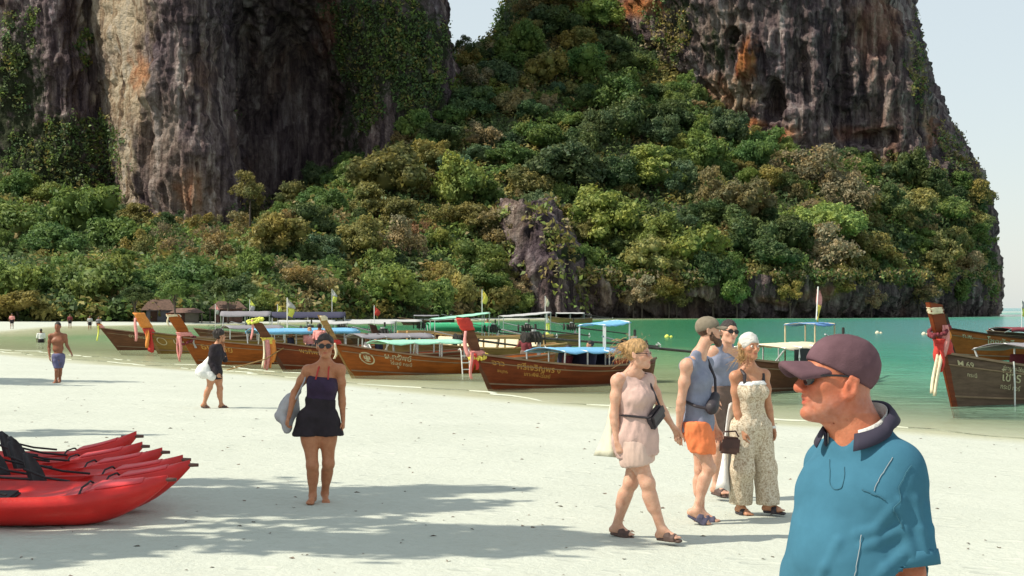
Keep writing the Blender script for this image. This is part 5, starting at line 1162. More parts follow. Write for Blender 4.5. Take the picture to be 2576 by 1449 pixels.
    def hp(s, x, y, z): return s.hc + (s.H[0] * x + s.H[1] * y + s.H[2] * z) * s.hs
    def head(s):
        h = s.hp; k = s.hs; fm = s.fem; R = s.H; jw = 0.88 if fm else 1.0
        o = [ell(h(0, -0.014, 0.034), V3(0.0745, 0.096, 0.088) * k, R, 0.02), ell(h(0, 0.022, -0.012), V3(0.066, 0.070, 0.085) * k, R, 0.03),
             cap(h(-.036 * jw, .012, -.066), h(-.014 * jw, .066, -.088), 0.030 * k * jw, 0.024 * k, 0.03), cap(h(.036 * jw, .012, -.066), h(.014 * jw, .066, -.088), 0.030 * k * jw, 0.024 * k, 0.03),
             ell(h(0, .080, -.096), V3(.020, .017, .018) * k * jw, R, 0.02), cap(h(0, .070, -.05), h(0, .072, -.085), .030 * k, .022 * k, .02),
             cap(h(-.034, .075, .028), h(.034, .075, .028), .014 * k, .014 * k, .02), cap(h(0, .086, .018), h(0, .109, -.020), .0085 * k, .0125 * k, .012), ell(h(0, .112, -.026), V3(.0125, .0125, .0105) * k, R, .008),
             ell(h(-.013, .100, -.029), V3(.009, .011, .008) * k, R, .006), ell(h(.013, .100, -.029), V3(.009, .011, .008) * k, R, .006),
             ell(h(-.042, .060, -.018), V3(.026, .022, .022) * k, R, .025), ell(h(.042, .060, -.018), V3(.026, .022, .022) * k, R, .025),
             cap(h(-.019, .088, -.054), h(.019, .088, -.054), .0068 * k, .0068 * k, .008), ell(h(0, .094, -.053), V3(.012, .007, .006) * k, R, .006), cap(h(-.016, .089, -.066), h(.016, .089, -.066), .0075 * k, .0075 * k, .008)]
        for q in (-1, 1):
            o += [ell(h(q * .0785, -.010, -.004 + s.ez), V3(.011, .019, .030) * k, R, .006), cap(h(q * .087, -.028, .020 + s.ez), h(q * .086, -.023, -.014 + s.ez), .0065 * k, .0065 * k, .005), cap(h(q * .084, -.010, .029 + s.ez), h(q * .087, -.028, .020 + s.ez), .0065 * k, .006 * k, .005), cap(h(q * .080, .0, -.030 + s.ez), h(q * .082, -.018, -.018 + s.ez), .007 * k, .006 * k, .005)]
        return o
    def build(s, extra=(), sub2=(), tint2=None):
        pr = [p for k in ('torso', 'yoke', 'neck', 'armL', 'armR', 'foreL', 'foreR', 'thighL', 'thighR', 'shinL', 'shinR', 'footL', 'footR', 'head', 'handL', 'handR') for p in s.parts.get(k, [])] + list(extra)
        h = s.hp; k = s.hs
        sub = [ell(h(q * .033, .098, .008), V3(.017, .012, .010) * k, s.H, .010) for q in (-1, 1)] + [cap(h(-.02, .101, -.060), h(.02, .101, -.060), .0045 * k, .0045 * k, .005)]
        sub += [ell(h(q * .090, -.008, -.002 + s.ez), V3(.007, .009, .016) * k, s.H, .005) for q in (-1, 1)]
        lips = h(0, .096, -.060); H = s.H; hc = s.hc; hs = s.hs
        def tint(V):
            q = (V - hc) @ H.T / hs; m = np.exp(-((q[:, 0] / .024) ** 2 + ((q[:, 2] + .060) / .010) ** 2) ** 2) * (q[:, 1] > .07); c = np.ones((len(V), 3))
            c -= m[:, None] * V3(.12, .48, .42); ck = np.exp(-(((np.abs(q[:, 0]) - .045) / .022) ** 2 + ((q[:, 2] + .022) / .022) ** 2)) * (q[:, 1] > .04); c -= ck[:, None] * V3(0, .14, .14)
            br = np.exp(-(((np.abs(q[:, 0]) - .033) / .020) ** 2 + ((q[:, 2] - .030 + 6 * (np.abs(q[:, 0]) - .033) ** 2) / .0055) ** 2) ** 2) * (q[:, 1] > .06); c -= br[:, None] * V3(.6, .65, .65); return np.clip(c, .05, 1.2)
        s.body = sdf_mesh('body', pr, s.vox, s.skinm, s.root, sub=sub + list(sub2), tint=(lambda V: tint2(V, tint(V))) if tint2 else tint, relax=1); return s
    def eyes(s):
        for q in (-1, 1):
            e = sdf_mesh('eye', [ell(s.hp(q * .033, .0815, .008), V3(1, 1, 1) * .0125 * s.hs)], .003, EYE, s.root, relax=0); sdf_mesh('iris', [ell(s.hp(q * .033, .0922, .008), V3(.0055, .003, .0055) * s.hs, s.H)], .0015, IRIS, e, relax=0)
        return s
    def shades(s, r=0.023, lens=None):
        h = s.hp; mb = MB(); 
        for q in (-1, 1):
            c = h(q * .034, .104, .008); n = 14; V = []
            for dy, rr in ((0, 1), (-.006, 1)):
                for a in range(n): an = a * 6.283 / n; V.append(c + (s.H[0] * (r * 1.12 * rr * math.cos(an)) + s.H[2] * (r * 0.92 * rr * math.sin(an)) + s.H[1] * (dy - .010 * abs(math.cos(an) * (1 if q * math.cos(an) > 0 else 0)))) * s.hs)
            mb.add(V, [tuple(range(n)), tuple(range(n, 2 * n))[::-1]] + [(i, (i + 1) % n, n + (i + 1) % n, n + i) for i in range(n)])
        g = mb.build('sunglasses', lens or LENS, s.root)
        MB().tube([h(-.012, .104, .014), h(.012, .104, .014)], .0035 * s.hs, 6).build('bridge', LENS, g)
        for q in (-1, 1): MB().tube([h(q * .058, .096, .014), h(q * .079, .03, .016), h(q * .080, -.012, .014)], .0035 * s.hs, 6).build('temple', LENS, g)
        return s
    def garment(s, name, keys, d, mat, clip=(), extra=(), wr=(0.005, 11), sub=(), k=None, vox=None, pick=None):
        pr = inflate([p for kx in keys for p in s.parts.get(kx, [])], d, k) + list(extra); return sdf_mesh(name, pr, vox or s.vox, mat, s.root, clip=clip, sub=sub, wrinkle=wr)
    def hair(s, m, back=0.0, top=0.012, bun=None, length=0.0, vox=None, front=0.055):
        h = s.hp; k = s.hs; pr = [ell(h(0, -.020, .040), V3(.0745 + top, .096 + top, .088 + top) * k, s.H, .02)]
        if length: pr += [cap(h(0, -.07, -.0), h(0, -.085, -length), .07 * k, .05 * k, .04), cap(h(.055, -.03, 0), h(.06, -.03, -length * .8), .035 * k, .02 * k, .04), cap(h(-.055, -.03, 0), h(-.06, -.03, -length * .8), .035 * k, .02 * k, .04)]
        if bun is not None: pr += [ell(h(*bun), V3(.045, .042, .042) * k, s.H, .03)]
        sub = [ell(h(0, .095, -.030), V3(.075, .080, .095) * k, s.H, .015), ell(h(.080, .03, -.05), V3(.03, .05, .08) * k, s.H, .01), ell(h(-.080, .03, -.05), V3(.03, .05, .08) * k, s.H, .01)]
        clip = [] if length else [(h(0, 0, -.055), -s.H[2])]
        return sdf_mesh('hair', pr, vox or s.vox * .8, m, s.root, sub=sub, clip=clip, wrinkle=(0.005, (30, 30, 18)))
    def strands(s, m, n, seed, org, spread, length, r=0.0022):
        """loose locks that break the outline of the hair"""
        rg = np.random.default_rng(seed); mb = MB(); k = s.hs
        for _ in range(n):
            a = rg.normal(size=3) * spread; q = np.array(org) + a; d = unit(q - np.array([0, -.02, .03])); t = np.array([rg.normal() * .5, -.6 + rg.normal() * .4, -.8 + rg.normal() * .4])
            p1 = q + d * length * .25 + t * length * .35; p2 = q + d * length * .2 + t * length + rg.normal(size=3) * length * .2
            mb.tube([s.hp(*q), s.hp(*p1), s.hp(*p2)], [r, r, r * .5], 4, False)
        o = mb.build('loose_hair', m, s.root, smooth=True); o['kind'] = 'stuff'; return o
    def capm(s, m, brim=0.085, vox=None, peak=0.016, slope=0.36, arch=0.014):
        h = s.hp; k = s.hs; c = h(0, -.014, .046)
        o = sdf_mesh('cap', [ell(c, V3(.084, .106, .086) * k, s.H, .02), ell(h(0, -.03, .036), V3(.084, .092, .084) * k, s.H, .02)], vox or s.vox * .8, m, s.root, clip=[(h(0, .05, .040), -s.H[2] + s.H[1] * slope)], wrinkle=(0.002, 16))
        pr = []
        for a in np.linspace(-1.0, 1.0, 35): pr.append(cap(h(.072 * math.sin(a), .072 * math.cos(a), .042 - arch * .6 * abs(a) ** 1.5), h(.080 * math.sin(a) * .92, .080 + brim * (math.cos(a * 1.15) ** .8) * .9, .034 - arch * abs(a) ** 1.5 - peak), .0055 * k, .005 * k, .012))
        sdf_mesh('cap_brim', pr, min(vox or s.vox * .8, .005), m, s.root)
        return o
    def sandal(s, S_, m, style='slide'):
        heel, ball, fd, dn, sd_, fs = getattr(s, 'foot' + S_); z = dn * 0.034 * fs
        pr = [cap(heel + z + sd_ * a * .7, ball + z + fd * 0.055 + sd_ * a, 0.012, 0.012, 0.015) for a in (-0.028, -0.012, 0.012, 0.028)]
        arcs = [0.95, 0.62] if style == 'slide' else [0.7]
        for t in arcs:
            c = heel + (ball - heel) * t
            for j in range(6):
                a0, a1 = math.pi * j / 6, math.pi * (j + 1) / 6; g = lambda a: c + sd_ * 0.050 * fs * math.cos(a) - dn * (0.098 - .044 * t) * fs * math.sin(a) + dn * 0.03
                for w_ in (-.016, 0, .016): pr.append(cap(g(a0) + fd * w_, g(a1) + fd * w_, 0.010, 0.010, 0.01))
        sdf_mesh('sandal', pr, min(s.vox, .008), m, s.root, relax=1)
    def strap(s, pts, r, m, name='strap', flat=None):
        MB().tube(pts, r, 6).build(name, m, s.root); return s
def ground(u, v):
    Y = F * 1.9 / (v - 775)
    for _ in range(20):
        x = (u - 1288) / F * Y; Y = F * (CZ - float(sand_z(x, Y))) / (v - 775)
    x = (u - 1288) / F * Y; return V3(x, Y, float(sand_z(x, Y)))
def PX(base, dz=0.0):
    """picture point at the figure's depth (+dy further) as metres from its base"""
    return lambda u, v, dy=0.0: P(u, v, base[1] + dy) - base
# ------------------------------------------------------------------ the people on the sand
SK = {'pale': skin('skin_pale', (0.62, 0.36, 0.25)), 'tan': skin('skin_tan', (0.50, 0.25, 0.145)), 'red': skin('skin_ruddy', (0.50, 0.172, 0.088)), 'brown': skin('skin_brown', (0.26, 0.105, 0.055)), 'dark': skin('skin_dark', (0.14, 0.06, 0.035)), 'warm': skin('skin_warm', (0.46, 0.20, 0.10))}
CLO = {'bluepolo': simple('fabric_blue', (0.048, 0.152, 0.222), 1.0, 0.07, 9, 0.10, 420, spec=0.12), 'navycollar': simple('fabric_dark_navy', (0.026, 0.022, 0.042), 0.85, 0.1, 10), 'capmauve': simple('fabric_mauve', (0.125, 0.070, 0.082), 0.95, 0.22, 5, 0.2, 260, spec=0.1), 'khaki': simple('fabric_khaki', (0.21, 0.175, 0.125), 0.9, 0.15, 12, 0.3, 160), 'tank': simple('fabric_slate', (0.215, 0.235, 0.315), 0.9, 0.1, 8, 0.2, 160),
       'orange': simple('fabric_orange', (0.80, 0.21, 0.07), 0.8, 0.08, 8), 'pinkdress': simple('fabric_blush', (0.56, 0.38, 0.33), 0.85, 0.08, 8, 0.2, 120), 'blackbag': simple('fabric_black', (0.03, 0.024, 0.03), 0.6, 0.2, 10), 'cream': simple('fabric_cream', (0.62, 0.60, 0.46), 0.85, 0.06, 6), 'black': simple('fabric_jet', (0.018, 0.012, 0.017), 0.9, 0.2, 10), 'plum': simple('fabric_plum', (0.032, 0.016, 0.045), 0.9, 0.15, 10),
       'white': simple('fabric_white', (0.74, 0.74, 0.72), 0.85, 0.04, 6), 'scarf': simple('fabric_grey_white', (0.58, 0.57, 0.53), 0.9, 0.12, 14, 0.4, 60), 'brownshort': simple('fabric_brown', (0.15, 0.10, 0.08), 0.9, 0.15, 8), 'blueshort': simple('fabric_grey_blue', (0.10, 0.10, 0.19), 0.9, 0.2, 8), 'red': simple('fabric_red', (0.42, 0.035, 0.03), 0.8, 0.1, 8), 'greybag': simple('fabric_grey', (0.42, 0.41, 0.42), 0.8, 0.1, 8), 'cream2': CL['cream']}
def speckle():
    m, nt, b = mat_base('fabric_speckled'); L = nt.links.new; tc = N(nt, 'ShaderNodeTexCoord')
    n = N(nt, 'ShaderNodeTexNoise', Scale=60.0, Detail=4.0, Roughness=0.7); L(tc.outputs['Object'], n.inputs['Vector'])
    r = ramp(nt, [(0.36, (0.30, 0.22, 0.14)), (0.48, (0.52, 0.43, 0.31)), (0.60, (0.68, 0.61, 0.48))]); L(n.outputs['Fac'], r.inputs[0]); L(r.outputs[0], b.inputs['Base Color']); b.inputs['Roughness'].default_value = 0.9; return m
SPECK = speckle()

# --- man in the blue polo, closest to the camera
Yp = 4.2; x0 = (2185 - 1288) / F * Yp; b9 = V3(x0, Yp, float(sand_z(x0, Yp)) + 0.0); p = PX(b9)
kz = 0.105
J = dict(hd=p(2106, 956), nk=p(2164, 1104), sh=p(2176, 1140), SL=p(2250, 1190, -0.08), SR=p(2100, 1176, 0.17), hip=p(2150, 1560), elL=p(2288, 1440, -0.13), wrL=p(2275, 1640, -0.22), elR=p(2062, 1420, 0.28), wrR=p(2020, 1600, 0.16),
         knL=p(2190, 1960, -0.08), anL=V3(0.09, -0.08, 0.09), knR=p(2140, 1960, 0.10), anR=V3(-0.10, 0.10, 0.09))
m9 = Human('older man in a blue polo shirt, mauve cap and dark glasses walking past close up', b9, J, (-0.78, -0.62, 0), (-1, -0.12, 0), SK['red'], w=1.04, vox=0.0050, hs=1.03, belly=0.9, pitch=0.03, ez=-.016)
def old_skin(V, c):
    q = (V - m9.hc) @ m9.H.T / m9.hs
    n = fbm(V * 60, 3, 5); n2 = fbm(V * 18, 3, 15)
    jaw = np.exp(-(((q[:, 2] + .085) / .045) ** 2 + ((q[:, 1] - .045) / .06) ** 2) ** 2) * (np.linalg.norm(q, axis=1) < .17)
    back = (np.exp(-((q[:, 1] + .09) / .06) ** 4) * (q[:, 2] > -.09) * (np.linalg.norm(q, axis=1) < .15))
    g = np.clip(.42 * jaw + .55 * back, 0, .7) * (0.7 + .6 * n); c = c * (1 - g[:, None]) + g[:, None] * c * V3(.80, 1.35, 2.3)      # grey stubble
    red = np.exp(-((q[:, 1] - .108) / .022) ** 2) * np.exp(-((q[:, 2] + .02) / .03) ** 2) + .7 * np.exp(-((np.abs(q[:, 0]) - .084) / .012) ** 2) * (np.linalg.norm(q, axis=1) < .12)
    c = c * (1 - .25 * np.clip(red, 0, 1)[:, None] * V3(0, 1, 1)); return np.clip(c * (1 + .16 * n2 + .10 * n)[:, None], .05, 1.7)
hh = m9.hp; kk_ = m9.hs
wr9 = []
for q in (-1, 1):
    wr9 += [cap(hh(q * .024, .100, -.030), hh(q * .034, .082, -.062), .0035, .003, .006), cap(hh(q * .058, .070, .012), hh(q * .070, .045, .020), .002, .002, .004), cap(hh(q * .058, .070, .004), hh(q * .070, .046, .0), .002, .002, .004), cap(hh(q * .03, .088, -.068), hh(q * .034, .07, -.09), .003, .002, .005)]
    for z in (-.105, -.128): wr9.append(cap(hh(q * .02, .04, z), hh(q * .062, -.01, z + .018), .0028, .002, .006))
wr9.append(cap(hh(-.02, .098, -.078), hh(.02, .098, -.078), .004, .004, .008))
m9.build(extra=[cap(hh(0, .040, -.090), hh(0, .0, -.105), .026, .044, .035), cap(J['nk'] + UP * .0, hh(0, -.03, -.05), .068, .060, .04), ell(hh(.046, .028, -.060), V3(.024, .034, .034), m9.H, .03), ell(hh(-.046, .028, -.060), V3(.024, .034, .034), m9.H, .03),
    cap(hh(0, .090, .016), hh(0, .114, -.020), .0100 * kk_, .0125 * kk_, .008), ell(hh(0, .115, -.027), V3(.0130, .0125, .0115) * kk_, m9.H, .006), ell(hh(-.016, .105, -.030), V3(.009, .012, .009) * kk_, m9.H, .005), ell(hh(.016, .105, -.030), V3(.009, .012, .009) * kk_, m9.H, .005),
    ell(hh(0, .099, -.0515), V3(.016, .007, .0055) * kk_, m9.H, .004), ell(hh(0, .096, -.0665), V3(.015, .008, .0065) * kk_, m9.H, .004), ell(hh(0, .090, -.098), V3(.020, .014, .015) * kk_, m9.H, .012)], sub2=wr9, tint2=old_skin); m9.eyes()
m9.shades(0.026)
m9.capm(CLO['capmauve'], 0.092, 0.0050, -0.008, 0.46, 0.036)
# grey stubble hair under the cap at the back
sdf_mesh('hair', [ell(m9.hp(0, -.014, .034), V3(.0765, .098, .090) * m9.hs, m9.H, .02)], .0045, simple('hair_stubble', (0.36, 0.20, 0.13), 0.8, 0.25, 60), m9.root, clip=[(m9.hp(0, -.05, 0), m9.H[1]), (m9.hp(0, 0, -.045), -m9.H[2])], wrinkle=(0.0008, 60))
fr = m9.fw
slv = inflate(m9.parts['armL'], 0.030) + inflate(m9.parts['armR'], 0.030)
shirt_clip = [(J['nk'] + UP * 0.012 + fr * 0.02, UP * 0.9 + fr * 0.35), (J['elL'] + V3(0.0, 0, 0.085), V3(0.15, 0, -1))]
e1 = J['SL'] + (J['elL'] - J['SL']) * 0.80; e2 = J['SR'] + (J['elR'] - J['SR']) * 0.80
sl_end = unit(J['elL'] - J['SL'])
P9 = inflate(m9.parts['torso'] + m9.parts['yoke'], 0.020) + [cap(J['SL'], e1 + sl_end * .06, 0.083, 0.084, 0.03), cap(J['SR'], e2 + sl_end * .06, 0.083, 0.080, 0.03), cap(m9.HL + UP * .1, m9.HL - UP * .12, .15, .155, .05), cap(m9.HR + UP * .1, m9.HR - UP * .12, .15, .155, .05)]
def polo(V):
    return np.ones((len(V), 3))
SUB9 = [cap(e1 + sl_end * 0.112, e1 + sl_end * 0.35, 0.115, 0.125, 0.004), cap(e2 + sl_end * 0.112, e2 + sl_end * 0.35, 0.115, 0.125, 0.004), cap(J['nk'] + UP * 0.0, J['nk'] + UP * 0.2 + fr * 0.05, 0.072, 0.078, 0.02), cap(J['nk'] + fr * 0.085 + UP * .03, J['nk'] + fr * 0.17 - UP * 0.085, 0.036, 0.012, 0.02)]
draft = sdf_mesh('draft', P9, 0.012, CLO['bluepolo'], None, clip=[(J['hip'] - UP * 0.14, -UP)], relax=1)
sv = np.array([v.co[:] for v in draft.data.vertices]); _d = draft.data; bpy.data.objects.remove(draft); bpy.data.meshes.remove(_d)
def on_shirt(pt, off=0.003, view=None):
    d = view if view is not None else V3(0, -1, 0); q = sv - np.asarray(pt); t = q @ d; perp = np.linalg.norm(q - t[:, None] * d, axis=1)
    c = np.where(perp < 0.016)[0]
    i = c[np.argmax(sv[c] @ d)] if len(c) else np.argmin(perp); return Vector(sv[i] + d * off)
folds = []
for path, r_ in (([(2206, 1262), (2160, 1296), (2112, 1310)], .015), ([(2214, 1302), (2165, 1336), (2118, 1350)], .014), ([(2222, 1352), (2180, 1392), (2140, 1430)], .016), ([(2232, 1400), (2200, 1449), (2176, 1490)], .015),
                 ([(2268, 1230), (2278, 1300), (2288, 1370)], .012), ([(2304, 1250), (2312, 1310), (2310, 1375)], .011), ([(2232, 1235), (2240, 1300), (2256, 1370)], .012), ([(2066, 1340), (2040, 1400), (2024, 1449)], .013)):
    q = [np.array(on_shirt(p(*a), -r_ * 0.45)) for a in path]
    for a, b in zip(q[:-1], q[1:]): folds.append(cap(a, b, r_, r_ * .7, .013))
shirt = sdf_mesh('polo_shirt', P9 + folds, 0.0062, CLO['bluepolo'], m9.root, clip=[(J['hip'] - UP * 0.14, -UP)], sub=SUB9, relax=1, wrinkle=(0.0028, (5, 5, 9)))
for e, q in ((e1, J['SL']), (e2, J['SR'])):
    d = unit(e - q); MB().tube([e - d * 0.002, e + d * 0.016, e + d * 0.042], [0.0890, 0.0905, 0.0900], 36, cap=False).build('sleeve_cuff', CLO['bluepolo'], m9.root, smooth=True, solid=0.004)
# collar: a stand with the fold lying over the shirt, open at the throat
mb = MB(); n = 40; V = []; cc0 = p(2160, 1074)
for r_, z_, dp in ((0.078, -0.010, 0), (0.080, 0.030, 0), (0.087, 0.035, 0), (0.100, 0.020, .4), (0.112, -0.000, .5)):
    for i in range(n):
        a = -2.60 + 5.20 * i / (n - 1); back = math.cos(a); fro = max(0, -back)            # 0 is the nape
        d = -m9.f * math.cos(a) + m9.lat * math.sin(a)
        V.append(cc0 + d * (r_ + 0.010 * abs(math.sin(a)) + 0.016 * fro) + UP * (z_ + 0.040 * back - 0.012 * (back < 0) - 0.030 * fro * dp))
mb.grid(V, n, 5).build('collar', CLO['navycollar'], m9.root, smooth=True, solid=0.004)
mb = MB(); V = []
for r_, z_ in ((0.074, -0.03), (0.0745, 0.030)):
    for i in range(n):
        a = -2.5 + 5.0 * i / (n - 1); back = math.cos(a); V.append(cc0 + (-m9.f * math.cos(a) + m9.lat * math.sin(a)) * (r_ + 0.010 * abs(math.sin(a)) + 0.014 * max(0, -back)) + UP * (z_ + 0.040 * back))
mb.grid(V, n, 2).build('collar_lining', CLO['scarf'], m9.root, smooth=True, solid=0.002)
# placket, seams and pale piping follow the shirt surface
sv = np.array([v.co[:] for v in shirt.data.vertices])
def line(uvs, r, m, name, n=14):
    pts = []
    for (a, b), (c, d) in zip(uvs[:-1], uvs[1:]):
        for k in range(n): f_ = k / n; pts.append(on_shirt(p(a + (c - a) * f_, b + (d - b) * f_)))
    pts = [sum((pts[max(0, min(len(pts) - 1, i + j))] for j in (-2, -1, 0, 1, 2)), Vector()) / 5 for i in range(len(pts))]
    MB().tube(pts, r, 6).build(name, m, m9.root, smooth=True)
def patch(c, nu_, nv_, m, name, th=0.002, off=0.002):
    (a, b, cc_, d) = [np.array(q, float) for q in c]; G = np.array([[on_shirt(p(*((a + (b - a) * i / (nu_ - 1)) * (1 - j / (nv_ - 1)) + (d + (cc_ - d) * i / (nu_ - 1)) * j / (nv_ - 1))), off) for i in range(nu_)] for j in range(nv_)])
    for _ in range(3):
        H_ = G.copy(); H_[1:-1, :, 1] = (G[:-2, :, 1] + G[2:, :, 1] + 2 * G[1:-1, :, 1]) / 4; H_[:, 1:-1, 1] = (H_[:, :-2, 1] + H_[:, 2:, 1] + 2 * H_[:, 1:-1, 1]) / 4; G = H_
    MB().grid([tuple(q) for q in G.reshape(-1, 3)], nu_, nv_).build(name, m, m9.root, smooth=True, solid=th)
PIPE = simple('piping_grey', (0.30, 0.34, 0.36), .9, .1)
SEAM = simple('seam_blue', (0.030, 0.115, 0.165), .9)
line([(2207, 1122), (2168, 1175), (2144, 1215)], 0.0012, PIPE, 'piping')
line([(2114, 1318), (2102, 1380), (2090, 1449), (2084, 1500)], 0.0013, PIPE, 'piping')
line([(2070, 1140), (2064, 1175), (2058, 1204), (2070, 1212), (2082, 1208), (2092, 1175), (2098, 1148)], 0.0013, SEAM, 'placket_seam', 6)
line([(2258, 1140), (2226, 1190), (2212, 1240), (2214, 1300)], 0.0016, SEAM, 'armhole_seam')
line([(2120, 1206), (2150, 1218), (2180, 1228)], 0.0016, SEAM, 'pocket_seam')
m9.garment('shorts', ['thighL', 'thighR'], 0.03, CLO['khaki'], clip=[(J['knL'] + UP * 0.05, -UP)], extra=inflate(m9.parts['torso'][:1], 0.012))
for S_ in 'LR': m9.sandal(S_, SOLE)

# --- woman in black top and shorts, walking towards the camera
b4 = ground(808, 1266); p = PX(b4)
J = dict(hd=p(818, 872, -0.02), nk=p(819, 914), sh=p(815, 931), hip=p(800, 1058), elR=p(741, 988, 0.03), wrR=p(727, 1048, -0.06), hnR=p(719, 1072, -0.1), elL=p(860, 1003, 0.06), wrL=p(863, 1055, 0.02), hnL=p(864, 1082, 0.0),
         knR=p(786, 1172, -0.08), anR=p(787, 1246, -0.02), knL=p(826, 1166, 0.0), anL=p(817, 1240, 0.16), ftR=V3(-0.1, -1, -0.05), ftL=V3(0.25, -1, -0.25))
m4 = Human('woman in a dark strapless top and black shorts walking with a grey bag', b4, J, (0.04, -1, 0), (0.12, -1, 0), SK['warm'], w=1.06, female=True, vox=0.0088, hs=1.0, curlR=0.9, shw=0.165, tilt=0.02)
m4.build(); m4.hair(HAIRM['dark'], bun=(0, -.10, .07), top=.008); m4.strands(HAIRM['dark'], 50, 4, (0, -.03, .09), .05, .06); m4.shades(0.027)
m4.garment('top', ['torso'], 0.014, CLO['plum'], clip=[(m4.ch + m4.ax * 0.075, m4.ax), (m4.hip if False else m4.wst - m4.ax * 0.01, -m4.ax)], wr=(0.003, 16))
hem = p(800, 1096)
m4.garment('shorts', ['torso', 'thighL', 'thighR'], 0.020, CLO['black'], clip=[(m4.wst + m4.ax * 0.02, m4.ax), (hem, -UP)], sub=[cap(J['hip'] - UP * .07 + m4.fw * .155, J['hip'] - UP * .24 + m4.fw * .10, .008, .055, .02)], extra=[cap(m4.HR + UP * .02, m4.HR - UP * .16 - V3(.045, 0, 0), .112, .122, .025), cap(m4.HL + UP * .02, m4.HL - UP * .16 + V3(.045, 0, 0), .112, .120, .025)], wr=(0.006, 11))
nkp = J['nk']
for q in (-1, 1): m4.strap([m4.ch + m4.lat * q * .062 + m4.fw * .125 + m4.ax * .055, m4.ch + m4.lat * q * .052 + m4.fw * .085 + m4.ax * .15, nkp + m4.lat * q * .046 + m4.fw * .015 + UP * .015, nkp - m4.fw * .06 + UP * .02], 0.008, CLO['red'], 'bikini_strap')
def bagmesh(name, pts, m, label, cat, wr=(0.012, 7), vox=0.012, k=0.05, strapm=None, straps=(), root=None):
    if root is None: r = empty(name, (0, 0, 0)); tag(r, label, cat)
    else: r = root
    sdf_mesh('bag_body', [cap(a, b, ra, rb, k) if len(np.shape(a)) else a for a, b, ra, rb in pts], vox, m, r, wrinkle=wr)
    for s_ in straps: MB().tube([Vector(q) for q in s_], 0.009, 6).build('bag_strap', strapm or m, r)
    return r
w_ = lambda u, v, dy=0.0: P(u, v, b4[1] + dy)
bagmesh('shoulder_bag', [(w_(752, 975, .12), w_(728, 1020, .10), .03, .07), (w_(728, 1015, .10), w_(705, 1048, .04), .075, .055), (w_(738, 1030, .12), w_(722, 1072, .04), .06, .045), (w_(718, 1060, .0), w_(722, 1082, -.02), .045, .03)], CLO['greybag'], 'soft grey beach bag hanging at the side of the woman in black', 'bag', straps=[(w_(755, 985, .10), w_(768, 935, .08), w_(775, 922, .02), w_(765, 960, -.06), w_(735, 1020, .0))], strapm=CLO['greybag'])

# --- woman in the blush dress, hand in hand
b5 = ground(1622, 1362); p = PX(b5)
J = dict(hd=p(1606, 893, -0.02), nk=p(1594, 937), sh=p(1592, 958), SR=p(1553, 958, -0.09), SL=p(1634, 956, 0.10), hip=p(1602, 1098), elR=p(1545, 1046, -0.10), wrR=p(1552, 1112, -0.12), hnR=p(1560, 1140, -0.13), elL=p(1665, 1030, 0.16), wrL=p(1692, 1072, 0.16), hnL=p(1706, 1094, 0.2),
         knR=p(1628, 1216, -0.14), anR=p(1665, 1334, -0.14), knL=p(1586, 1214, 0.1), anL=p(1551, 1322, 0.22), ftR=V3(0.9, -0.45, 0.02), ftL=V3(0.9, -0.3, -0.12))
m5 = Human('blond woman in a blush pink sleeveless dress with a black crossbody bag', b5, J, (0.80, -0.60, 0), (0.93, -0.36, 0), SK['pale'], w=1.12, female=True, vox=0.0088, hs=1.02, curlL=0.35, pitch=0.02)
m5.build(); m5.hair(HAIRM['blond'], bun=(-.02, -.125, .065), top=.012); m5.strands(HAIRM['blond'], 150, 5, (-.02, -.10, .05), .04, .055); m5.strands(HAIRM['blond'], 40, 6, (0, .02, .10), .04, .04); m5.shades(0.022, simple('rosy_lens', (0.35, 0.18, 0.15), 0.2, 0.05, 5))
hemz = p(1602, 1165)
dress = m5.parts['torso'] + [cap(m5.SL - m5.lat * .05, m5.SR + m5.lat * .05, .048, .048, .05)]
sdf_mesh('dress', inflate(dress, 0.020) + [cap(m5.J['hip'] + UP * .05, m5.J['hip'] - UP * .13 + m5.fw * .01, .165, .185, .06), cap(m5.wst, m5.J['hip'], .13, .17, .06)], m5.vox, CLO['pinkdress'], m5.root, clip=[(m5.J['hip'] - UP * .165, V3(0.12, 0, -1)), (m5.J['nk'] + UP * .012, UP)], sub=[cap(m5.J['nk'] + UP * .1, m5.J['nk'] + m5.fw * .05 + UP * .0, .08, .062, .02), ell(m5.SL + m5.lat * .065, V3(.06, .06, .075), None, .02), ell(m5.SR - m5.lat * .065, V3(.06, .06, .075), None, .02)], wrinkle=(0.008, (13, 13, 5)))
sdf_mesh('slip', inflate(m5.parts['thighL'] + m5.parts['thighR'], .018) + [cap(m5.J['hip'], m5.J['hip'] - UP * .2, .14, .15, .06)], m5.vox, simple('fabric_pale_blush', (0.60, 0.43, 0.36), .85, .08), m5.root, clip=[(m5.J['hip'] - UP * .235, V3(0.2, 0, -1)), (m5.J['hip'] - UP * .02, UP)], wrinkle=(0.006, (14, 14, 5)))
wp = lambda u, v, dy=0.0: P(u, v, b5[1] + dy)
for S_ in 'LR': m5.sandal(S_, SOLE)
cb = empty('crossbody_bag', (0, 0, 0)); tag(cb, 'black crossbody bag worn across the blush dress', 'bag')
c = b5 + m5.wst + m5.fw * .185 + m5.lat * .03 - UP * .03
MB().box(c, (0.21, 0.075, 0.135), Matrix([m5.lat * 1.0, m5.fw, UP]).transposed() @ Matrix.Rotation(-0.55, 3, 'Y')).build('bag_body', CLO['blackbag'], cb, bevel=0.018)
aR = Matrix.Rotation(-0.55, 3, 'Y'); M5 = Matrix([m5.lat, m5.fw, UP]).transposed()
MB().box(Vector(c) + M5 @ aR @ Vector((0, 0.042, 0.028)), (0.19, 0.012, 0.07), M5 @ aR).build('bag_flap', simple('fabric_black_flap', (0.045, 0.038, 0.045), .5, .15, 10), cb, bevel=0.005)
base = b5
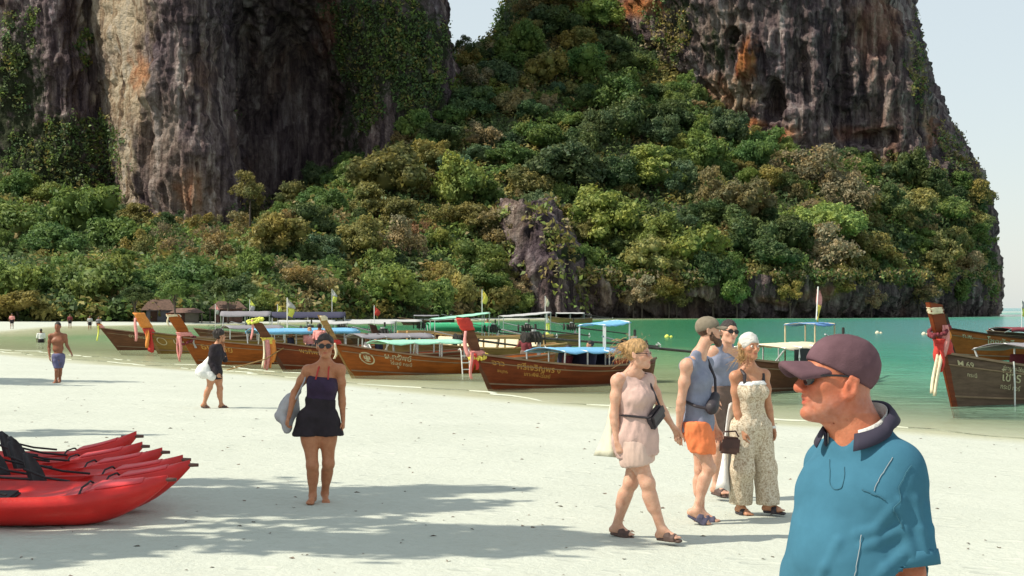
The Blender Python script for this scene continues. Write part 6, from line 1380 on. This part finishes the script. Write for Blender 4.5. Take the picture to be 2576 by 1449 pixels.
st = [c + m5.lat * .09 + UP * .06, base + m5.ch + m5.fw * .165 + m5.lat * .08, base + m5.J['sh'] + m5.lat * .085 + m5.fw * .085 + UP * .05, base + m5.J['sh'] + m5.lat * .075 + UP * .082, base + m5.J['sh'] + m5.lat * .05 - m5.fw * .09 + UP * .03, base + m5.wst - m5.fw * .15 - m5.lat * .08, base + m5.wst - m5.lat * .19 - UP * .0 + m5.fw * .02, c - m5.lat * .10 - UP * .0]
MB().tube([Vector(q) for q in st], 0.010, 6).build('bag_strap', CLO['blackbag'], cb)
# pale wrap flying behind her
dr = empty('beach_wrap', (0, 0, 0)); tag(dr, 'cream beach wrap trailing behind the woman in the blush dress', 'wrap')
mb = MB(); nu_, nv_ = 7, 14; V = []
for j in range(nv_):
    f_ = j / (nv_ - 1)
    for i in range(nu_):
        g = i / (nu_ - 1); u = 1562 - 6 * f_ - g * (8 + 52 * f_ ** 1.2) + 4 * math.sin(f_ * 7 + g * 3); v = 962 + f_ * 190 - g * 14 * (1 - f_) + 6 * g * math.sin(f_ * 5)
        V.append(wp(u, v, 0.10 + 0.10 * math.sin(g * 5 + f_ * 3) * f_ + 0.05 * g))
mb.grid(V, nu_, nv_).build('cloth', CLO['cream'], dr, smooth=True, solid=0.006)

# --- man in cap, slate tank top and orange shorts
b6 = ground(1766, 1316); p = PX(b6)
J = dict(hd=p(1784, 833), nk=p(1757, 893), sh=p(1752, 918), SR=p(1728, 920, -0.17), SL=p(1776, 915, 0.17), hip=p(1756, 1072), elR=p(1713, 1013, -0.16), wrR=p(1708, 1082, -0.10), hnR=p(1706, 1106, -0.08), elL=p(1776, 1005, 0.22), wrL=p(1800, 1075, 0.22), hnL=p(1806, 1100, 0.22),
         knR=p(1784, 1178, -0.10), anR=p(1752, 1282, -0.10), knL=p(1762, 1182, 0.10), anL=p(1762, 1292, 0.10), ftR=V3(0.85, -0.2, -0.42), ftL=V3(1, -0.2, 0))
m6 = Human('bearded man in khaki cap, slate tank top and orange shorts', b6, J, (0.93, -0.36, 0), (1, -0.03, 0), SK['pale'], w=1.0, vox=0.0088, hs=1.06, curlR=0.4)
m6.build(); m6.eyes(); m6.capm(CLO['khaki'], 0.085, None, 0.004)
h = m6.hp; k_ = m6.hs
sdf_mesh('beard', [cap(h(-.05, .02, -.055), h(-.02, .075, -.098), .026 * k_, .026 * k_, .03), cap(h(.05, .02, -.055), h(.02, .075, -.098), .026 * k_, .026 * k_, .03), ell(h(0, .082, -.105), V3(.034, .028, .036) * k_, m6.H, .03), cap(h(-.062, .01, -.0), h(-.055, .02, -.06), .013 * k_, .022 * k_, .02), cap(h(.062, .01, -.0), h(.055, .02, -.06), .013 * k_, .022 * k_, .02), cap(h(-.022, .095, -.043), h(.022, .095, -.043), .007 * k_, .007 * k_, .006)], .006, HAIRM['brown'], m6.root, sub=[ell(h(0, .105, -.060), V3(.019, .02, .010) * k_, m6.H, .006)], wrinkle=(0.003, 40))
sdf_mesh('hair', [ell(h(0, -.020, .03), V3(.079, .098, .088) * k_, m6.H, .02)], .007, HAIRM['brown'], m6.root, clip=[(h(0, .01, 0), m6.H[1]), (h(0, 0, -.045), -m6.H[2])], wrinkle=(0.002, 50))
sdf_mesh('tank_top', inflate(m6.parts['torso'] + m6.parts['yoke'][:1], 0.018) + [cap(m6.J['sh'] + m6.lat * .09, m6.J['nk'] + m6.lat * .07, .05, .05, .04), cap(m6.J['sh'] - m6.lat * .09, m6.J['nk'] - m6.lat * .07, .05, .05, .04), cap(m6.wst, m6.J['hip'] - UP * .02, .135, .145, .06)], m6.vox, CLO['tank'], m6.root, clip=[(m6.J['hip'] - UP * .05, -UP)],
         sub=[cap(m6.J['nk'] + UP * .1, m6.J['nk'] + m6.fw * .06 + UP * .01, .085, .065, .02), cap(m6.SL + m6.lat * .055 + UP * .06, m6.SL + m6.lat * .065 - UP * .16, .065, .085, .02), cap(m6.SR - m6.lat * .055 + UP * .06, m6.SR - m6.lat * .065 - UP * .16, .065, .085, .02)], wrinkle=(0.007, (12, 12, 6)))
hm = m6.J['hip']
sdf_mesh('swim_shorts', inflate(m6.parts['thighL'] + m6.parts['thighR'], .022) + inflate(m6.parts['torso'][:1], .016) + [cap(m6.HR, m6.HR + (m6.J['knR'] - m6.HR) * .55, .112, .112, .04), cap(m6.HL, m6.HL + (m6.J['knL'] - m6.HL) * .55, .112, .11, .04)], m6.vox, CLO['orange'], m6.root, clip=[(hm + UP * .05, UP), (p(1770, 1138), V3(-0.1, 0, -1))], wrinkle=(0.009, (14, 14, 6)))
wp6 = lambda u, v, dy=0.0: P(u, v, b6[1] + dy)
for S_ in 'LR': m6.sandal(S_, SOLEN)
sb = empty('sling_bag', (0, 0, 0)); tag(sb, 'dark sling bag across the chest of the man in orange shorts', 'bag')
cc = b6 + m6.wst + m6.fw * .165 - m6.lat * .05 - UP * .01
sdf_mesh('bag_body', [cap(cc - m6.lat * .08 - UP * .035, cc + m6.lat * .07 + UP * .055, .052, .046, .03), cap(cc - m6.lat * .07 - UP * .05, cc + m6.lat * .03 - UP * .02, .05, .05, .03)], .009, CLO['blackbag'], sb, wrinkle=(0.003, 14))
sq = [cc + m6.lat * .09 + UP * .07, b6 + m6.ch + m6.fw * .15 + m6.lat * .10 + UP * .03, b6 + m6.J['sh'] + m6.lat * .10 + m6.fw * .085 + UP * .04, b6 + m6.J['sh'] + m6.lat * .09 + UP * .085, b6 + m6.J['sh'] - m6.fw * .1 + m6.lat * .04 + UP * .03, b6 + m6.ch - m6.fw * .145 - m6.lat * .06 - UP * .06, b6 + m6.wst - m6.fw * .10 - m6.lat * .15 + UP * .02, b6 + m6.wst - m6.lat * .185 + m6.fw * .03 - UP * .03, cc - m6.lat * .10 - UP * .05]
MB().tube([Vector(q) for q in sq], 0.014, 6).build('bag_strap', CLO['blackbag'], sb)
lg = on = None
# --- tall man with sunglasses behind them
b7 = V3((1822 - 1288) / F * 15.2, 15.2, 0); b7[2] = float(sand_z(b7[0], b7[1])); p = PX(b7)
J = dict(hd=p(1834, 836, -0.03), nk=p(1822, 872), sh=p(1815, 888), hip=p(1806, 1005), SR=p(1793, 886, -.05), SL=p(1852, 892, .08), elR=p(1782, 945, 0.0), wrR=p(1795, 1000, -0.10), elL=p(1868, 950, 0.1), wrL=p(1870, 1010, 0.0), knR=p(1806, 1120, -.1), anR=p(1800, 1222, .0), knL=p(1822, 1118, .12), anL=p(1806, 1220, .3))
m7 = Human('dark-haired man in sunglasses and slate tank top leaning out behind the couple', b7, J, (0.55, -0.83, 0), (0.35, -0.94, 0), SK['pale'], w=0.95, vox=0.010, hs=1.05, roll=-0.12)
m7.build(); m7.hair(HAIRM['dark'], top=.005); m7.shades(0.024)
m7.garment('tank_top', ['torso'], .016, CLO['tank'], extra=[cap(J['sh'] + m7.lat * .08, J['nk'] + m7.lat * .07, .05, .05, .04), cap(J['sh'] - m7.lat * .08, J['nk'] - m7.lat * .07, .05, .05, .04)], clip=[(J['hip'] + UP * .12, -UP)])
m7.garment('shorts', ['torso', 'thighL', 'thighR'], .025, CLO['brownshort'], clip=[(J['hip'] + UP * .15, UP), (J['knR'] + UP * .10, -UP)])
for S_ in 'LR': m7.sandal(S_, SOLE)

# --- woman in head scarf and speckled jumpsuit
b8 = ground(1898, 1296); p = PX(b8)
J = dict(hd=p(1886, 873, -0.02), nk=p(1884, 922), sh=p(1886, 944), SR=p(1849, 948, -.05), SL=p(1923, 943, .06), hip=p(1890, 1078), elR=p(1853, 1030, -0.06), wrR=p(1866, 1084, -0.13), hnR=p(1872, 1108, -.15), elL=p(1933, 1022, 0.10), wrL=p(1944, 1074, 0.06), hnL=p(1948, 1098, .05), knR=p(1868, 1180, -.08), anR=p(1862, 1272, 0.05), knL=p(1925, 1178, 0.06), anL=p(1932, 1268, 0.0), ftR=V3(0.55, -0.8, -.1), ftL=V3(0.92, -0.4, 0))
m8 = Human('smiling woman in white head scarf and speckled strapless jumpsuit', b8, J, (0.5, -0.86, 0), (0.42, -0.9, 0), SK['tan'], w=1.06, female=True, vox=0.0088, hs=1.03)
m8.build(); m8.eyes(); m8.hair(HAIRM['blond'], length=.13, top=.006); m8.strands(HAIRM['blond'], 60, 8, (-.055, .0, -.05), .03, .10)
h = m8.hp
sdf_mesh('head_scarf', [ell(h(0, -.018, .042), V3(.088, .110, .098) * m8.hs, m8.H, .02), ell(h(-.02, -.10, .0), V3(.045, .05, .05) * m8.hs, m8.H, .03)], .007, CLO['scarf'], m8.root, sub=[ell(h(0, .11, -.045), V3(.085, .085, .088) * m8.hs, m8.H, .015)], clip=[(h(0, 0, -.035), -m8.H[2])], wrinkle=(0.005, (12, 12, 30)))
legs = []
for S_, hh in (('L', m8.HL), ('R', m8.HR)):
    kn, an = J['kn' + S_], J['an' + S_]; legs += [cap(hh, kn, .118, .105, .06), cap(kn, an + UP * .01, .105, .110, .05)]
sdf_mesh('jumpsuit', inflate(m8.parts['torso'], .018) + legs, m8.vox, SPECK, m8.root, clip=[(m8.ch + m8.ax * .085, m8.ax), (J['anL'] + UP * .0, -UP)], wrinkle=(0.010, (12, 12, 4)))
m8.garment('bodice_trim', ['torso'], .026, CLO['white'], clip=[(m8.ch + m8.ax * .09, m8.ax), (m8.ch + m8.ax * .052, -m8.ax)], wr=(0.003, 20))
for S_ in 'LR': m8.sandal(S_, CLO['blackbag'], 'thong')
for q in (-1, 1): m8.strap([m8.ch + m8.lat * q * .125 + m8.fw * .06 - m8.ax * .04, J['sh'] + m8.lat * q * .115 + m8.fw * .065 + UP * .01, J['sh'] + m8.lat * q * .105 + UP * .052, J['sh'] + m8.lat * q * .10 - m8.fw * .08], .018, CLO['blackbag'], 'backpack_strap')
MB().tube([b8 * 0 + J['wrL'] - V3(0, 0, -.012), J['wrL'] - V3(0, 0, .012)], .033, 12).build('wristband', CLO['white'], m8.root)
w8 = lambda u, v, dy=0.0: P(u, v, b8[1] + dy)
wr8 = empty('beach_wrap', (0, 0, 0)); tag(wr8, 'white beach wrap hanging beside the speckled jumpsuit', 'wrap')
V = []
for j in range(14):
    f_ = j / 13
    for i in range(7): g = i / 6; V.append(w8(1858 - g * (22 + 26 * f_) - 8 * f_ + 3 * math.sin(f_ * 6 + g * 4), 1018 + f_ * 215 + 6 * math.sin(g * 6), -0.02 + 0.10 * math.sin(g * 4.5 + f_ * 2) * (0.3 + f_) + .04))
MB().grid(V, 7, 14).build('cloth', CLO['white'], wr8, smooth=True, solid=0.006)
hb = empty('handbag', (0, 0, 0)); tag(hb, 'brown leather handbag carried between the orange shorts and the white wrap', 'bag')
cbag = w8(1835, 1120, -0.22)
MB().box(cbag, (0.19, 0.10, 0.165), Matrix.Rotation(0.1, 3, 'Y')).build('bag_body', LEATHER, hb, bevel=0.02)
MB().box(cbag + V3(0, -.053, .02), (0.17, 0.012, 0.09)).build('bag_flap', simple('dark_leather', (0.06, .022, .018), .5, .2, 12), hb, bevel=0.004)
MB().tube([cbag + V3(-.08, 0, .08), cbag + V3(-.05, 0, .13), cbag + V3(.06, .0, .135), cbag + V3(.09, 0, .08)], .009, 6).build('handle', LEATHER, hb)

# --- woman in black cover-up with white towel bag, further off
b3 = ground(540, 1027); p = PX(b3)
J = dict(hd=p(553, 845, 0), nk=p(546, 868), sh=p(544, 876), hip=p(540, 938), SR=p(536, 877, -.15), SL=p(553, 876, .15), elR=p(530, 912, -.16), wrR=p(545, 938, -.20), elL=p(566, 905, .16), wrL=p(562, 875, .12), knR=p(527, 974, -.05), anR=p(513, 1016, -.05), knL=p(553, 977, .08), anL=p(556, 1018, .08), ftR=V3(.95, .1, -.25), ftL=V3(1, .1, 0))
m3 = Human('dark-haired woman in a black cover-up walking by the water with a white bag', b3, J, (0.9, -0.35, 0), (0.85, 0.4, 0), SK['tan'], w=1.06, female=True, vox=0.012, hs=1.05)
m3.build(); m3.hair(HAIRM['dark'], bun=(0, -.10, .06), top=.022); m3.strands(HAIRM['dark'], 70, 9, (0, -.05, .08), .07, .07, .004)
m3.garment('cover_up', ['torso', 'yoke', 'armL', 'armR', 'foreR'], .024, CLO['black'], clip=[(J['hip'] - UP * .13, -UP), (J['nk'] + UP * .02, UP)], extra=[cap(J['hip'], J['hip'] - UP * .15, .16, .15, .05)])
for S_ in 'LR': m3.sandal(S_, SOLE)
w3 = lambda u, v, dy=0.0: P(u, v, b3[1] + dy)
bagmesh('beach_bag', [(w3(533, 893, -.1), w3(512, 935, -.12), .03, .13), (w3(512, 930, -.12), w3(532, 946, -.14), .13, .10), (w3(508, 940, -.1), w3(497, 938, -.1), .09, .05)], CLO['white'], 'big white beach bag on the shoulder of the woman in the black cover-up', 'bag', wr=(0.015, 5), vox=.018)

# --- shirtless man in grey-blue shorts
b1 = ground(146, 964); p = PX(b1)
J = dict(hd=p(145, 822), nk=p(145, 838), sh=p(145, 845), hip=p(147, 898), elR=p(123, 874, .05), wrR=p(125, 898, -.05), elL=p(168, 868, .05), wrL=p(178, 886, 0), knR=p(143, 932, -.08), anR=p(141, 957, .02), knL=p(151, 930, .08), anL=p(150, 956, .2), ftR=V3(-.1, -1, 0), ftL=V3(.1, -1, -.2))
m1 = Human('shirtless tanned man in grey-blue swim shorts walking up the beach', b1, J, (0.08, -1, 0), (0.05, -1, 0), SK['brown'], w=1.08, vox=0.014, hs=1.05, shw=.2)
m1.build(); m1.hair(HAIRM['dark'], top=.006)
m1.garment('swim_shorts', ['torso', 'thighL', 'thighR'], .014, CLO['blueshort'], clip=[(J['hip'] + UP * .10, UP), (J['knR'] + UP * .06, -UP)], k=.02)

# ------------------------------------------------------------------ smaller figures in and around the boats
def figure(label, pos, face, skinm, shirt, short, hairm, pose='stand', vox=0.022, H=1.7, group=None, turn=0.0):
    f = unit(V3(face[0], face[1], 0)); lat = np.cross(UP, f); k = H / 1.7
    if pose == 'sit':
        J = dict(hd=UP * .78, nk=UP * .60, sh=UP * .55, hip=UP * .10); fwd_ = f
        J['knL'], J['knR'] = J['hip'] + f * .42 + lat * .12 + UP * .02, J['hip'] + f * .42 - lat * .12 + UP * .02; J['anL'], J['anR'] = J['knL'] - UP * .40 - f * .02, J['knR'] - UP * .40 - f * .05
        J['elL'], J['elR'] = J['sh'] + lat * .22 - UP * .27 + f * .05, J['sh'] - lat * .22 - UP * .27 + f * .05; J['wrL'], J['wrR'] = J['elL'] + f * .23 - UP * .06 - lat * .05, J['elR'] + f * .22 - UP * .05
    else:
        J = dict(hd=UP * 1.56, nk=UP * 1.40, sh=UP * 1.36, hip=UP * .93); J['knL'], J['knR'] = lat * .11 + UP * .50 + f * .04, -lat * .11 + UP * .50; J['anL'], J['anR'] = lat * .12 + UP * .08 - f * .02, -lat * .12 + UP * .08
        J['elL'], J['elR'] = lat * .26 + UP * 1.08, -lat * .26 + UP * 1.08 + f * .02; J['wrL'], J['wrR'] = lat * .27 + UP * .85 + f * .1, -lat * .25 + UP * .86 + f * .12
        if pose == 'reach': J['elL'] = lat * .36 + UP * 1.20 + f * .1; J['wrL'] = lat * .58 + UP * 1.12 + f * .2
    J = {a: b * k for a, b in J.items()}
    q = Human(label, pos, J, f, unit(f + lat * turn), skinm, vox=vox, hands=False, group=group, hs=1.05 * k); q.build(); q.hair(hairm, top=.012, vox=max(.014, vox * .8))
    if shirt: q.garment('shirt', ['torso', 'yoke', 'armL', 'armR'], .022, shirt, clip=[(J['hip'] + UP * .02, -UP), (J['nk'] + UP * .0, UP)], wr=(.006, 9))
    if short: q.garment('shorts', ['torso', 'thighL', 'thighR'] if pose != 'sit' else ['torso', 'thighL', 'thighR'], .026, short, clip=[(J['hip'] + UP * .10, UP)] + ([(J['knL'] + UP * .08, -UP)] if pose != 'sit' else []), wr=(.006, 9))
    return q
wat = lambda u, v: W(u, v, 0.0)
def wade(u, v, dep): q = wat(u, v); return V3(q[0], q[1], -dep)
figure('man in a maroon shirt standing in the shallows beside the boat engines', wade(1321, 922, 0.36), (0.5, 0.85), SK['brown'], CL['maroon'], CLO['brownshort'], HAIRM['dark'], 'reach', .016, 1.68)
figure('bather in a white shirt wading off the far beach', wade(103, 862, 0.75), (-0.3, 1), SK['dark'], CLO['white'], CLO['black'], HAIRM['dark'], vox=.03)
D = lambda b, x, y, z: np.array(b.at(x, y, z))
figure('sun-hatted passenger in a pink top sitting on the light blue canopied boat', D(bC, 4.6, -0.72, 0.62), (0.3, -1), SK['pale'], CL['pink'], CLO['black'], HAIRM['blond'], 'sit', .02)
figure('passenger in a blue shirt sitting under the light blue canopy', D(bC, 3.9, -0.3, 0.5), (1, -0.2), SK['tan'], CL['navy'], CLO['black'], HAIRM['dark'], 'sit', .02)
figure('passenger in a white top seated behind the sashed prow', D(bC, 5.4, -0.74, 0.55), (0.6, -0.8), SK['tan'], CLO['white'], CLO['brownshort'], HAIRM['brown'], 'sit', .02)
figure('passenger in a white shirt sitting on the short-prowed red-brown boat', D(bD, 3.4, -0.3, 0.42), (1, 0.2), SK['tan'], CLO['white'], CLO['black'], HAIRM['dark'], 'sit', .02)
figure('passenger in a dark shirt sitting beside the one in white', D(bD, 3.9, -0.3, 0.42), (1, -0.3), SK['tan'], CL['navy'], CLO['black'], HAIRM['dark'], 'sit', .02)
figure('crewman in an orange-pink vest standing on the foredeck of the sashed boat', D(bD, 1.6, 0.2, 0.15), (0.4, 1), SK['brown'], CL['pink'], CLO['black'], HAIRM['dark'], vox=.02, H=1.6)
pr = W(1226, 858); figure('man in an orange life vest standing under the white boat roof', V3(pr[0], pr[1] + 1.0, 0.14), (0.2, -1), SK['brown'], CL['orange'], CLO['black'], HAIRM['dark'], vox=.024, H=1.45)
figure('passenger in a dark shirt sitting in the red varnished boat', D(bF, 4.4, 0.1, 0.42), (-1, -0.2), SK['tan'], CL['navy'], CLO['black'], HAIRM['dark'], 'sit', .02)
figure('passenger in a maroon shirt sitting low in the red varnished boat', D(bF, 3.4, 0.1, 0.30), (-1, -0.4), SK['tan'], CL['maroon'], CLO['black'], HAIRM['dark'], 'sit', .02)
tq = empty('towel', D(bC, 4.35, -0.98, 0.72)); tag(tq, 'white and teal towel hanging over the side of the light blue canopied boat', 'towel')
mb = MB(); ribbon(mb, (0, 0, 0.05), 0.34, 0.34, random.Random(3), .03, 7); mb.build('white_end', CLO['white'], tq, smooth=True); mb = MB(); ribbon(mb, (0.02, 0, -0.26), 0.42, 0.34, random.Random(4), .03, 7); mb.build('teal_end', CL['teal'], tq, smooth=True)
for i, (u, v, sh, lb) in enumerate(((176, 826, 'maroon', 'bather in a maroon top on the far sand below the trees'), (226, 823, 'white', 'paler bather in white on the far sand below the trees'), (248, 823, 'grey', 'bather in grey on the far sand beside the pointed bow'), (30, 826, 'pink', 'bather in pink at the left end of the far sand'))):
    q = ground(u, v) if v > 822 else W(u, v); figure(lb, q, (0.2, -1), SK['brown'], CL[sh], CLO['black'], HAIRM['dark'], vox=.034)
# ------------------------------------------------------------------ kayaks, shade trees, beach litter
REDP = simple('red_plastic', (0.60, 0.018, 0.014), 0.38, 0.10, 3, 0.1, 40, spec=0.45); REDD = simple('red_plastic_faded', (0.62, 0.045, 0.05), 0.42, 0.12, 3); SEATB = simple('black_foam', (0.018, 0.016, 0.018), 0.8, 0.2, 20); TOG = simple('handle_rubber', (0.13, 0.06, 0.045), 0.6, 0.2, 20)
def kayak(tip, Yk, yaw, label, seat=1.53, tipz=0.40, roll=0.0, L=3.5, wd=0.70):
    u, v = tip; x = (u - 1288) / F * Yk; gz = float(sand_z(x - 1.6, Yk)); zt = CZ - (v - 775) / F * Yk; zt = zt - gz
    r = empty('kayak', (x, Yk, gz), yaw); r.rotation_euler = (roll, 0, yaw); tag(r, label, 'kayak', 'red kayaks drawn up on the sand')
    ns, na = 46, 18; V = []
    def sec(t):                       # t 0 at the near tip, 1 at the far one
        q = abs(2 * t - 1); b = max(wd / 2 * (1 - q ** 2.4) ** 0.9, 0.014); keel = (zt - 0.035) * max(0, (q - 0.50) / 0.50) ** 2.3; tm = min(0.33, zt - 0.05); top = tm + (zt - tm) * max(0, (q - 0.4) / 0.6) ** 2
        return -t * L, b, keel, max(top, keel + 0.03)
    for i in range(ns):
        xx, b, kl, tp = sec(i / (ns - 1)); q = abs(2 * i / (ns - 1) - 1); dish = 0.10 * max(0, 1 - (q / 0.62) ** 4)
        for a in range(na):
            an = math.pi * a / (na // 2); 
            if a <= na // 2: y = -b * math.cos(an); z = kl + (tp - kl) * (1 - math.sin(an) ** 0.8); 
            else:
                g = (a - na // 2) / (na // 2); y = b * (1 - 2 * g); e = abs(y) / b; z = tp + 0.045 * (1 - e ** 2) * (1 if q > .62 else 0.3) - dish * (1 - e ** 6) + 0.015 * (e > .8)
            V.append((xx, y, z))
    f = [(i * na + a, i * na + (a + 1) % na, (i + 1) * na + (a + 1) % na, (i + 1) * na + a) for i in range(ns - 1) for a in range(na)] + [tuple(range(na))[::-1], tuple((ns - 1) * na + a for a in range(na))]
    MB().add(V, f).build('hull', REDP, r, smooth=True)
    for q in (0.02, 0.98):
        xx, b, kl, tp = sec(q); sg = 1 if q < .5 else -1; MB().tube([(xx + 0.15 * sg, 0, tp + 0.012), (xx + 0.06 * sg, 0, tp + .012), (xx - 0.10 * sg, 0, tp + .012)], [0.016, 0.020, 0.012], 8).build('grab_handle', TOG, r, smooth=True)
    # paler moulded bow panel and cockpit rim
    Vp = []
    for k in range(10):
        t = 0.06 + 0.20 * k / 9; xx, b, kl, tp = sec(t); q = abs(2 * t - 1)
        for j in range(7): e = -0.78 + 1.56 * j / 6; dish = 0.10 * max(0, 1 - (q / 0.62) ** 4); Vp.append((xx, b * e, tp + 0.045 * (1 - e ** 2) * (1 if q > .62 else 0.3) - dish * (1 - abs(e) ** 6) + 0.008))
    MB().grid(Vp, 7, 10).build('bow_panel', REDD, r, smooth=True, solid=0.006)
    st = seat; t = st / L; xx, b, kl, tp = sec(t); mb = MB(); W2 = []
    for k in range(8):
        h = k / 7
        for j in range(7): g = -1 + j / 3; W2.append((xx - 0.10 * h + 0.05 * g * g, g * 0.19 * (1 - 0.55 * h ** 2.5), tp - 0.06 + 0.31 * h - 0.03 * g * g * h))
    mb.grid(W2, 7, 8).build('seat_back', SEATB, r, smooth=True, solid=0.035); MB().box((xx + 0.22, 0, tp - 0.075), (0.40, 0.38, 0.05)).build('seat_pad', SEATB, r, bevel=0.02)
    for sd_ in (-1, 1): MB().tube([(xx - 0.03, sd_ * 0.17, tp + .12), (xx + 0.2, sd_ * .26, tp + .05), (xx + 0.45, sd_ * b * .9, tp + 0.02)], 0.012, 6).build('seat_strap', SEATB, r)
    t2 = 0.21; x2, b2, k2, tp2 = sec(t2); MB().tube([(x2, -b2 * .95, tp2 - .01), (x2, -b2 * .5, tp2 + .035), (x2 + .02, 0, tp2 + .045), (x2, b2 * .5, tp2 + .035), (x2, b2 * .95, tp2 - .01)], 0.010, 5).build('deck_cord', SEATB, r)
    return r
kayak((424, 1205), 12.95, 0.02, 'front red kayak with a pale bow handle, nearest of the row', 1.80, roll=0.10)
kayak((478, 1168), 13.55, -0.01, 'second red kayak of the row, longest bow, tall black seat back', 1.50)
kayak((460, 1155), 14.15, 0.0, 'third red kayak of the row, low between its neighbours', 1.85)
kayak((408, 1136), 14.75, 0.01, 'fourth red kayak of the row with dark bow handle', 1.50)
kayak((358, 1121), 15.3, 0.0, 'fifth red kayak of the row, mostly hidden', 1.35)
kayak((343, 1094), 15.9, -0.02, 'last red kayak of the row, farthest from the water\'s reach', 1.45)
# trees standing left of the picture, whose shade falls across the sand
def shade_tree(x, y, h, R, sq, seed, nleaf, leaf, lab, lobes=26, lobe=0.2, hole=0.0):
    gz = float(sand_z(x, y)); t = empty('tree', (x, y, gz)); tag(t, lab, 'tree', 'shade trees at the top of the beach')
    me = crown_mesh('crown_shade', seed, lobes, nleaf, leaf, 0.6, 0.80, lobe, core=False)
    c = bpy.data.objects.new('crown', me); COL.objects.link(c); c.parent = t; c.location = (0, 0, h); c.scale = (R, R * sq, R * 0.42); c.color = (0.07, 0.115, 0.035, 1)
    mb = MB(); rg = random.Random(seed)
    mb.tube([(0, 0, -0.3), (0.1, 0.05, h * 0.35), (-0.1, 0.1, h * 0.75)], [0.28, 0.2, 0.14], 8)
    for k in range(7):
        a = k * 0.9 + rg.random(); e = (math.cos(a) * R * 0.7, math.sin(a) * R * sq * 0.7, h + rg.uniform(-0.6, 0.6)); mb.tube([(0, 0, h * (0.4 + 0.05 * k)), (e[0] * .45, e[1] * .45, h * 0.85), e], [0.11, 0.07, 0.03], 6)
    mb.build('trunk', BARK, t, smooth=True)
shade_tree(-9.0, 11.5, 6.6, 4.1, 0.56, 701, 6000, 0.050, 'leafy beach tree left of the view shading the kayaks and walkers', 30, .20)
shade_tree(-12.0, 13.2, 8.3, 4.4, 0.50, 702, 5200, 0.05, 'second leafy beach tree left of the view, taller', 26, .20)
shade_tree(-24.5, 37.4, 8.0, 6.3, 0.42, 703, 5000, 0.05, 'large beach tree left of the view shading the sand behind the shirtless man', 26, .22)
shade_tree(-14.0, 20.9, 7.0, 2.4, 0.35, 704, 2400, 0.06, 'small beach tree left of the view beyond the kayaks', 16, .24)
lf = MB(); pts = [(-.16, 0, .02), (-.05, .05, .05), (.10, .045, .06), (.18, 0, .035), (.10, -.05, .04), (-.05, -.055, .03)]
q = ground(42, 1324); o = lf.add(pts + [(0, 0, .075)], [(6, 0, 1), (6, 1, 2), (6, 2, 3), (6, 3, 4), (6, 4, 5), (6, 5, 0)]).build('fallen_leaf', simple('dry_leaf', (0.34, 0.22, 0.05), .7, .2, 20), None, solid=0.01, loc=q); tag(o, 'large yellowed leaf lying on the sand before the kayaks', 'leaf')
# bits of leaf and twig washed over the sand: uncountable
rg = np.random.default_rng(77); C = []
for _ in range(420):
    v = 900 + 560 * rg.random() ** 1.6; u = rg.uniform(-100, 2650); Yg = F * 1.9 / (v - 775); x = (u - 1288) / F * Yg
    if shore_d(np.array(x), np.array(Yg)) < 0.8: continue
    C.append((x, Yg, float(sand_z(x, Yg)) + 0.006))
C = np.array(C); v_, f_ = leaf_quads(C, np.tile([0, 0, 1.0], (len(C), 1)), rg.uniform(0.008, 0.035, len(C)) * (0.6 + C[:, 1] / 40), rg, 0.15)
v_[:, 2] += 0.004
tag(mesh_np('litter', v_, f_, simple('beach_litter', (0.16, 0.12, 0.09), .9, .3, 3)), 'scraps of leaf and twig scattered over the sand', kind='stuff')
